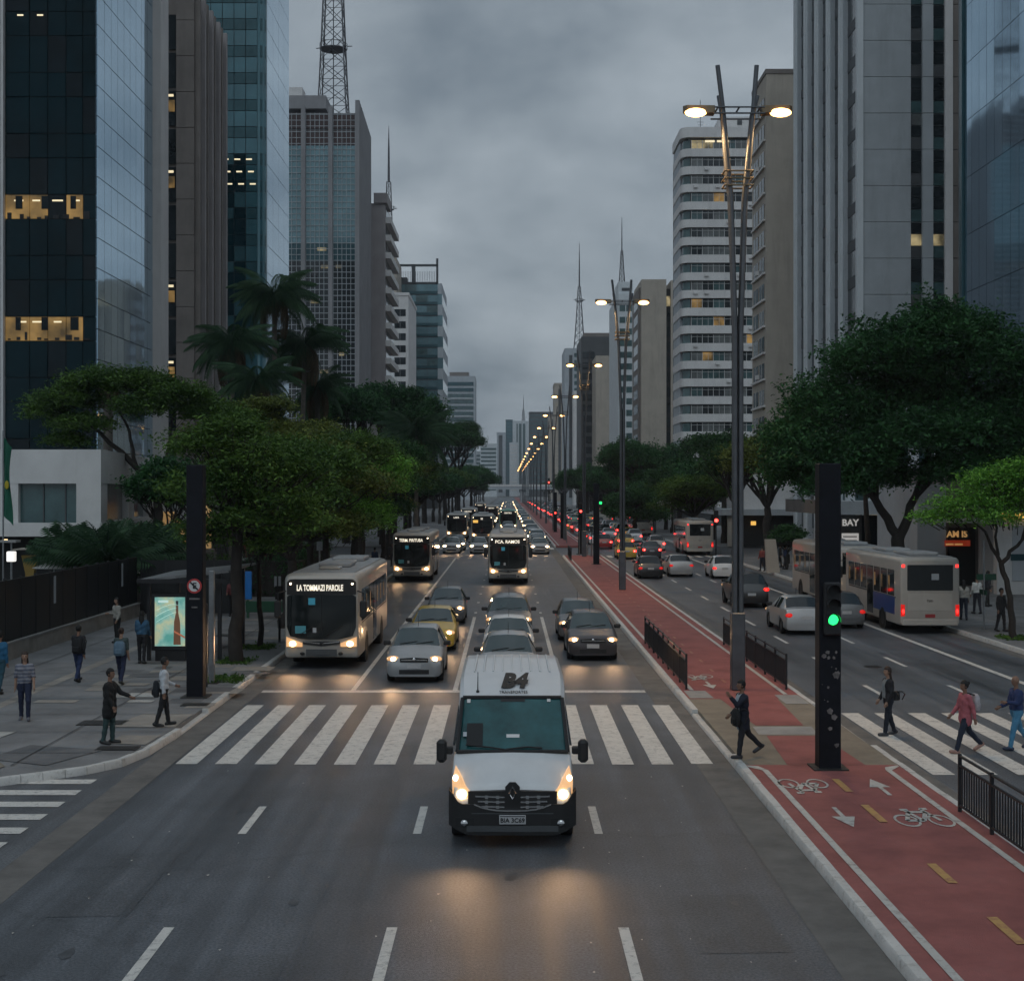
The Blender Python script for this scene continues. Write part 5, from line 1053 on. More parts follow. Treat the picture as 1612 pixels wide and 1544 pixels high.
def wheel(root, x, y, r, wd=.2):
    s = 1 if x > 0 else -1; t = MB(); n = 20; prof = [(0, r*.62), (0, r*.94), (.03, r), (wd-.03, r), (wd, r*.94), (wd, r*.62)]
    t.loft([[(x-s*u, y+q*math.cos(a), r+q*math.sin(a)) for a in lin(0, 2*math.pi*(n-1)/n, n-1)] for u, q in prof], cap=False)
    w_ = t.build('wheel', m_tyre, root, 40)
    rm = MB().loft([[(x-s*u, y+q*math.cos(a), r+q*math.sin(a)) for a in lin(0, 2*math.pi*(n-1)/n, n-1)] for u, q in ((.03, r*.66), (.02, r*.55), (.05, r*.2))])
    rm.build('rim', m_rim, w_, 40)
VANR = [False]
def ringpts(st):
    ty, y, w_, zb, zt_belt, zt, wt = st
    zm = (zb+zt_belt)*.5
    p = [(0, zb), (w_*.9, zb), (w_*.985, min(zb+.08, zm)), (w_, zm+.08), (w_*.965, zt_belt)]
    if ty == 'h' and VANR[0]: p += [(w_*.93, zt_belt+.03), (w_*.5, zt_belt+.07), (0, zt_belt+.08)]
    elif VANR[0]: p += [(wt, zt-.06), (wt*.93, zt), (0, zt+.025)]
    elif ty == 'h': p += [(w_*.84, zt_belt+.035), (w_*.45, zt_belt+.065), (0, zt_belt+.075)]
    else: p += [(wt, zt-.07), (wt*.82, zt), (0, zt+.025)]
    return p
def body_loft(root, sts, glass_pairs, ws, rw, paint_, extra_glass=()):
    """stations -> body shell, windscreen, side windows, rear window as separate meshes that share their edges"""
    rings = []
    for st in sts:
        h = ringpts(st); full = h+[(-x, z) for x, z in reversed(h[1:-1])]; rings.append([(x, st[1], z) for x, z in full])
    n = len(rings[0]); V = [p for r in rings for p in r]; groups = {}
    for i in range(len(rings)-1):
        for j in range(n):
            k = j if j < 7 else 13-j          # mirrored ring segment number 0..6
            key = 'body'
            if i == ws and k in (5, 6): key = 'windscreen'
            elif i == rw and k in (5, 6): key = 'rear_window'
            elif i in glass_pairs and k == 4: key = ('side_window', i, j < 7)
            groups.setdefault(key, []).append((i*n+j, i*n+(j+1) % n, (i+1)*n+(j+1) % n, (i+1)*n+j))
    groups['body'] += [tuple(range(n-1, -1, -1)), tuple(range((len(rings)-1)*n, len(rings)*n))]
    for key, fs in groups.items():
        used = sorted({a for f in fs for a in f}); mp = {a: i for i, a in enumerate(used)}; m = MB().add([V[a] for a in used], [tuple(mp[a] for a in f) for f in fs])
        if key == 'body': m.build('body', paint_, root, 38)
        elif key == 'windscreen': m.build('windscreen', m_vglass if VANR[0] else m_cglass, root, 60)
        elif key == 'rear_window': m.build('rear_window', m_sglass, root, 60)
        else: m.build('side_window', m_sglass, root, 60)
def stations(L_, keys, wheels, r, zb=.2):
    """keys: (type,y,w,belt,top,wt) -> insert wheel arch stations by interpolation"""
    ys = sorted({k[1] for k in keys} | {c+d for c in wheels for d in (-r*1.24, -r*1.0, -r*.55, r*.55, r*1.0, r*1.24)})
    out_ = []; flags = {}
    for y in ys:
        for a, b in zip(keys, keys[1:]):
            if a[1] <= y <= b[1]:
                t = (y-a[1])/max(1e-6, b[1]-a[1]); ty = a[0] if (t < 1e-6) else (b[0] if t > 1-1e-6 else None); break
        out_.append((y, a, b, t, ty))
    res = []
    for y, a, b, t, ty in out_:
        f = lambda i: a[i]+(b[i]-a[i])*t
        if ty is None:
            if a[0] == b[0]: ty = a[0]
            else: continue                     # no station inside windscreen / rear window slope
        res.append((ty, y, f(2), min(arcz(y, wheels, zb, r), .62*r/.3), f(3), f(4), f(5)))
    return res
def make_car(kind, paint_='silver'):
    o = thing('car', '', 'car')
    if kind == 'hatch':
        L_, wh, r = 3.9, (.72, 3.2), .3
        K = [('h',0,.66,.62,0,0), ('h',.08,.78,.68,0,0), ('h',.3,.815,.76,0,0), ('h',1.12,.83,.93,0,0), ('c',1.9,.83,.96,1.42,.58), ('c',2.3,.83,.97,1.47,.6), ('c',2.38,.83,.97,1.47,.6), ('c',3.1,.82,.98,1.45,.59), ('c',3.2,.82,.98,1.43,.58), ('h',3.72,.79,.95,0,0), ('h',3.86,.77,.7,0,0), ('h',3.9,.7,.5,0,0)]
    elif kind == 'sedan':
        L_, wh, r = 4.4, (.82, 3.45), .31
        K = [('h',0,.68,.6,0,0), ('h',.08,.8,.67,0,0), ('h',.3,.845,.75,0,0), ('h',1.25,.86,.92,0,0), ('c',2.02,.86,.95,1.39,.6), ('c',2.45,.86,.96,1.44,.62), ('c',2.53,.86,.96,1.44,.62), ('c',3.15,.855,.97,1.42,.61), ('c',3.25,.85,.97,1.4,.6), ('h',3.82,.83,1.0,0,0), ('h',4.28,.8,.97,0,0), ('h',4.37,.78,.7,0,0), ('h',4.4,.7,.5,0,0)]
    else:
        L_, wh, r = 4.3, (.82, 3.45), .34
        K = [('h',0,.72,.8,0,0), ('h',.08,.84,.88,0,0), ('h',.3,.88,.96,0,0), ('h',1.15,.89,1.1,0,0), ('c',1.8,.89,1.12,1.6,.64), ('c',2.3,.89,1.13,1.66,.66), ('c',2.38,.89,1.13,1.66,.66), ('c',3.5,.88,1.14,1.66,.66), ('c',3.6,.88,1.14,1.64,.65), ('h',4.05,.86,1.12,0,0), ('h',4.26,.83,.8,0,0), ('h',4.3,.76,.55,0,0)]
    S = stations(L_, K, wh, r, .2 if kind != 'suv' else .27)
    ty = [s[0] for s in S]; ws = next(i for i in range(len(S)-1) if ty[i] == 'h' and ty[i+1] == 'c'); rw = next(i for i in range(len(S)-1) if ty[i] == 'c' and ty[i+1] == 'h')
    gp = [i for i in range(ws+1, rw) if S[i+1][1]-S[i][1] > .12]
    body_loft(o, S, gp, ws, rw, PC[paint_])
    W = K[2][2]; hz = K[2][3]-.06; zb = S[0][3]
    MB().box(-W*.82, W*.82, .35, L_-.35, zb+.1, zb+.3).build('underbody', m_plast, o)
    for sx in (-1, 1):
        for y in wh: wheel(o, sx*(W+.005), y, r)
        hd = MB().ball((sx*(W-.2), .13, hz), (.19, .12, .09), 12, 8).build('headlight', m_lens, o, 60); MB().ball((sx*(W-.21), .075, hz), (.105, .08, .07), 10, 8).build('bulb', m_hl, hd, 60)
        MB().box(sx*(W-.03), sx*(W+.19), ws and S[ws][1]+.22, S[ws][1]+.34, K[3][3]+.03, K[3][3]+.17, c=.03).build('mirror', m_plast if paint_ in ('black',) else m_plast, o)
        tz = K[-3][3] if kind != 'hatch' else .9
        tw = K[-3][2]; tl = MB().ball((sx*(tw-.13), L_-.1, tz-.2), (.15, .115, .1), 12, 8).build('tail_light', m_tl2, o, 60); MB().ball((sx*(tw-.15), L_-.025, tz-.2), (.075, .05, .06), 10, 6).build('tail_bulb', m_tl, tl, 60)
        MB().ball((sx*(W-.2), .03, .34), (.07, .03, .05), 8, 6).build('fog_light', m_lens, o)
    MB().cols(lin(-W*.5, W*.5, 4), lambda x: hz-.09, lambda x: hz+.05-.06*abs(x), lambda x, z: -.012+.06*x*x, .05).build('grille', m_plast, o); MB().box(-W*.46, W*.46, -.02, -.008, hz-.03, hz-.01).build('grille_bar', m_chrome, o); MB().ball((0, -.02, hz-.0), (.05, .02, .05), 10, 6).build('badge', m_chrome, o)
    MB().cols(lin(-W*.72, W*.72, 8), lambda x: .27, lambda x: .4, lambda x, z: -.008+.12*x*x*x*x/(W**4)*W, .05).build('lower_intake', m_plast, o)
    MB().box(-.2, .2, -.03, -.005, .44, .57).build('number_plate', m_plate, o)
    MB().box(-.2, .2, L_+.0, L_+.012, .62, .75).build('rear_plate', m_plate, o); MB().cols(lin(-W*.8, W*.8, 5), lambda x: .26, lambda x: .42, lambda x, z: L_-.04, .05).build('rear_bumper', m_plast, o)
    zt = K[4][4]
    y0, y1, z0, z1 = S[ws][1], S[ws+1][1], K[3][3]+.06, K[4][4]
    for a, b in ((-.5, .02), (-.02, .5)): MB().tube([(a, y0+.03, z0+.035), (b, y0+.14, z0+.1)], .012, 5).build('wiper', m_plast, o)
    MB().tube([(0, L_*.5, K[5][4]), (.0, L_*.5+.18, K[5][4]+.3)], .008, 4).build('aerial', m_plast, o)
    if kind == 'sedan':
        pass
    return o
PROTO = {k: make_car(k) for k in ('hatch', 'sedan', 'suv')}
LEN = {'hatch': 3.9, 'sedan': 4.4, 'suv': 4.3}; usedp = set()
def spots(o, W, y, z, en=26, size=84):
    for sx in (-1, 1):
        l = bpy.data.lights.new('headlamp_beam', 'SPOT'); l.energy = en*1.9; l.color = (1, .6, .32); l.spot_size = R(size); l.spot_blend = 1; l.shadow_soft_size = .1
        q = lk(bpy.data.objects.new('headlamp_beam', l)); q.parent = o; q.location = (sx*W, y, z); q.rotation_euler = (R(90-4), 0, R(180))
SMALL = {'body', 'windscreen', 'rear_window', 'headlight', 'bulb', 'tail_light', 'tail_bulb', 'underbody', 'grille', 'rear_plate', 'side_window'}
def car(kind, x, y, paint_, label, away=False, group='cars in the traffic', beam=0, rz=0, dim=False, s=1.0, name='car'):
    """y = nearest end"""
    o = copy_tree(PROTO[kind], keep=SMALL if y > 150 else None) if kind in usedp else PROTO[kind]; usedp.add(kind); o.name = name
    tag(o, label, 'car' if name == 'car' else 'taxi', group); o.scale = (s, s, s)
    o.location = (x, y+(LEN[kind]*s if away else 0), 0); o.rotation_euler = (0, 0, (math.pi if away else 0)+rz)
    for ch in o.children:
        b = ch.name.split('.')[0]
        if b == 'body': ch.material_slots[0].link = 'OBJECT'; ch.material_slots[0].material = PC[paint_]
        if b == 'tail_light' and dim:
            for q in ch.children: q.material_slots[0].link = 'OBJECT'; q.material_slots[0].material = m_tl2
        elif b == 'headlight' and not away and y > 120:
            ch.material_slots[0].link = 'OBJECT'; ch.material_slots[0].material = m_hlG
            for q in ch.children: q.material_slots[0].link = 'OBJECT'; q.material_slots[0].material = m_hlF
        elif b == 'tail_light' and away and y > 110:
            ch.material_slots[0].link = 'OBJECT'; ch.material_slots[0].material = m_tlG
            for q in ch.children: q.material_slots[0].link = 'OBJECT'; q.material_slots[0].material = m_tlF
        elif b == 'tail_light' and away: ch.material_slots[0].link = 'OBJECT'; ch.material_slots[0].material = m_tl3
    if beam: spots(o, .62, -.12, .66, beam)
    return o
# --- buses
m_busw = M('bus_cream_paint', (.4, .375, .34), .4, 0, .08, 1.5, coat=.3, coords='obj', stain=.25, stain_col=(.2, .17, .14)); m_busb = M('bus_blue_panel', (.02, .06, .22), .35, 0, .1, 2, coords='obj'); m_busroof = M('bus_roof', (.3, .31, .32), .6, 0, .15, 2, coords='obj')
m_busin = M('bus_cabin_light', (.05, .035, .02), .5, emit=(1, .55, .22), es=.1, evar=2.2)
m_dest = M('destination_text', (.9, .85, .75), .5, emit=(1, .9, .72), es=.8); m_bint = M('bus_glass', (.01, .014, .015), .05, 0, .3, 2, ior=1.6, coords='obj')
def bus(label, x, y, L_, dest, away=False, W=1.22, Ht=3.1, beam=0, blue=False, body=None, group='city buses', detail=True, amber=False):
    o = thing('city_bus', label, 'bus', (x, y+(L_ if away else 0), 0), math.pi if away else 0, group); B = body or m_busw
    def ring(yy, w_, z0, z1, rt, rb=.1):
        p = []
        for sx, sz, r, c in ((1, -1, rb, -90), (1, 1, rt, 0), (-1, 1, rt, 90), (-1, -1, rb, 180)):
            for k in range(5):
                a = R(c+22.5*k); p.append((sx*(w_-r)+r*math.cos(a), yy, (z1-r if sz > 0 else z0+r)+r*math.sin(a)))
        return p
    MB().loft([ring(0, W-.12, .5, Ht-.16, .2), ring(.05, W-.05, .4, Ht-.07, .22), ring(.22, W, .36, Ht, .22), ring(L_-.2, W, .36, Ht, .2), ring(L_-.04, W-.04, .4, Ht-.08, .2), ring(L_, W-.1, .48, Ht-.15, .18)]).build('body', B, o, 35)
    MB().box(-W+.2, W-.2, .6, L_-.4, Ht-.01, Ht+.025).build('roof', m_busroof, o)
    for k, (yy, a, b) in enumerate(((L_*.22, .35, .5), (L_*.4, .55, .9), (L_*.62, .4, .5), (L_*.8, .6, 1.0))): MB().box(-a, a, yy-b, yy+b, Ht+.02, Ht+.12+.06*(k % 2), c=.04).build('roof_hatch', m_busroof if k % 2 else B, o)
    yf = lambda q, z: -.03+.07*max(0, (abs(q)-W+.2)/.2)**2
    xs = lin(-W+.1, W-.1, 22)
    sh = lambda q: (abs(q)/(W-.1))
    ws_ = MB().cols(xs, lambda q: .98+.34*max(0, sh(q)-.4)**1.6+.25*max(0, sh(q)-.93)/.07, lambda q: 2.42-.06*max(0, sh(q)-.93)/.07, yf, .03).build('windscreen', m_bint, o, 60)
    MB().cols(xs, lambda q: 2.43, lambda q: Ht-.17-.1*max(0, sh(q)-.9)/.1, yf, .03).build('destination_box', m_plast, o, 60)
    MB().tube([(0, -.04, 1.1), (0, -.045, 2.4)], .012, 5).build('screen_divider', m_plast, ws_)
    for a in (-.75, .15): MB().tube([(a, -.05, 1.1), (a+.55, -.055, 1.45)], .014, 5).build('wiper', m_plast, ws_)
    if detail:
        MB().box(-.42, -.2, -.06, -.045, 2.1, 2.32).build('route_card', M('route_card', (.05, .28, .4), .5, emit=(.05, .3, .4), es=.15), ws_); MB().box(-.85, -.5, -.055, -.045, 1.18, 1.42).build('dash_card', M('dash_card', (.08, .3, .36), .6), ws_)
        MB().box(-.28, -.16, -.055, -.045, 1.2, 1.36).build('sticker', m_plate, ws_)
    dm = text_mesh(dest, .27, m_dest, .004, 0, .008); t = im('destination_text', dm, o, (-.05, -.04, 2.64), (R(90), 0, 0))
    wdt = max(v.co.x for v in dm.vertices)-min(v.co.x for v in dm.vertices); t.scale = (min(1, 1.5/max(.01, wdt)), 1, 1)
    if amber: MB().box(-W+.2, -W+.75, -.05, -.03, 2.2, 2.5).build('amber_sign', m_amb, o)
    for sx in (-1, 1):
        hd = MB().cols(lin(sx*.62, sx*(W-.08), 6), lambda q: .74+.0*q, lambda q: .86+.2*(abs(q)-.62)/(W-.7), lambda q, z: yf(q, z)-.012, .05).build('headlight', m_lens, o, 60)
        MB().ball((sx*.93, yf(.93, 0)-.03, .84), (.11, .06, .09), 10, 8).build('bulb', m_hl, hd, 60)
        MB().ball((sx*(W-.22), yf(W-.2, 0)-.01, 2.78), (.035, .03, .03), 8, 6).build('marker_light', m_hl2, o); MB().ball((sx*.62, -.02, .52), (.08, .03, .055), 8, 6).build('fog_light', m_plast, o)
        for yy in (2.4, L_-2.6):
            MB().tube([(sx*(W-.28), yy, .48), (sx*(W+.004), yy, .48)], .56, 20).build('wheel_arch', m_plast, o); wheel(o, sx*(W+.012), yy, .46, .28)
        n = 7; y0, y1 = .75, L_-.7
        for k in range(n):
            a = y0+(y1-y0)*k/n; b = a+(y1-y0)/n-.12; door = (k == 3) or (sx == (-1 if not away else -1) and k == 0)
            MB().box(sx*(W-.05), sx*(W+.012), a, b, .5 if door else 1.5, 2.55, c=.01).build('door' if door else 'side_window', m_bint, o)
            if detail and not door: MB().box(sx*(W+.012), sx*(W+.016), a+.1, a+.32, 1.75, 2.3).build('cabin_glow', m_busin, o)
            if blue and not door and k >= 3: MB().box(sx*(W-.05), sx*(W+.008), a-.06, b+.06, .75, 1.45).build('side_panel', m_busb, o)
        MB().box(sx*(W+.0), sx*(W+.004), .8, L_-.6, 1.42, 1.47).build('side_trim', m_plast, o)
        tl = MB().box(sx*(W-.22), sx*(W-.04), L_-.06, L_+.014, .72, 1.22, c=.03).build('tail_light', m_tl2, o); MB().ball((sx*(W-.13), L_+.012, .93), (.055, .02, .1), 10, 8).build('tail_bulb', m_tl, tl, 60); MB().box(sx*(W-.2), sx*(W-.08), L_-.06, L_+.01, Ht-.4, Ht-.28, c=.01).build('upper_tail_light', m_tl, o)
        MB().tube([(sx*(W-.1), .1, 2.55), (sx*(W+.16), -.22, 2.5), (sx*(W+.16), -.22, 2.2)], .025, 6).build('mirror_arm', m_plast, o); MB().box(sx*(W+.05), sx*(W+.27), -.3, -.18, 1.7, 2.25, c=.04).build('mirror', m_plast, o)
    MB().cols(lin(-.6, .6, 6), lambda q: .76+.12*abs(q), lambda q: .92, lambda q, z: yf(q, z)-.006, .03).build('grille', m_plast, o); MB().cols(lin(-.58, .58, 6), lambda q: .83+.1*abs(q), lambda q: .86+.1*abs(q), lambda q, z: yf(q, z)-.02, .02).build('grille_bar', m_chrome, o); MB().ball((0, -.04, .86), (.07, .02, .07), 12, 6).build('badge', m_plast, o)
    MB().cols(lin(-.5, .5, 4), lambda q: .44, lambda q: .66, lambda q, z: yf(q, z)+.0, .03).build('lower_grille', m_cG, o); MB().box(-.22, .22, -.05, -.02, .48, .61).build('number_plate', m_cG, o)
    MB().box(-W+.28, W-.28, L_-.05, L_+.012, 1.75, Ht-.28, c=.03).build('rear_window', m_sglass, o); MB().box(-W+.3, W-.3, L_-.02, L_+.006, .95, 1.65, c=.02).build('engine_hatch', B, o); MB().box(-.2, .2, L_-.02, L_+.012, .68, .82).build('rear_plate', m_plr, o)
    MB().box(-W+.1, W-.1, L_-.03, L_+.03, .36, .62, c=.03).build('rear_bumper', B, o); MB().box(-.35, -.05, L_+.012, L_+.02, 2.2, 2.45).build('rear_notice', m_cH, o); im('fleet_number', text_mesh('7601', .14, m_plast), o, (0, L_+.012, 1.35), (R(90), 0, math.pi))
    if beam: spots(o, .9, -.15, .85, beam)
    return o
# --- the van
def van(x, y):
    o = thing('delivery_van', 'white high roofed delivery van with lit headlights crossing the zebra in front', 'van', (x, y, 0)); P = PC['white']; wh, r = (1.02, 4.3), .34
    K = [('h',0,.86,.72,0,0), ('h',.06,.96,.93,0,0), ('h',.14,.985,1.0,0,0), ('h',.4,1.005,1.19,0,0), ('h',.78,1.01,1.37,0,0), ('c',1.6,1.01,1.42,2.22,.9), ('c',1.85,1.015,1.43,2.34,.91), ('c',2.2,1.02,1.44,2.45,.92), ('c',2.6,1.02,1.44,2.5,.925), ('c',5.4,1.01,1.44,2.5,.92), ('c',5.52,.98,1.42,2.46,.9), ('c',5.56,.93,1.4,2.38,.85)]
    S = stations(5.56, K, wh, r, .3); ty = [s[0] for s in S]; ws = next(i for i in range(len(S)-1) if ty[i] == 'h' and ty[i+1] == 'c')
    VANR[0] = True; body_loft(o, S, [], ws, -1, P); VANR[0] = False
    for sx in (-1, 1):
        for yy in wh: wheel(o, sx*1.015, yy, r, .22)
        sw = [(1.0, 1.5), (1.62, 1.53), (2.25, 1.55), (2.25, 2.02), (1.75, 2.05)]; MB().add([(sx*(1.012-(z-1.44)*.125), yy, z) for yy, z in sw]+[(sx*(.97-(z-1.44)*.125), yy, z) for yy, z in sw], [(0,1,2,3,4)]+[(i, (i+1) % 5, 5+(i+1) % 5, 5+i) for i in range(5)]).build('side_window', m_sglass, o)
        am = MB().box(sx*1.0, sx*1.12, .82, .98, 1.38, 1.5, c=.02).build('mirror_arm', m_plast, o); MB().box(sx*1.1, sx*1.27, .74, .94, 1.25, 1.63, c=.05).build('mirror', m_plast, o)
        yh = lambda q, z: .02+.16*max(0, abs(q)-.6)**2/.16+.3*max(0, z-.95)-.035
        pts = [(.58,.80), (.86,.74), (.975,.86), (.985,1.08), (.93,1.3), (.87,1.22), (.76,1.02)]
        lens = MB(); V = [(sx*a, yh(a, b), b) for a, b in pts]; V2 = [(sx*a, yh(a, b)+.14, b) for a, b in pts]; n = 7
        hd = lens.add(V+V2+[(sx*.85, yh(.85, .98)-.015, .98)], [(i, (i+1) % n, 14) for i in range(n)]+[(i, (i+1) % n, n+(i+1) % n, n+i) for i in range(n)]).build('headlight', m_lens, o, 50)
        MB().ball((sx*.82, yh(.82, .89)-.02, .89), (.078, .05, .078), 14, 10).build('bulb', m_hl, hd, 60); MB().ball((sx*.925, yh(.92, 1.12)-.01, 1.13), (.045, .035, .05), 10, 8).build('sidelight', m_hl2, hd, 60)
        MB().ball((sx*.78, -.045, .44), (.07, .05, .055), 10, 6).build('fog_light', m_chrome, o)
    yb = lambda q, z: -.05 if abs(q) < .8 else -.05+.17*((abs(q)-.8)/.235)**1.7
    MB().cols(lin(-1.035, 1.035, 28), lambda q: .24+.12*max(0, abs(q)-.7)/.3, lambda q: .74 if abs(q) < .86 else .74+.2*min(1, (abs(q)-.86)/.15), yb, .25).build('bumper', m_plast, o, 50)
    MB().cols(lin(-.72, .72, 12), lambda q: .66, lambda q: .96+(.09 if abs(q) < .1 else 0)-.03*abs(q), lambda q, z: -.055+.12*(abs(q)/.72)**3*.3, .12).build('grille', m_plast, o, 50)
    for k, (z, a) in enumerate(((.855, .6), (.775, .56), (.695, .5))):
        for sx in (-1, 1):
            MB().cols(lin(sx*.13, sx*a, 5), lambda q: z-.012+.02*abs(q), lambda q: z+.012+.02*abs(q), lambda q, zz_: -.07+.03*abs(q), .03).build('grille_bar', m_chrome, o)
            for q in (.24, .42): MB().box(sx*(q-.025), sx*(q+.025), -.075+.03*q, -.05, z-.025, z+.025+.015*q).build('grille_bar', m_chrome, o)
    MB().cols(lin(-.62, .62, 10), lambda q: .625+.05*(abs(q)/.62)**3*2, lambda q: .65+.05*(abs(q)/.62)**3*2, lambda q, z: -.07+.03*abs(q), .03).build('grille_bar', m_chrome, o)
    e_ = MB(); n4 = [(0, .13), (.072, 0), (0, -.13), (-.072, 0)]; i4 = [(0, .07), (.034, 0), (0, -.07), (-.034, 0)]
    V = [(a, -.1, .93+b) for a, b in n4]+[(a, -.1, .93+b) for a, b in i4]+[(a*.75, -.125, .93+b*.75) for a, b in n4]
    e_.add(V, [(0,1,9,8), (1,2,10,9), (2,3,11,10), (3,0,8,11), (8,9,5,4), (9,10,6,5), (10,11,7,6), (11,8,4,7)]).build('emblem', m_chrome, o); MB().prism([(.05, 1.1), (.12, 1.02), (.1, .84), (0, .76), (-.1, .84), (-.12, 1.02), (-.05, 1.1)], 'y', -.095, -.04).build('emblem_base', m_plast, o)
    pl = MB().box(-.215, .215, -.075, -.05, .42, .57, c=.008).build('number_plate', m_plate, o); im('plate_text', text_mesh('BIA 3C69', .1, m_ptxt, off=.002), pl, (0, -.079, .485), (R(90), 0, 0)); MB().box(-.2, .2, -.078, -.074, .545, .562).build('plate_band', m_cG, pl)
    MB().cols(lin(-.74, .74, 8), lambda q: .3, lambda q: .395, lambda q, z: -.07, .05).build('lower_lip', m_cG, o); MB().cols(lin(-.66, .66, 6), lambda q: .585, lambda q: .6, lambda q, z: -.058, .02).build('bumper_seam', m_cG, o)
    for sx in (-1, 1): MB().cols(lin(sx*.62, sx*.92, 6), lambda q: .37, lambda q: .52, lambda q, z: yb(q, z)-.006, .02).build('fog_recess', m_dark, o)
    # windscreen fittings, following its slope
    def on_ws(q, t, off=.02):                       # t 0 bottom .. 1 top
        y0, z0, y1, z1 = .78, 1.44, 1.6, 2.23; d = Vector((0, -(z1-z0), (y1-y0))).normalized(); return Vector((q, y0+(y1-y0)*t, z0+(z1-z0)*t))+d*off
    for pts, rr in (([(-.78, .1), (-.35, .05), (-.05, .0)], .013), ([(-.1, .02), (.25, .06), (.5, .04)], .013)): MB().tube([on_ws(a, b, .03) for a, b in pts], rr, 6).build('wiper', m_plast, o)
    fr = MB()
    for a, b in (((-.925, .0), (-.86, .97)), ((.925, .0), (.86, .97)), ((-.85, .985), (.85, .985)), ((-.93, -.01), (.93, -.01))): fr.tube([on_ws(*a, .005), on_ws(*b, .005)], .035, 6)
    fr.build('windscreen_seal', m_plast, o)
    def wq(q0, q1, t0, t1, mat, nm, off=.012): MB().add([on_ws(q0, t0, off), on_ws(q1, t0, off), on_ws(q1, t1, off), on_ws(q0, t1, off)], [(0,1,2,3)]).build(nm, mat, o)
    wq(-.2, .22, .9, .985, m_plast, 'mirror_shade'); wq(-.78, -.72, .88, .95, m_cE, 'sticker'); wq(.6, .66, .9, .96, m_cE, 'sticker'); wq(-.83, -.77, .26, .34, m_cH, 'sticker'); wq(-.1, .12, .24, .3, m_cE, 'dash_paper')
    wq(-.77, -.5, .1, .5, m_dark, 'painted_cab_shade')  # dark quad on the glass, painted shade where the driver sits
    for k in range(9):
        q = -.68+.17*k; MB().box(q-.018, q+.018, 2.75, 5.3, 2.505, 2.533, c=.006).build('roof_rib', P, o)
    for z_, yy in ((2.3, 1.72),): pass
    # lettering on the brow, tilted with it
    a = math.atan2(2.46-2.22, 2.2-1.6)
    im('lettering', text_mesh('B4', .41, m_ptxt, .004, .25, .022), o, (.02, 1.98, 2.452), (a+.05, 0, 0), (1, 1.5, 1)); im('lettering', text_mesh('TRANSPORTES', .075, m_ptxt, .003), o, (.02, 1.68, 2.3), (a+.16, 0, 0), (1, 1.3, 1))
    MB().tube([(-.6, 1.75, 2.3), (-.6, 1.9, 2.62)], [.012, .006], 5).build('aerial', m_plast, o); MB().ball((-.6, 1.74, 2.3), (.03, .03, .03), 8, 6).build('aerial_foot', m_plast, o)
    MB().box(-.9, .9, .6, 5.2, .3, .5).build('underbody', m_plast, o)
    spots(o, .82, -.12, .9, 40); return o
van(.07, 22.6)
bus('cream city bus nearest the camera in the left bus lane', -6.05, 45.3, 10.6, 'LA TOMMAZI PAROLE', beam=45)
bus('second city bus in the left bus lane, behind the nearest one', -6.1, 88.5, 10.5, 'TERM. PIRITUBA', beam=30)
bus('cream city bus coming head on in the middle lane', 0.0, 86.0, 11, 'PCA. RAMOS', beam=30)
bus('far dark fronted bus in the left bus lane beyond the cross street', -6.0, 163, 10, 'LAPA', group='city buses', detail=False)
bus('far bus with an amber corner sign beyond the cross street', -2.9, 156, 10, 'SE', detail=False, amber=True)
bus('white bus with a blue side panel seen from behind on the right', 17.0, 56.3, 9.2, 'CENTRO', away=True, blue=True)
bus('white bus half hidden by the signal pillar, ahead of the blue sided bus', 17.0, 67.2, 10.6, 'CENTRO', away=True)
bus('white bus seen from behind beside the thin red signal post', 17.1, 124.5, 10, 'CENTRO', away=True, detail=False)
bus('farthest bus on the right, seen from behind by the station canopy', 17.2, 178, 10, 'CENTRO', away=True, detail=False)
car('hatch', -2.83, 42.0, 'silver', 'silver hatchback waiting at the stop line beside the nearest bus', beam=26, s=1.04)
car('sedan', -2.75, 50.2, 'yellow', 'yellow taxi right behind the silver hatchback', beam=20, name='taxi')
car('hatch', -2.7, 60.5, 'grey', 'dark grey hatchback behind the yellow taxi', beam=18)
car('sedan', .0, 40.6, 'silver', 'silver car hidden up to its roof behind the van')
car('sedan', .02, 46.2, 'white', 'white sedan, second in the queue behind the van')
car('suv', .03, 53.0, 'grey', 'grey car, third in the queue behind the van')
car('hatch', 2.88, 47.4, 'brown', 'graphite hatchback waiting at the line beside the bike path', beam=24, s=1.04)
car('hatch', 2.75, 53.6, 'grey', 'grey car right behind the graphite hatchback')
car('hatch', -5.2, 128, 'silver', 'far silver car at the cross street, leftmost', beam=14); car('hatch', -2.7, 128, 'silver', 'far silver car at the cross street beside the head on bus', beam=14); car('sedan', 2.9, 127, 'silver', 'far pale car at the cross street, right of the head on bus', beam=14)
car('sedan', -5.0, 134, 'blue', 'far blue grey car behind the leftmost silver car'); car('sedan', 2.9, 133.5, 'blue', 'far blue grey car behind the pale car at the cross street'); car('sedan', 2.95, 140, 'white', 'third car in the far lane beside the bike path')
car('sedan', 11.95, 55.9, 'silver', 'silver sedan driving away beside the black signal pillar', True, dim=True, s=1.03)
car('hatch', 14.2, 58.6, 'grey', 'grey car driving away between the silver sedan and the buses', True, dim=True)
car('suv', 12.0, 68.8, 'black', 'black off road car with bright brake lights', True)
car('hatch', 14.2, 91.5, 'white', 'white hatchback braking behind the nearest lamp post', True)
car('sedan', 11.6, 93.5, 'silver', 'silver sedan driving away next to the black hatchback', True, dim=True)
car('hatch', 9.35, 91.5, 'black', 'black hatchback driving away beside the bike path', True, dim=True)
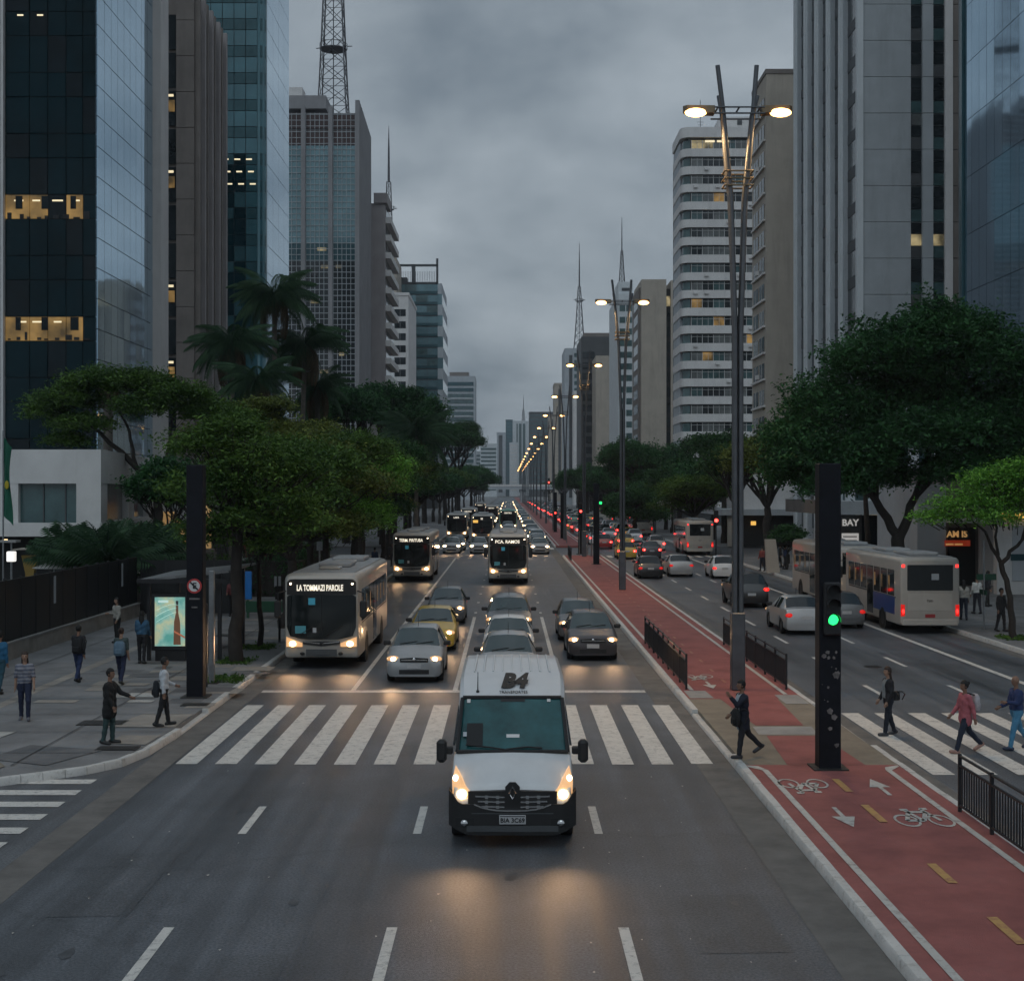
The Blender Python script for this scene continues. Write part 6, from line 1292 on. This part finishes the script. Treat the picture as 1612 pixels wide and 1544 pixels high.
car('hatch', 10.0, 117.5, 'yellow', 'yellow taxi driving away before the cross street', True, name='taxi'); car('sedan', 12.2, 118.5, 'brown', 'dark car braking beside the far yellow taxi', True)
car('hatch', 14.3, 134, 'white', 'white car braking on the far cross street', True); car('sedan', 9.4, 148, 'white', 'white car braking past the cross street nearest the bike path', True); car('sedan', 11.8, 140, 'yellow', 'second far taxi braking on the cross street', True, name='taxi'); car('hatch', 9.5, 138, 'red', 'red car on the far cross street', True)
# distant queues
KN = ('hatchback', 'sedan', 'off road car')
cols_ = ['white', 'silver', 'grey', 'white', 'green', 'black', 'silver', 'brown', 'red', 'yellow']
for i, y in enumerate(list(range(147, 330, 8))+list(range(335, 620, 14))):
    for X, ln in ((-2.9, 'middle left'), (0.0, 'middle'), (2.9, 'right hand')):
        if rng.random() < .86 and not (X < -2 and y < 170): car(('hatch', 'sedan', 'suv')[(i+int(X)) % 3], X+rng.uniform(-.2, .2), y+rng.uniform(-1.5, 1.5), cc_ := cols_[int(rng.integers(0, 8))], 'tiny %s oncoming %s with lit headlights, distant %s lane' % (cc_, KN[(i+int(X)) % 3], ln), group='distant oncoming cars, %s lane' % ln)
    for X, ln in ((9.4, 'lane beside the bike path'), (11.85, 'second lane'), (14.3, 'third lane')):
        if rng.random() < .88 and y > 152: car(('hatch', 'sedan', 'suv')[(i+int(X)) % 3], X+rng.uniform(-.2, .2), y+rng.uniform(-1.5, 1.5), cc_ := cols_[int(rng.integers(0, 10))], 'tiny %s %s with red brake lights, distant right %s' % (cc_, KN[(i+int(X)) % 3], ln), True, 'distant cars driving away, %s' % ln)
for i, (X, y, aw) in enumerate(((0, 196, False), (-6, 210, False), (-3, 250, False), (16.8, 240, True), (-6, 300, False))):
    bus(['distant green tinted bus in the middle of the oncoming queue', 'distant bus in the left bus lane', 'distant bus in the second oncoming lane', 'distant bus driving away in the right bus lane', 'most distant bus in the left bus lane'][i], X, y, 10, 'CENTRO', away=aw, body=M('bus_green_paint', (.18, .4, .3), .4) if i == 0 else None, detail=False)
# ---------------------------------------------------------------- people (local: facing -Y)
CL = {}
def cloth(col, rough=.85):
    k = tuple(round(c, 3) for c in col)
    if k not in CL: CL[k] = M('cloth_%d' % len(CL), col, rough, 0, .2, 9, .2, 60, coords='obj')
    return CL[k]
m_skinA = M('skin_brown', (.22, .12, .08), .55, 0, .1, 9, coords='obj'); m_skinB = M('skin_tan', (.33, .2, .14), .55, 0, .1, 9, coords='obj'); m_hair = M('dark_hair', (.006, .005, .0045), .75, 0, .3, 14, coords='obj'); m_hairb = M('brown_hair', (.028, .014, .009), .7, 0, .3, 14, coords='obj'); m_eye = M('eye', (.01, .01, .01), .2)
def capsule_pts(m, a, b, ra, rb, n=10):
    a, b = Vector(a), Vector(b); d = (b-a); L_ = d.length or 1e-3; d = d/L_
    pts = [a-d*ra*.95, a-d*ra*.6, a, a.lerp(b, .33), a.lerp(b, .66), b, b+d*rb*.6, b+d*rb*.95]; rad = [ra*.25, ra*.78, ra, ra+(rb-ra)*.33, ra+(rb-ra)*.66, rb, rb*.78, rb*.25]
    m.tube(pts, rad, n)
def person(label, x, y, z, rz, h=1.66, legs=((.35, .1), (-.35, .3)), arms=((-.3, .25, .12), (.3, .35, .12)), top=(.05, .05, .06), bottom=(.02, .025, .04), shoes=(.02, .02, .02), skin=None, hair='short', hairm=None, lean=0., head_turn=0, sleeve='long', coat=0., fat=1., shorts=False, group='pedestrians', stripes=None, inner=None):
    """legs: (thigh pitch, knee bend) left/right; arms: (pitch, elbow, out); positive pitch = forward"""
    o = thing('person', label, 'person', (x, y, z), rz, group); skin = skin or m_skinB; s = h/1.7; bones = []
    def dirn(p, roll=0, sd=0): return Vector((sd*math.sin(roll), -math.sin(p)*math.cos(roll), -math.cos(p)*math.cos(roll)))
    pel = Vector((0, 0, .9)); feet = []
    for sd, (th, kn) in zip((1, -1), legs):
        hip = pel+Vector((sd*.085, 0, -.02)); knee = hip+dirn(th, .02, sd)*.42; ank = knee+dirn(th-kn)*.41; feet.append((sd, hip, knee, ank, th-kn))
    low = min(f[3].z-.085 for f in feet); dz = -low
    def up(v): return v+Vector((0, 0, dz))
    for sd, hip, knee, ank, an in feet:
        hip, knee, ank = up(hip), up(knee), up(ank); bones += [('bottom', hip, knee, .088*fat, .06), ('bottom' if not shorts else 'skin', knee, ank, .058, .042)]
        tilt = max(-.2, min(.7, -an*.7)) ; tip = ank+Vector((sd*.02, -.17*math.cos(tilt), -.045-.17*math.sin(tilt))); heel = ank+Vector((0, .05, -.035+.06*math.sin(tilt))); bones.append(('shoe', heel, tip, .042, .036))
    lv = Vector((0, -math.sin(lean), math.cos(lean))); P = up(pel); wst = P+lv*.16; chest = P+lv*.38; neck = P+lv*.53; head = neck+lv*.17+Vector((0, -.02, 0))
    for sx in (-.07, .07): bones += [('bottom', P+Vector((sx, .01, -.02)), P+lv*.06+Vector((sx, 0, 0)), .1*fat, .095*fat), ('top', P+lv*.08+Vector((sx, 0, 0)), wst+Vector((sx*.9, 0, 0)), .1*fat, .093*fat), ('top', wst+Vector((sx*.9, 0, 0)), chest+Vector((sx*1.15, 0, 0)), .093*fat, .105*fat)]
    bones += [('top', chest+Vector((-.13, 0, .06)), chest+Vector((.13, 0, .06)), .068, .068), ('skin', neck-lv*.05, neck+lv*.08, .052, .05)]
    if coat: bones += [('top', P+Vector((sx, .01, -.02-coat)), P+Vector((sx, 0, .05)), .115*fat, .1*fat) for sx in (-.07, .07)]
    hands = []
    for sd, (pt, el, ro) in zip((1, -1), arms):
        sh = chest+Vector((sd*.165, 0, .08)); elb = sh+dirn(pt, ro, sd)*.28; fd = dirn(pt+el, ro*.3 if el < 1 else -ro*.6, sd); wr = elb+fd*.24
        bones += [('top', sh, elb, .056, .045), ('top' if sleeve == 'long' else 'skin', elb, wr, .042, .03), ('skin', wr, wr+fd*.08, .03, .034)]; hands.append((sd, wr, fd))
    c = head
    rot = Matrix.Rotation(head_turn, 3, 'Z')
    hm = MB()
    for t, a, b, ra, rb in bones: capsule_pts(hm, a*s, b*s, ra*s, rb*s)
    def hp(v): return (c+rot @ Vector(v))*s
    hm.ball(hp((0, 0, .02)), (.077*s, .092*s, .105*s), 14, 10); hm.ball(hp((0, -.02, -.05)), (.058*s, .07*s, .065*s), 12, 8); hm.ball(hp((0, -.1, -.005)), (.014*s, .022*s, .024*s), 8, 6)
    for sx in (-1, 1): hm.ball(hp((sx*.078, .005, 0)), (.014*s, .022*s, .03*s), 8, 6)
    raw = bpy.data.objects.new('tmp', hm.mesh('tmp', skin)); md = raw.modifiers.new('r', 'REMESH'); md.mode = 'VOXEL'; md.voxel_size = .016*s; sm = raw.modifiers.new('s', 'SMOOTH'); sm.factor = .5; sm.iterations = 4
    me = bake(raw)
    nv = len(me.vertices); co = np.empty(nv*3); me.vertices.foreach_get('co', co); co = co.reshape(-1, 3); no = np.empty(nv*3); me.vertices.foreach_get('normal', no); no = no.reshape(-1, 3)
    best = np.full(nv, 1e9); lab = np.zeros(nv, int); tn = ['skin', 'top', 'bottom', 'shoe']
    def dist(a, b, ra, rb, t):
        a = np.array(a*s); b = np.array(b*s); d = b-a; k = np.clip(((co-a) @ d)/max(1e-9, d @ d), 0, 1); q = np.linalg.norm(co-a-k[:, None]*d, axis=1)-(ra+(rb-ra)*k)*s; m_ = q < best; best[m_] = q[m_]; lab[m_] = tn.index(t)
    for t, a, b, ra, rb in bones: dist(a, b, ra, rb, t)
    dist(head+Vector((0, 0, -.03)), head+Vector((0, 0, .04)), .1, .1, 'skin')
    me.materials.clear(); me.materials.append(skin); me.polygons.foreach_set('use_smooth', [True]*len(me.polygons)); me.name = 'body'
    # five-fingered hands joined to the body mesh
    xm = MB()
    for sd, wr, fd in hands:
        side = fd.cross(Vector((sd, 0, 0))).normalized() if abs(fd.x) < .9 else Vector((0, 1, 0)); pn = side.cross(fd).normalized(); pb = wr+fd*.09
        for k, (u, ln) in enumerate(((-.027, .062), (-.009, .072), (.009, .068), (.026, .052))):
            a = pb+side*u; b = a+fd*ln*.55+pn*.006; d = b+fd*ln*.4-pn*sd*.02; xm.tube([a*s, b*s, d*s], [.0095*s, .009*s, .007*s], 6)
        a = wr+fd*.03-side*.028; xm.tube([a*s, (a+fd*.035-side*.022)*s, (a+fd*.065-side*.026)*s], [.011*s, .01*s, .008*s], 6)
    for sx in (-1, 1): xm.ball(hp((sx*.03, -.083, .02)), (.012*s, .008*s, .008*s), 8, 6, 1)
    xm.ball(hp((0, -.086, -.055)), (.024*s, .008*s, .006*s), 8, 6, 2)
    bm = bmesh.new(); bm.from_mesh(me); tmp = xm.mesh('x', [skin, m_eye, m_skinA], 60); bm.from_mesh(tmp); me.materials.append(m_eye); me.materials.append(cloth((.18, .06, .05))); bm.to_mesh(me); bm.free(); me.update()
    b = lk(bpy.data.objects.new('body', me)); b.parent = o
    # garments: the covering skin faces pushed outwards
    faces = [tuple(p.vertices) for p in me.polygons if max(p.vertices) < nv]
    for t, nm, mat, offs in (('top', 'jacket' if sleeve == 'long' else 'shirt', cloth(top), .017), ('bottom', 'trousers', cloth(bottom), .012), ('shoe', 'shoes', cloth(shoes, .5), .01)):
        ti = tn.index(t); fs = [f for f in faces if sum(lab[i] == ti for i in f) >= 2]
        if not fs: continue
        us = sorted({i for f in fs for i in f}); mp = {a: i for i, a in enumerate(us)}; offn = offs*(1+.5*np.sin(co[us][:, 2]*38+co[us][:, 0]*21)*(.6 if t != 'shoe' else 0)); V = co[us]+no[us]*offn[:, None]*s
        g_ = MB(); g_.v = [tuple(v) for v in V]; g_.f = [tuple(mp[i] for i in f) for f in fs]; g_.m = [0]*len(fs)
        if stripes and t == 'top': g_.m = [1 if int((sum(V[mp[i]][2] for i in f)/len(f))/.045) % 2 else 0 for f in fs]
        if inner and t == 'top':
            fi = [f for f in fs if abs(np.mean([co[i][0] for i in f])) < .088*s and np.mean([no[i][1] for i in f]) < -.35 and np.mean([co[i][2] for i in f]) < (neck.z-.03)*s]
            ui = sorted({i for f in fi for i in f}); mi_ = {a: i for i, a in enumerate(ui)}; gi = MB(); gi.v = [tuple(co[i]+no[i]*.033*s) for i in ui]; gi.f = [tuple(mi_[i] for i in f) for f in fi]; gi.m = [0]*len(fi)
            if fi: lk(bpy.data.objects.new('shirt', gi.mesh('shirt', cloth(inner), 70, fix=False))).parent = o
        gm = g_.mesh(nm, [mat, cloth(stripes)] if stripes and t == 'top' else mat, 70, fix=False); q = lk(bpy.data.objects.new(nm, gm)); q.parent = o
    # hair
    if hair != 'bald':
        hb = MB(); nu, nw = 18, 12; V = []; fs = []
        for i in range(nw+1):
            for j in range(nu):
                t = math.pi*i/nw; a = 2*math.pi*j/nu; p = Vector((.087*math.sin(t)*math.cos(a), .008+.102*math.sin(t)*math.sin(a), .03+.112*math.cos(t))); V.append(p*(1+.03*math.sin(a*7+i)))
        for i in range(nw):
            for j in range(nu):
                q = [V[i*nu+j], V[i*nu+(j+1) % nu], V[(i+1)*nu+(j+1) % nu], V[(i+1)*nu+j]]; m_ = sum(q, Vector())/4
                if m_.z > .065 or (m_.y > -.02 and m_.z > -.05) or (hair == 'long' and m_.y > 0): fs.append((i*nu+j, i*nu+(j+1) % nu, (i+1)*nu+(j+1) % nu, (i+1)*nu+j))
        hb.add([hp(v) for v in V], fs)
        if hair == 'long':
            hb.loft([[hp((w_*math.cos(a), .055+d_*math.sin(a)+yo, zz_)) for a in lin(0, 2*math.pi*11/12, 11)] for zz_, w_, d_, yo in ((.06, .07, .03, 0), (-.05, .085, .04, 0), (-.16, .09, .04, .02), (-.27, .07, .03, .03), (-.34, .03, .02, .035))])
        elif hair == 'bun': hb.ball(hp((0, .1, .07)), .045*s, 10, 8)
        hb.build('hair', hairm or m_hair, o, 60)
    return o
def backpack(label, x, y, z, rz, col, w_=.3, hh=.42, d=.16, cat='backpack'):
    o = thing('backpack', label, cat, (x, y, z), rz); m = cloth(col)
    rings = []
    for t, sx, sy in ((0, .8, .75), (.1, 1, 1), (.5, 1, 1.1), (.85, .92, .9), (1, .6, .5)): rings.append([(w_/2*sx*math.copysign(abs(math.cos(a))**.5, math.cos(a)), d/2*sy*math.copysign(abs(math.sin(a))**.5, math.sin(a)), hh*t) for a in lin(0, 2*math.pi*15/16, 15)])
    MB().loft(rings).build('bag_body', m, o, 60); MB().box(-w_*.35, w_*.35, d*.4, d*.75, hh*.1, hh*.5, c=.03).build('front_pocket', m, o)
    for sx in (-1, 1): MB().tube([(sx*w_*.3, -d*.4, hh*.95), (sx*w_*.38, -d*.4-.1, hh*1.02), (sx*w_*.42, -d*.4-.2, hh*.8), (sx*w_*.42, -d*.4-.1, hh*.15)], .016, 6).build('strap', m_black, o)
    return o
W1 = ((.38, .12), (-.42, .35)); W2 = ((-.4, .4), (.4, .1)); ST = ((.04, .02), (-.04, .02)); SW = ((.3, .2), (-.25, .45))
LEFT, RIGHT, AWAY, CAM = R(-90), R(90), math.pi, 0
# right side
person('person in a navy jacket holding a phone to the face at the kerb', 4.95, 29.5, .16, R(-75), 1.6, ((.2, .08), (-.45, .35)), ((.9, 1.6, .15), (-.05, .9, .2)), (.012, .015, .028), (.014, .015, .02), (.03, .03, .035), m_skinA, coat=.18, lean=.03, inner=(.34, .38, .42))
backpack('black shoulder bag carried by the person on the phone', 4.78, 29.34, .86, R(-75+180), (.012, .012, .013), .26, .36, .12, 'bag')
person('woman with long dark hair in a black cardigan and grey top on the right zebra', 9.0, 33.1, 0, R(-80), 1.58, ((.18, .05), (-.2, .12)), ((.1, .35, .12), (.05, .5, .12)), (.012, .012, .015), (.01, .013, .022), (.04, .04, .045), m_skinB, 'long', m_hairb, inner=(.2, .22, .23))
backpack('small dark handbag on the hip of the woman in the black cardigan', 9.2, 33.2, .82, R(20), (.012, .012, .014), .22, .22, .1, 'bag')
person('woman in a pink jacket and dark jeans stepping across the right zebra', 10.1, 30.9, 0, R(-80), 1.58, W1, ((-.35, .2, .15), (.25, .45, .15)), (.36, .1, .12), (.012, .018, .035), (.28, .16, .13), m_skinA, 'bun', coat=.1)
backpack('pale grey backpack worn by the woman in pink', 10.33, 30.92, .93, R(-80), (.38, .35, .37), .26, .38, .14)
person('bald man in a navy and white jacket and light jeans at the right edge', 11.38, 31.3, 0, R(-80), 1.62, ((.3, .1), (-.35, .3)), ((.4, 1.3, .12), (.2, .9, .15)), (.015, .03, .1), (.06, .2, .33), (.02, .03, .06), m_skinA, 'bald', fat=1.12, stripes=(.015, .03, .1))
# left pavement
person('person in black with green jeans reaching forward on the left corner', -8.88, 31.15, .156, R(80), 1.62, ((.05, .05), (-.12, .05)), ((.7, .5, .1), (.2, .3, .1)), (.008, .008, .009), (.03, .06, .06), (.015, .015, .015), m_skinA, coat=.2, fat=1.12)
person('man in a white shirt and black trousers waiting at the left kerb', -8.25, 33.5, .156, R(110), 1.6, ((.16, .03), (-.2, .1)), ((.25, .9, .1), (-.15, .2, .1)), (.5, .52, .55), (.012, .012, .014), (.012, .012, .012), m_skinA)
backpack('dark folded jacket over the arm of the man in the white shirt', -8.42, 33.42, .86, R(110), (.012, .015, .02), .2, .4, .14, 'jacket')
person('woman in a striped top and dark jeans walking towards the camera', -11.9, 34.4, .156, R(15), 1.64, ((.3, .25), (-.15, .1)), ((.1, .25, .18), (-.15, .2, .18)), (.22, .22, .25), (.014, .02, .05), (.12, .12, .14), m_skinB, 'long', m_hairb, stripes=(.1, .11, .15), sleeve='short')
person('man in a bright blue jacket at the left edge', -14.15, 38.9, .156, R(170), 1.68, ((.2, .1), (-.2, .15)), ((.2, .3, .12), (-.1, .3, .12)), (.015, .1, .2), (.02, .07, .1), (.03, .03, .03), m_skinA, fat=1.1)
person('man in a black jacket with blue jeans walking away on the left pavement', -12.7, 41.3, .156, R(165), 1.62, ((.25, .1), (-.25, .2)), ((.2, .4, .14), (-.2, .3, .14)), (.012, .012, .015), (.016, .03, .085), (.02, .02, .02), m_skinA)
backpack('black backpack on the man in blue jeans', -12.68, 41.14, 1.0, R(165), (.008, .008, .01), .32, .44, .16)
person('woman in a grey green top walking away with a large backpack', -11.3, 40.8, .156, R(175), 1.6, ((.28, .1), (-.2, .3)), ((.3, .7, .14), (-.1, .4, .14)), (.04, .06, .06), (.012, .018, .05), (.03, .03, .03), m_skinB, 'bun', m_hairb, sleeve='short')
backpack('slate blue backpack on the woman in the grey green top', -11.3, 40.64, 1.0, R(175), (.1, .16, .22), .34, .42, .16)
person('person in a pale grey jacket by the fence on the left pavement', -14.5, 51.8, .156, R(-40), 1.62, ST, ((.05, .5, .1), (.05, 1.6, .1)), (.3, .29, .26), (.015, .015, .016), (.02, .02, .02), m_skinB)
person('woman with very long hair in a blue top by the lit poster', -11.95, 45.6, .156, R(178), 1.66, ((.1, .05), (-.1, .1)), ((.2, .5, .12), (.2, .5, .12)), (.03, .09, .16), (.01, .01, .013), (.02, .02, .02), m_skinB, 'long')
person('person in red and black standing beyond the bus shelter', -12.4, 62.8, .156, R(10), 1.68, ST, ((.1, .4, .15), (.3, .9, .15)), (.12, .03, .03), (.012, .012, .014), (.02, .02, .02), m_skinB)
# right pavement, far
for i, (px, y, tp, bt, lab, rz_) in enumerate(((1517, 61, (.34, .33, .3), (.02, .025, .04), 'person in a pale shirt just right of the blue sided bus', 170), (1538, 64, (.5, .5, .48), (.02, .02, .03), 'person in a white shirt by the shop counter', 190), (1576, 56, (.02, .02, .022), (.015, .015, .018), 'person in black beside the bright green tree', 30), (1555, 68, (.03, .03, .035), (.02, .02, .02), 'person in dark clothes behind the street name post', 100), (1236, 100, (.03, .05, .12), (.02, .02, .03), 'person in blue beside the leaning stone slab', 100), (1228, 103, (.02, .02, .02), (.02, .02, .02), 'person in black beside the leaning stone slab', 80), (1206, 104, (.4, .4, .38), (.05, .07, .12), 'person in white left of the leaning stone slab', 60), (1200, 98, (.25, .06, .05), (.02, .02, .03), 'person in red left of the leaning stone slab', 200))):
    person(lab, wx(px, y), y, .156, R(rz_), 1.68, ((.15, .08), (-.15, .12)), ((.15, .4, .12), (-.1, .3, .12)), tp, bt, (.02, .02, .02), m_skinB if i % 2 else m_skinA, 'short' if i % 3 else 'long')
for i, (px, y, tp) in enumerate(((640, 104, (.05, .05, .06)), (663, 120, (.3, .28, .26)), (680, 118, (.12, .03, .04)), (590, 96, (.03, .05, .1)), (560, 90, (.3, .3, .3)))):
    person(['person waiting between the kerb trees behind the second bus', 'person in beige at the left kerb of the far cross street', 'person in dark red at the left kerb of the far cross street', 'person in navy under the kerb trees', 'person in grey under the kerb trees'][i], min(-8.6, wx(px, y)), y, .156, R(60*i), 1.68, ST, ((.1, .3, .12), (.1, .3, .12)), tp, (.02, .02, .025), (.02, .02, .02), m_skinA, 'short')
# ---------------------------------------------------------------- haze: one closed box of thin air round everything
hz = MB().box(-2560, 2560, -260, 4060, -1.06, 145).build('haze', [])
hm_ = bpy.data.materials.new('haze'); hm_.use_nodes = True; t = hm_.node_tree; t.nodes.clear()
ho = t.nodes.new('ShaderNodeOutputMaterial'); pv = t.nodes.new('ShaderNodeVolumePrincipled'); pv.inputs['Color'].default_value = (.86, .92, 1, 1); pv.inputs['Density'].default_value = HAZE; pv.inputs['Anisotropy'].default_value = .0
t.links.new(pv.outputs[0], ho.inputs['Volume']); hz.data.materials.append(hm_); tag(hz, 'thin grey evening haze over the avenue', kind='stuff')

bpy.data.scenes.remove(TMP)
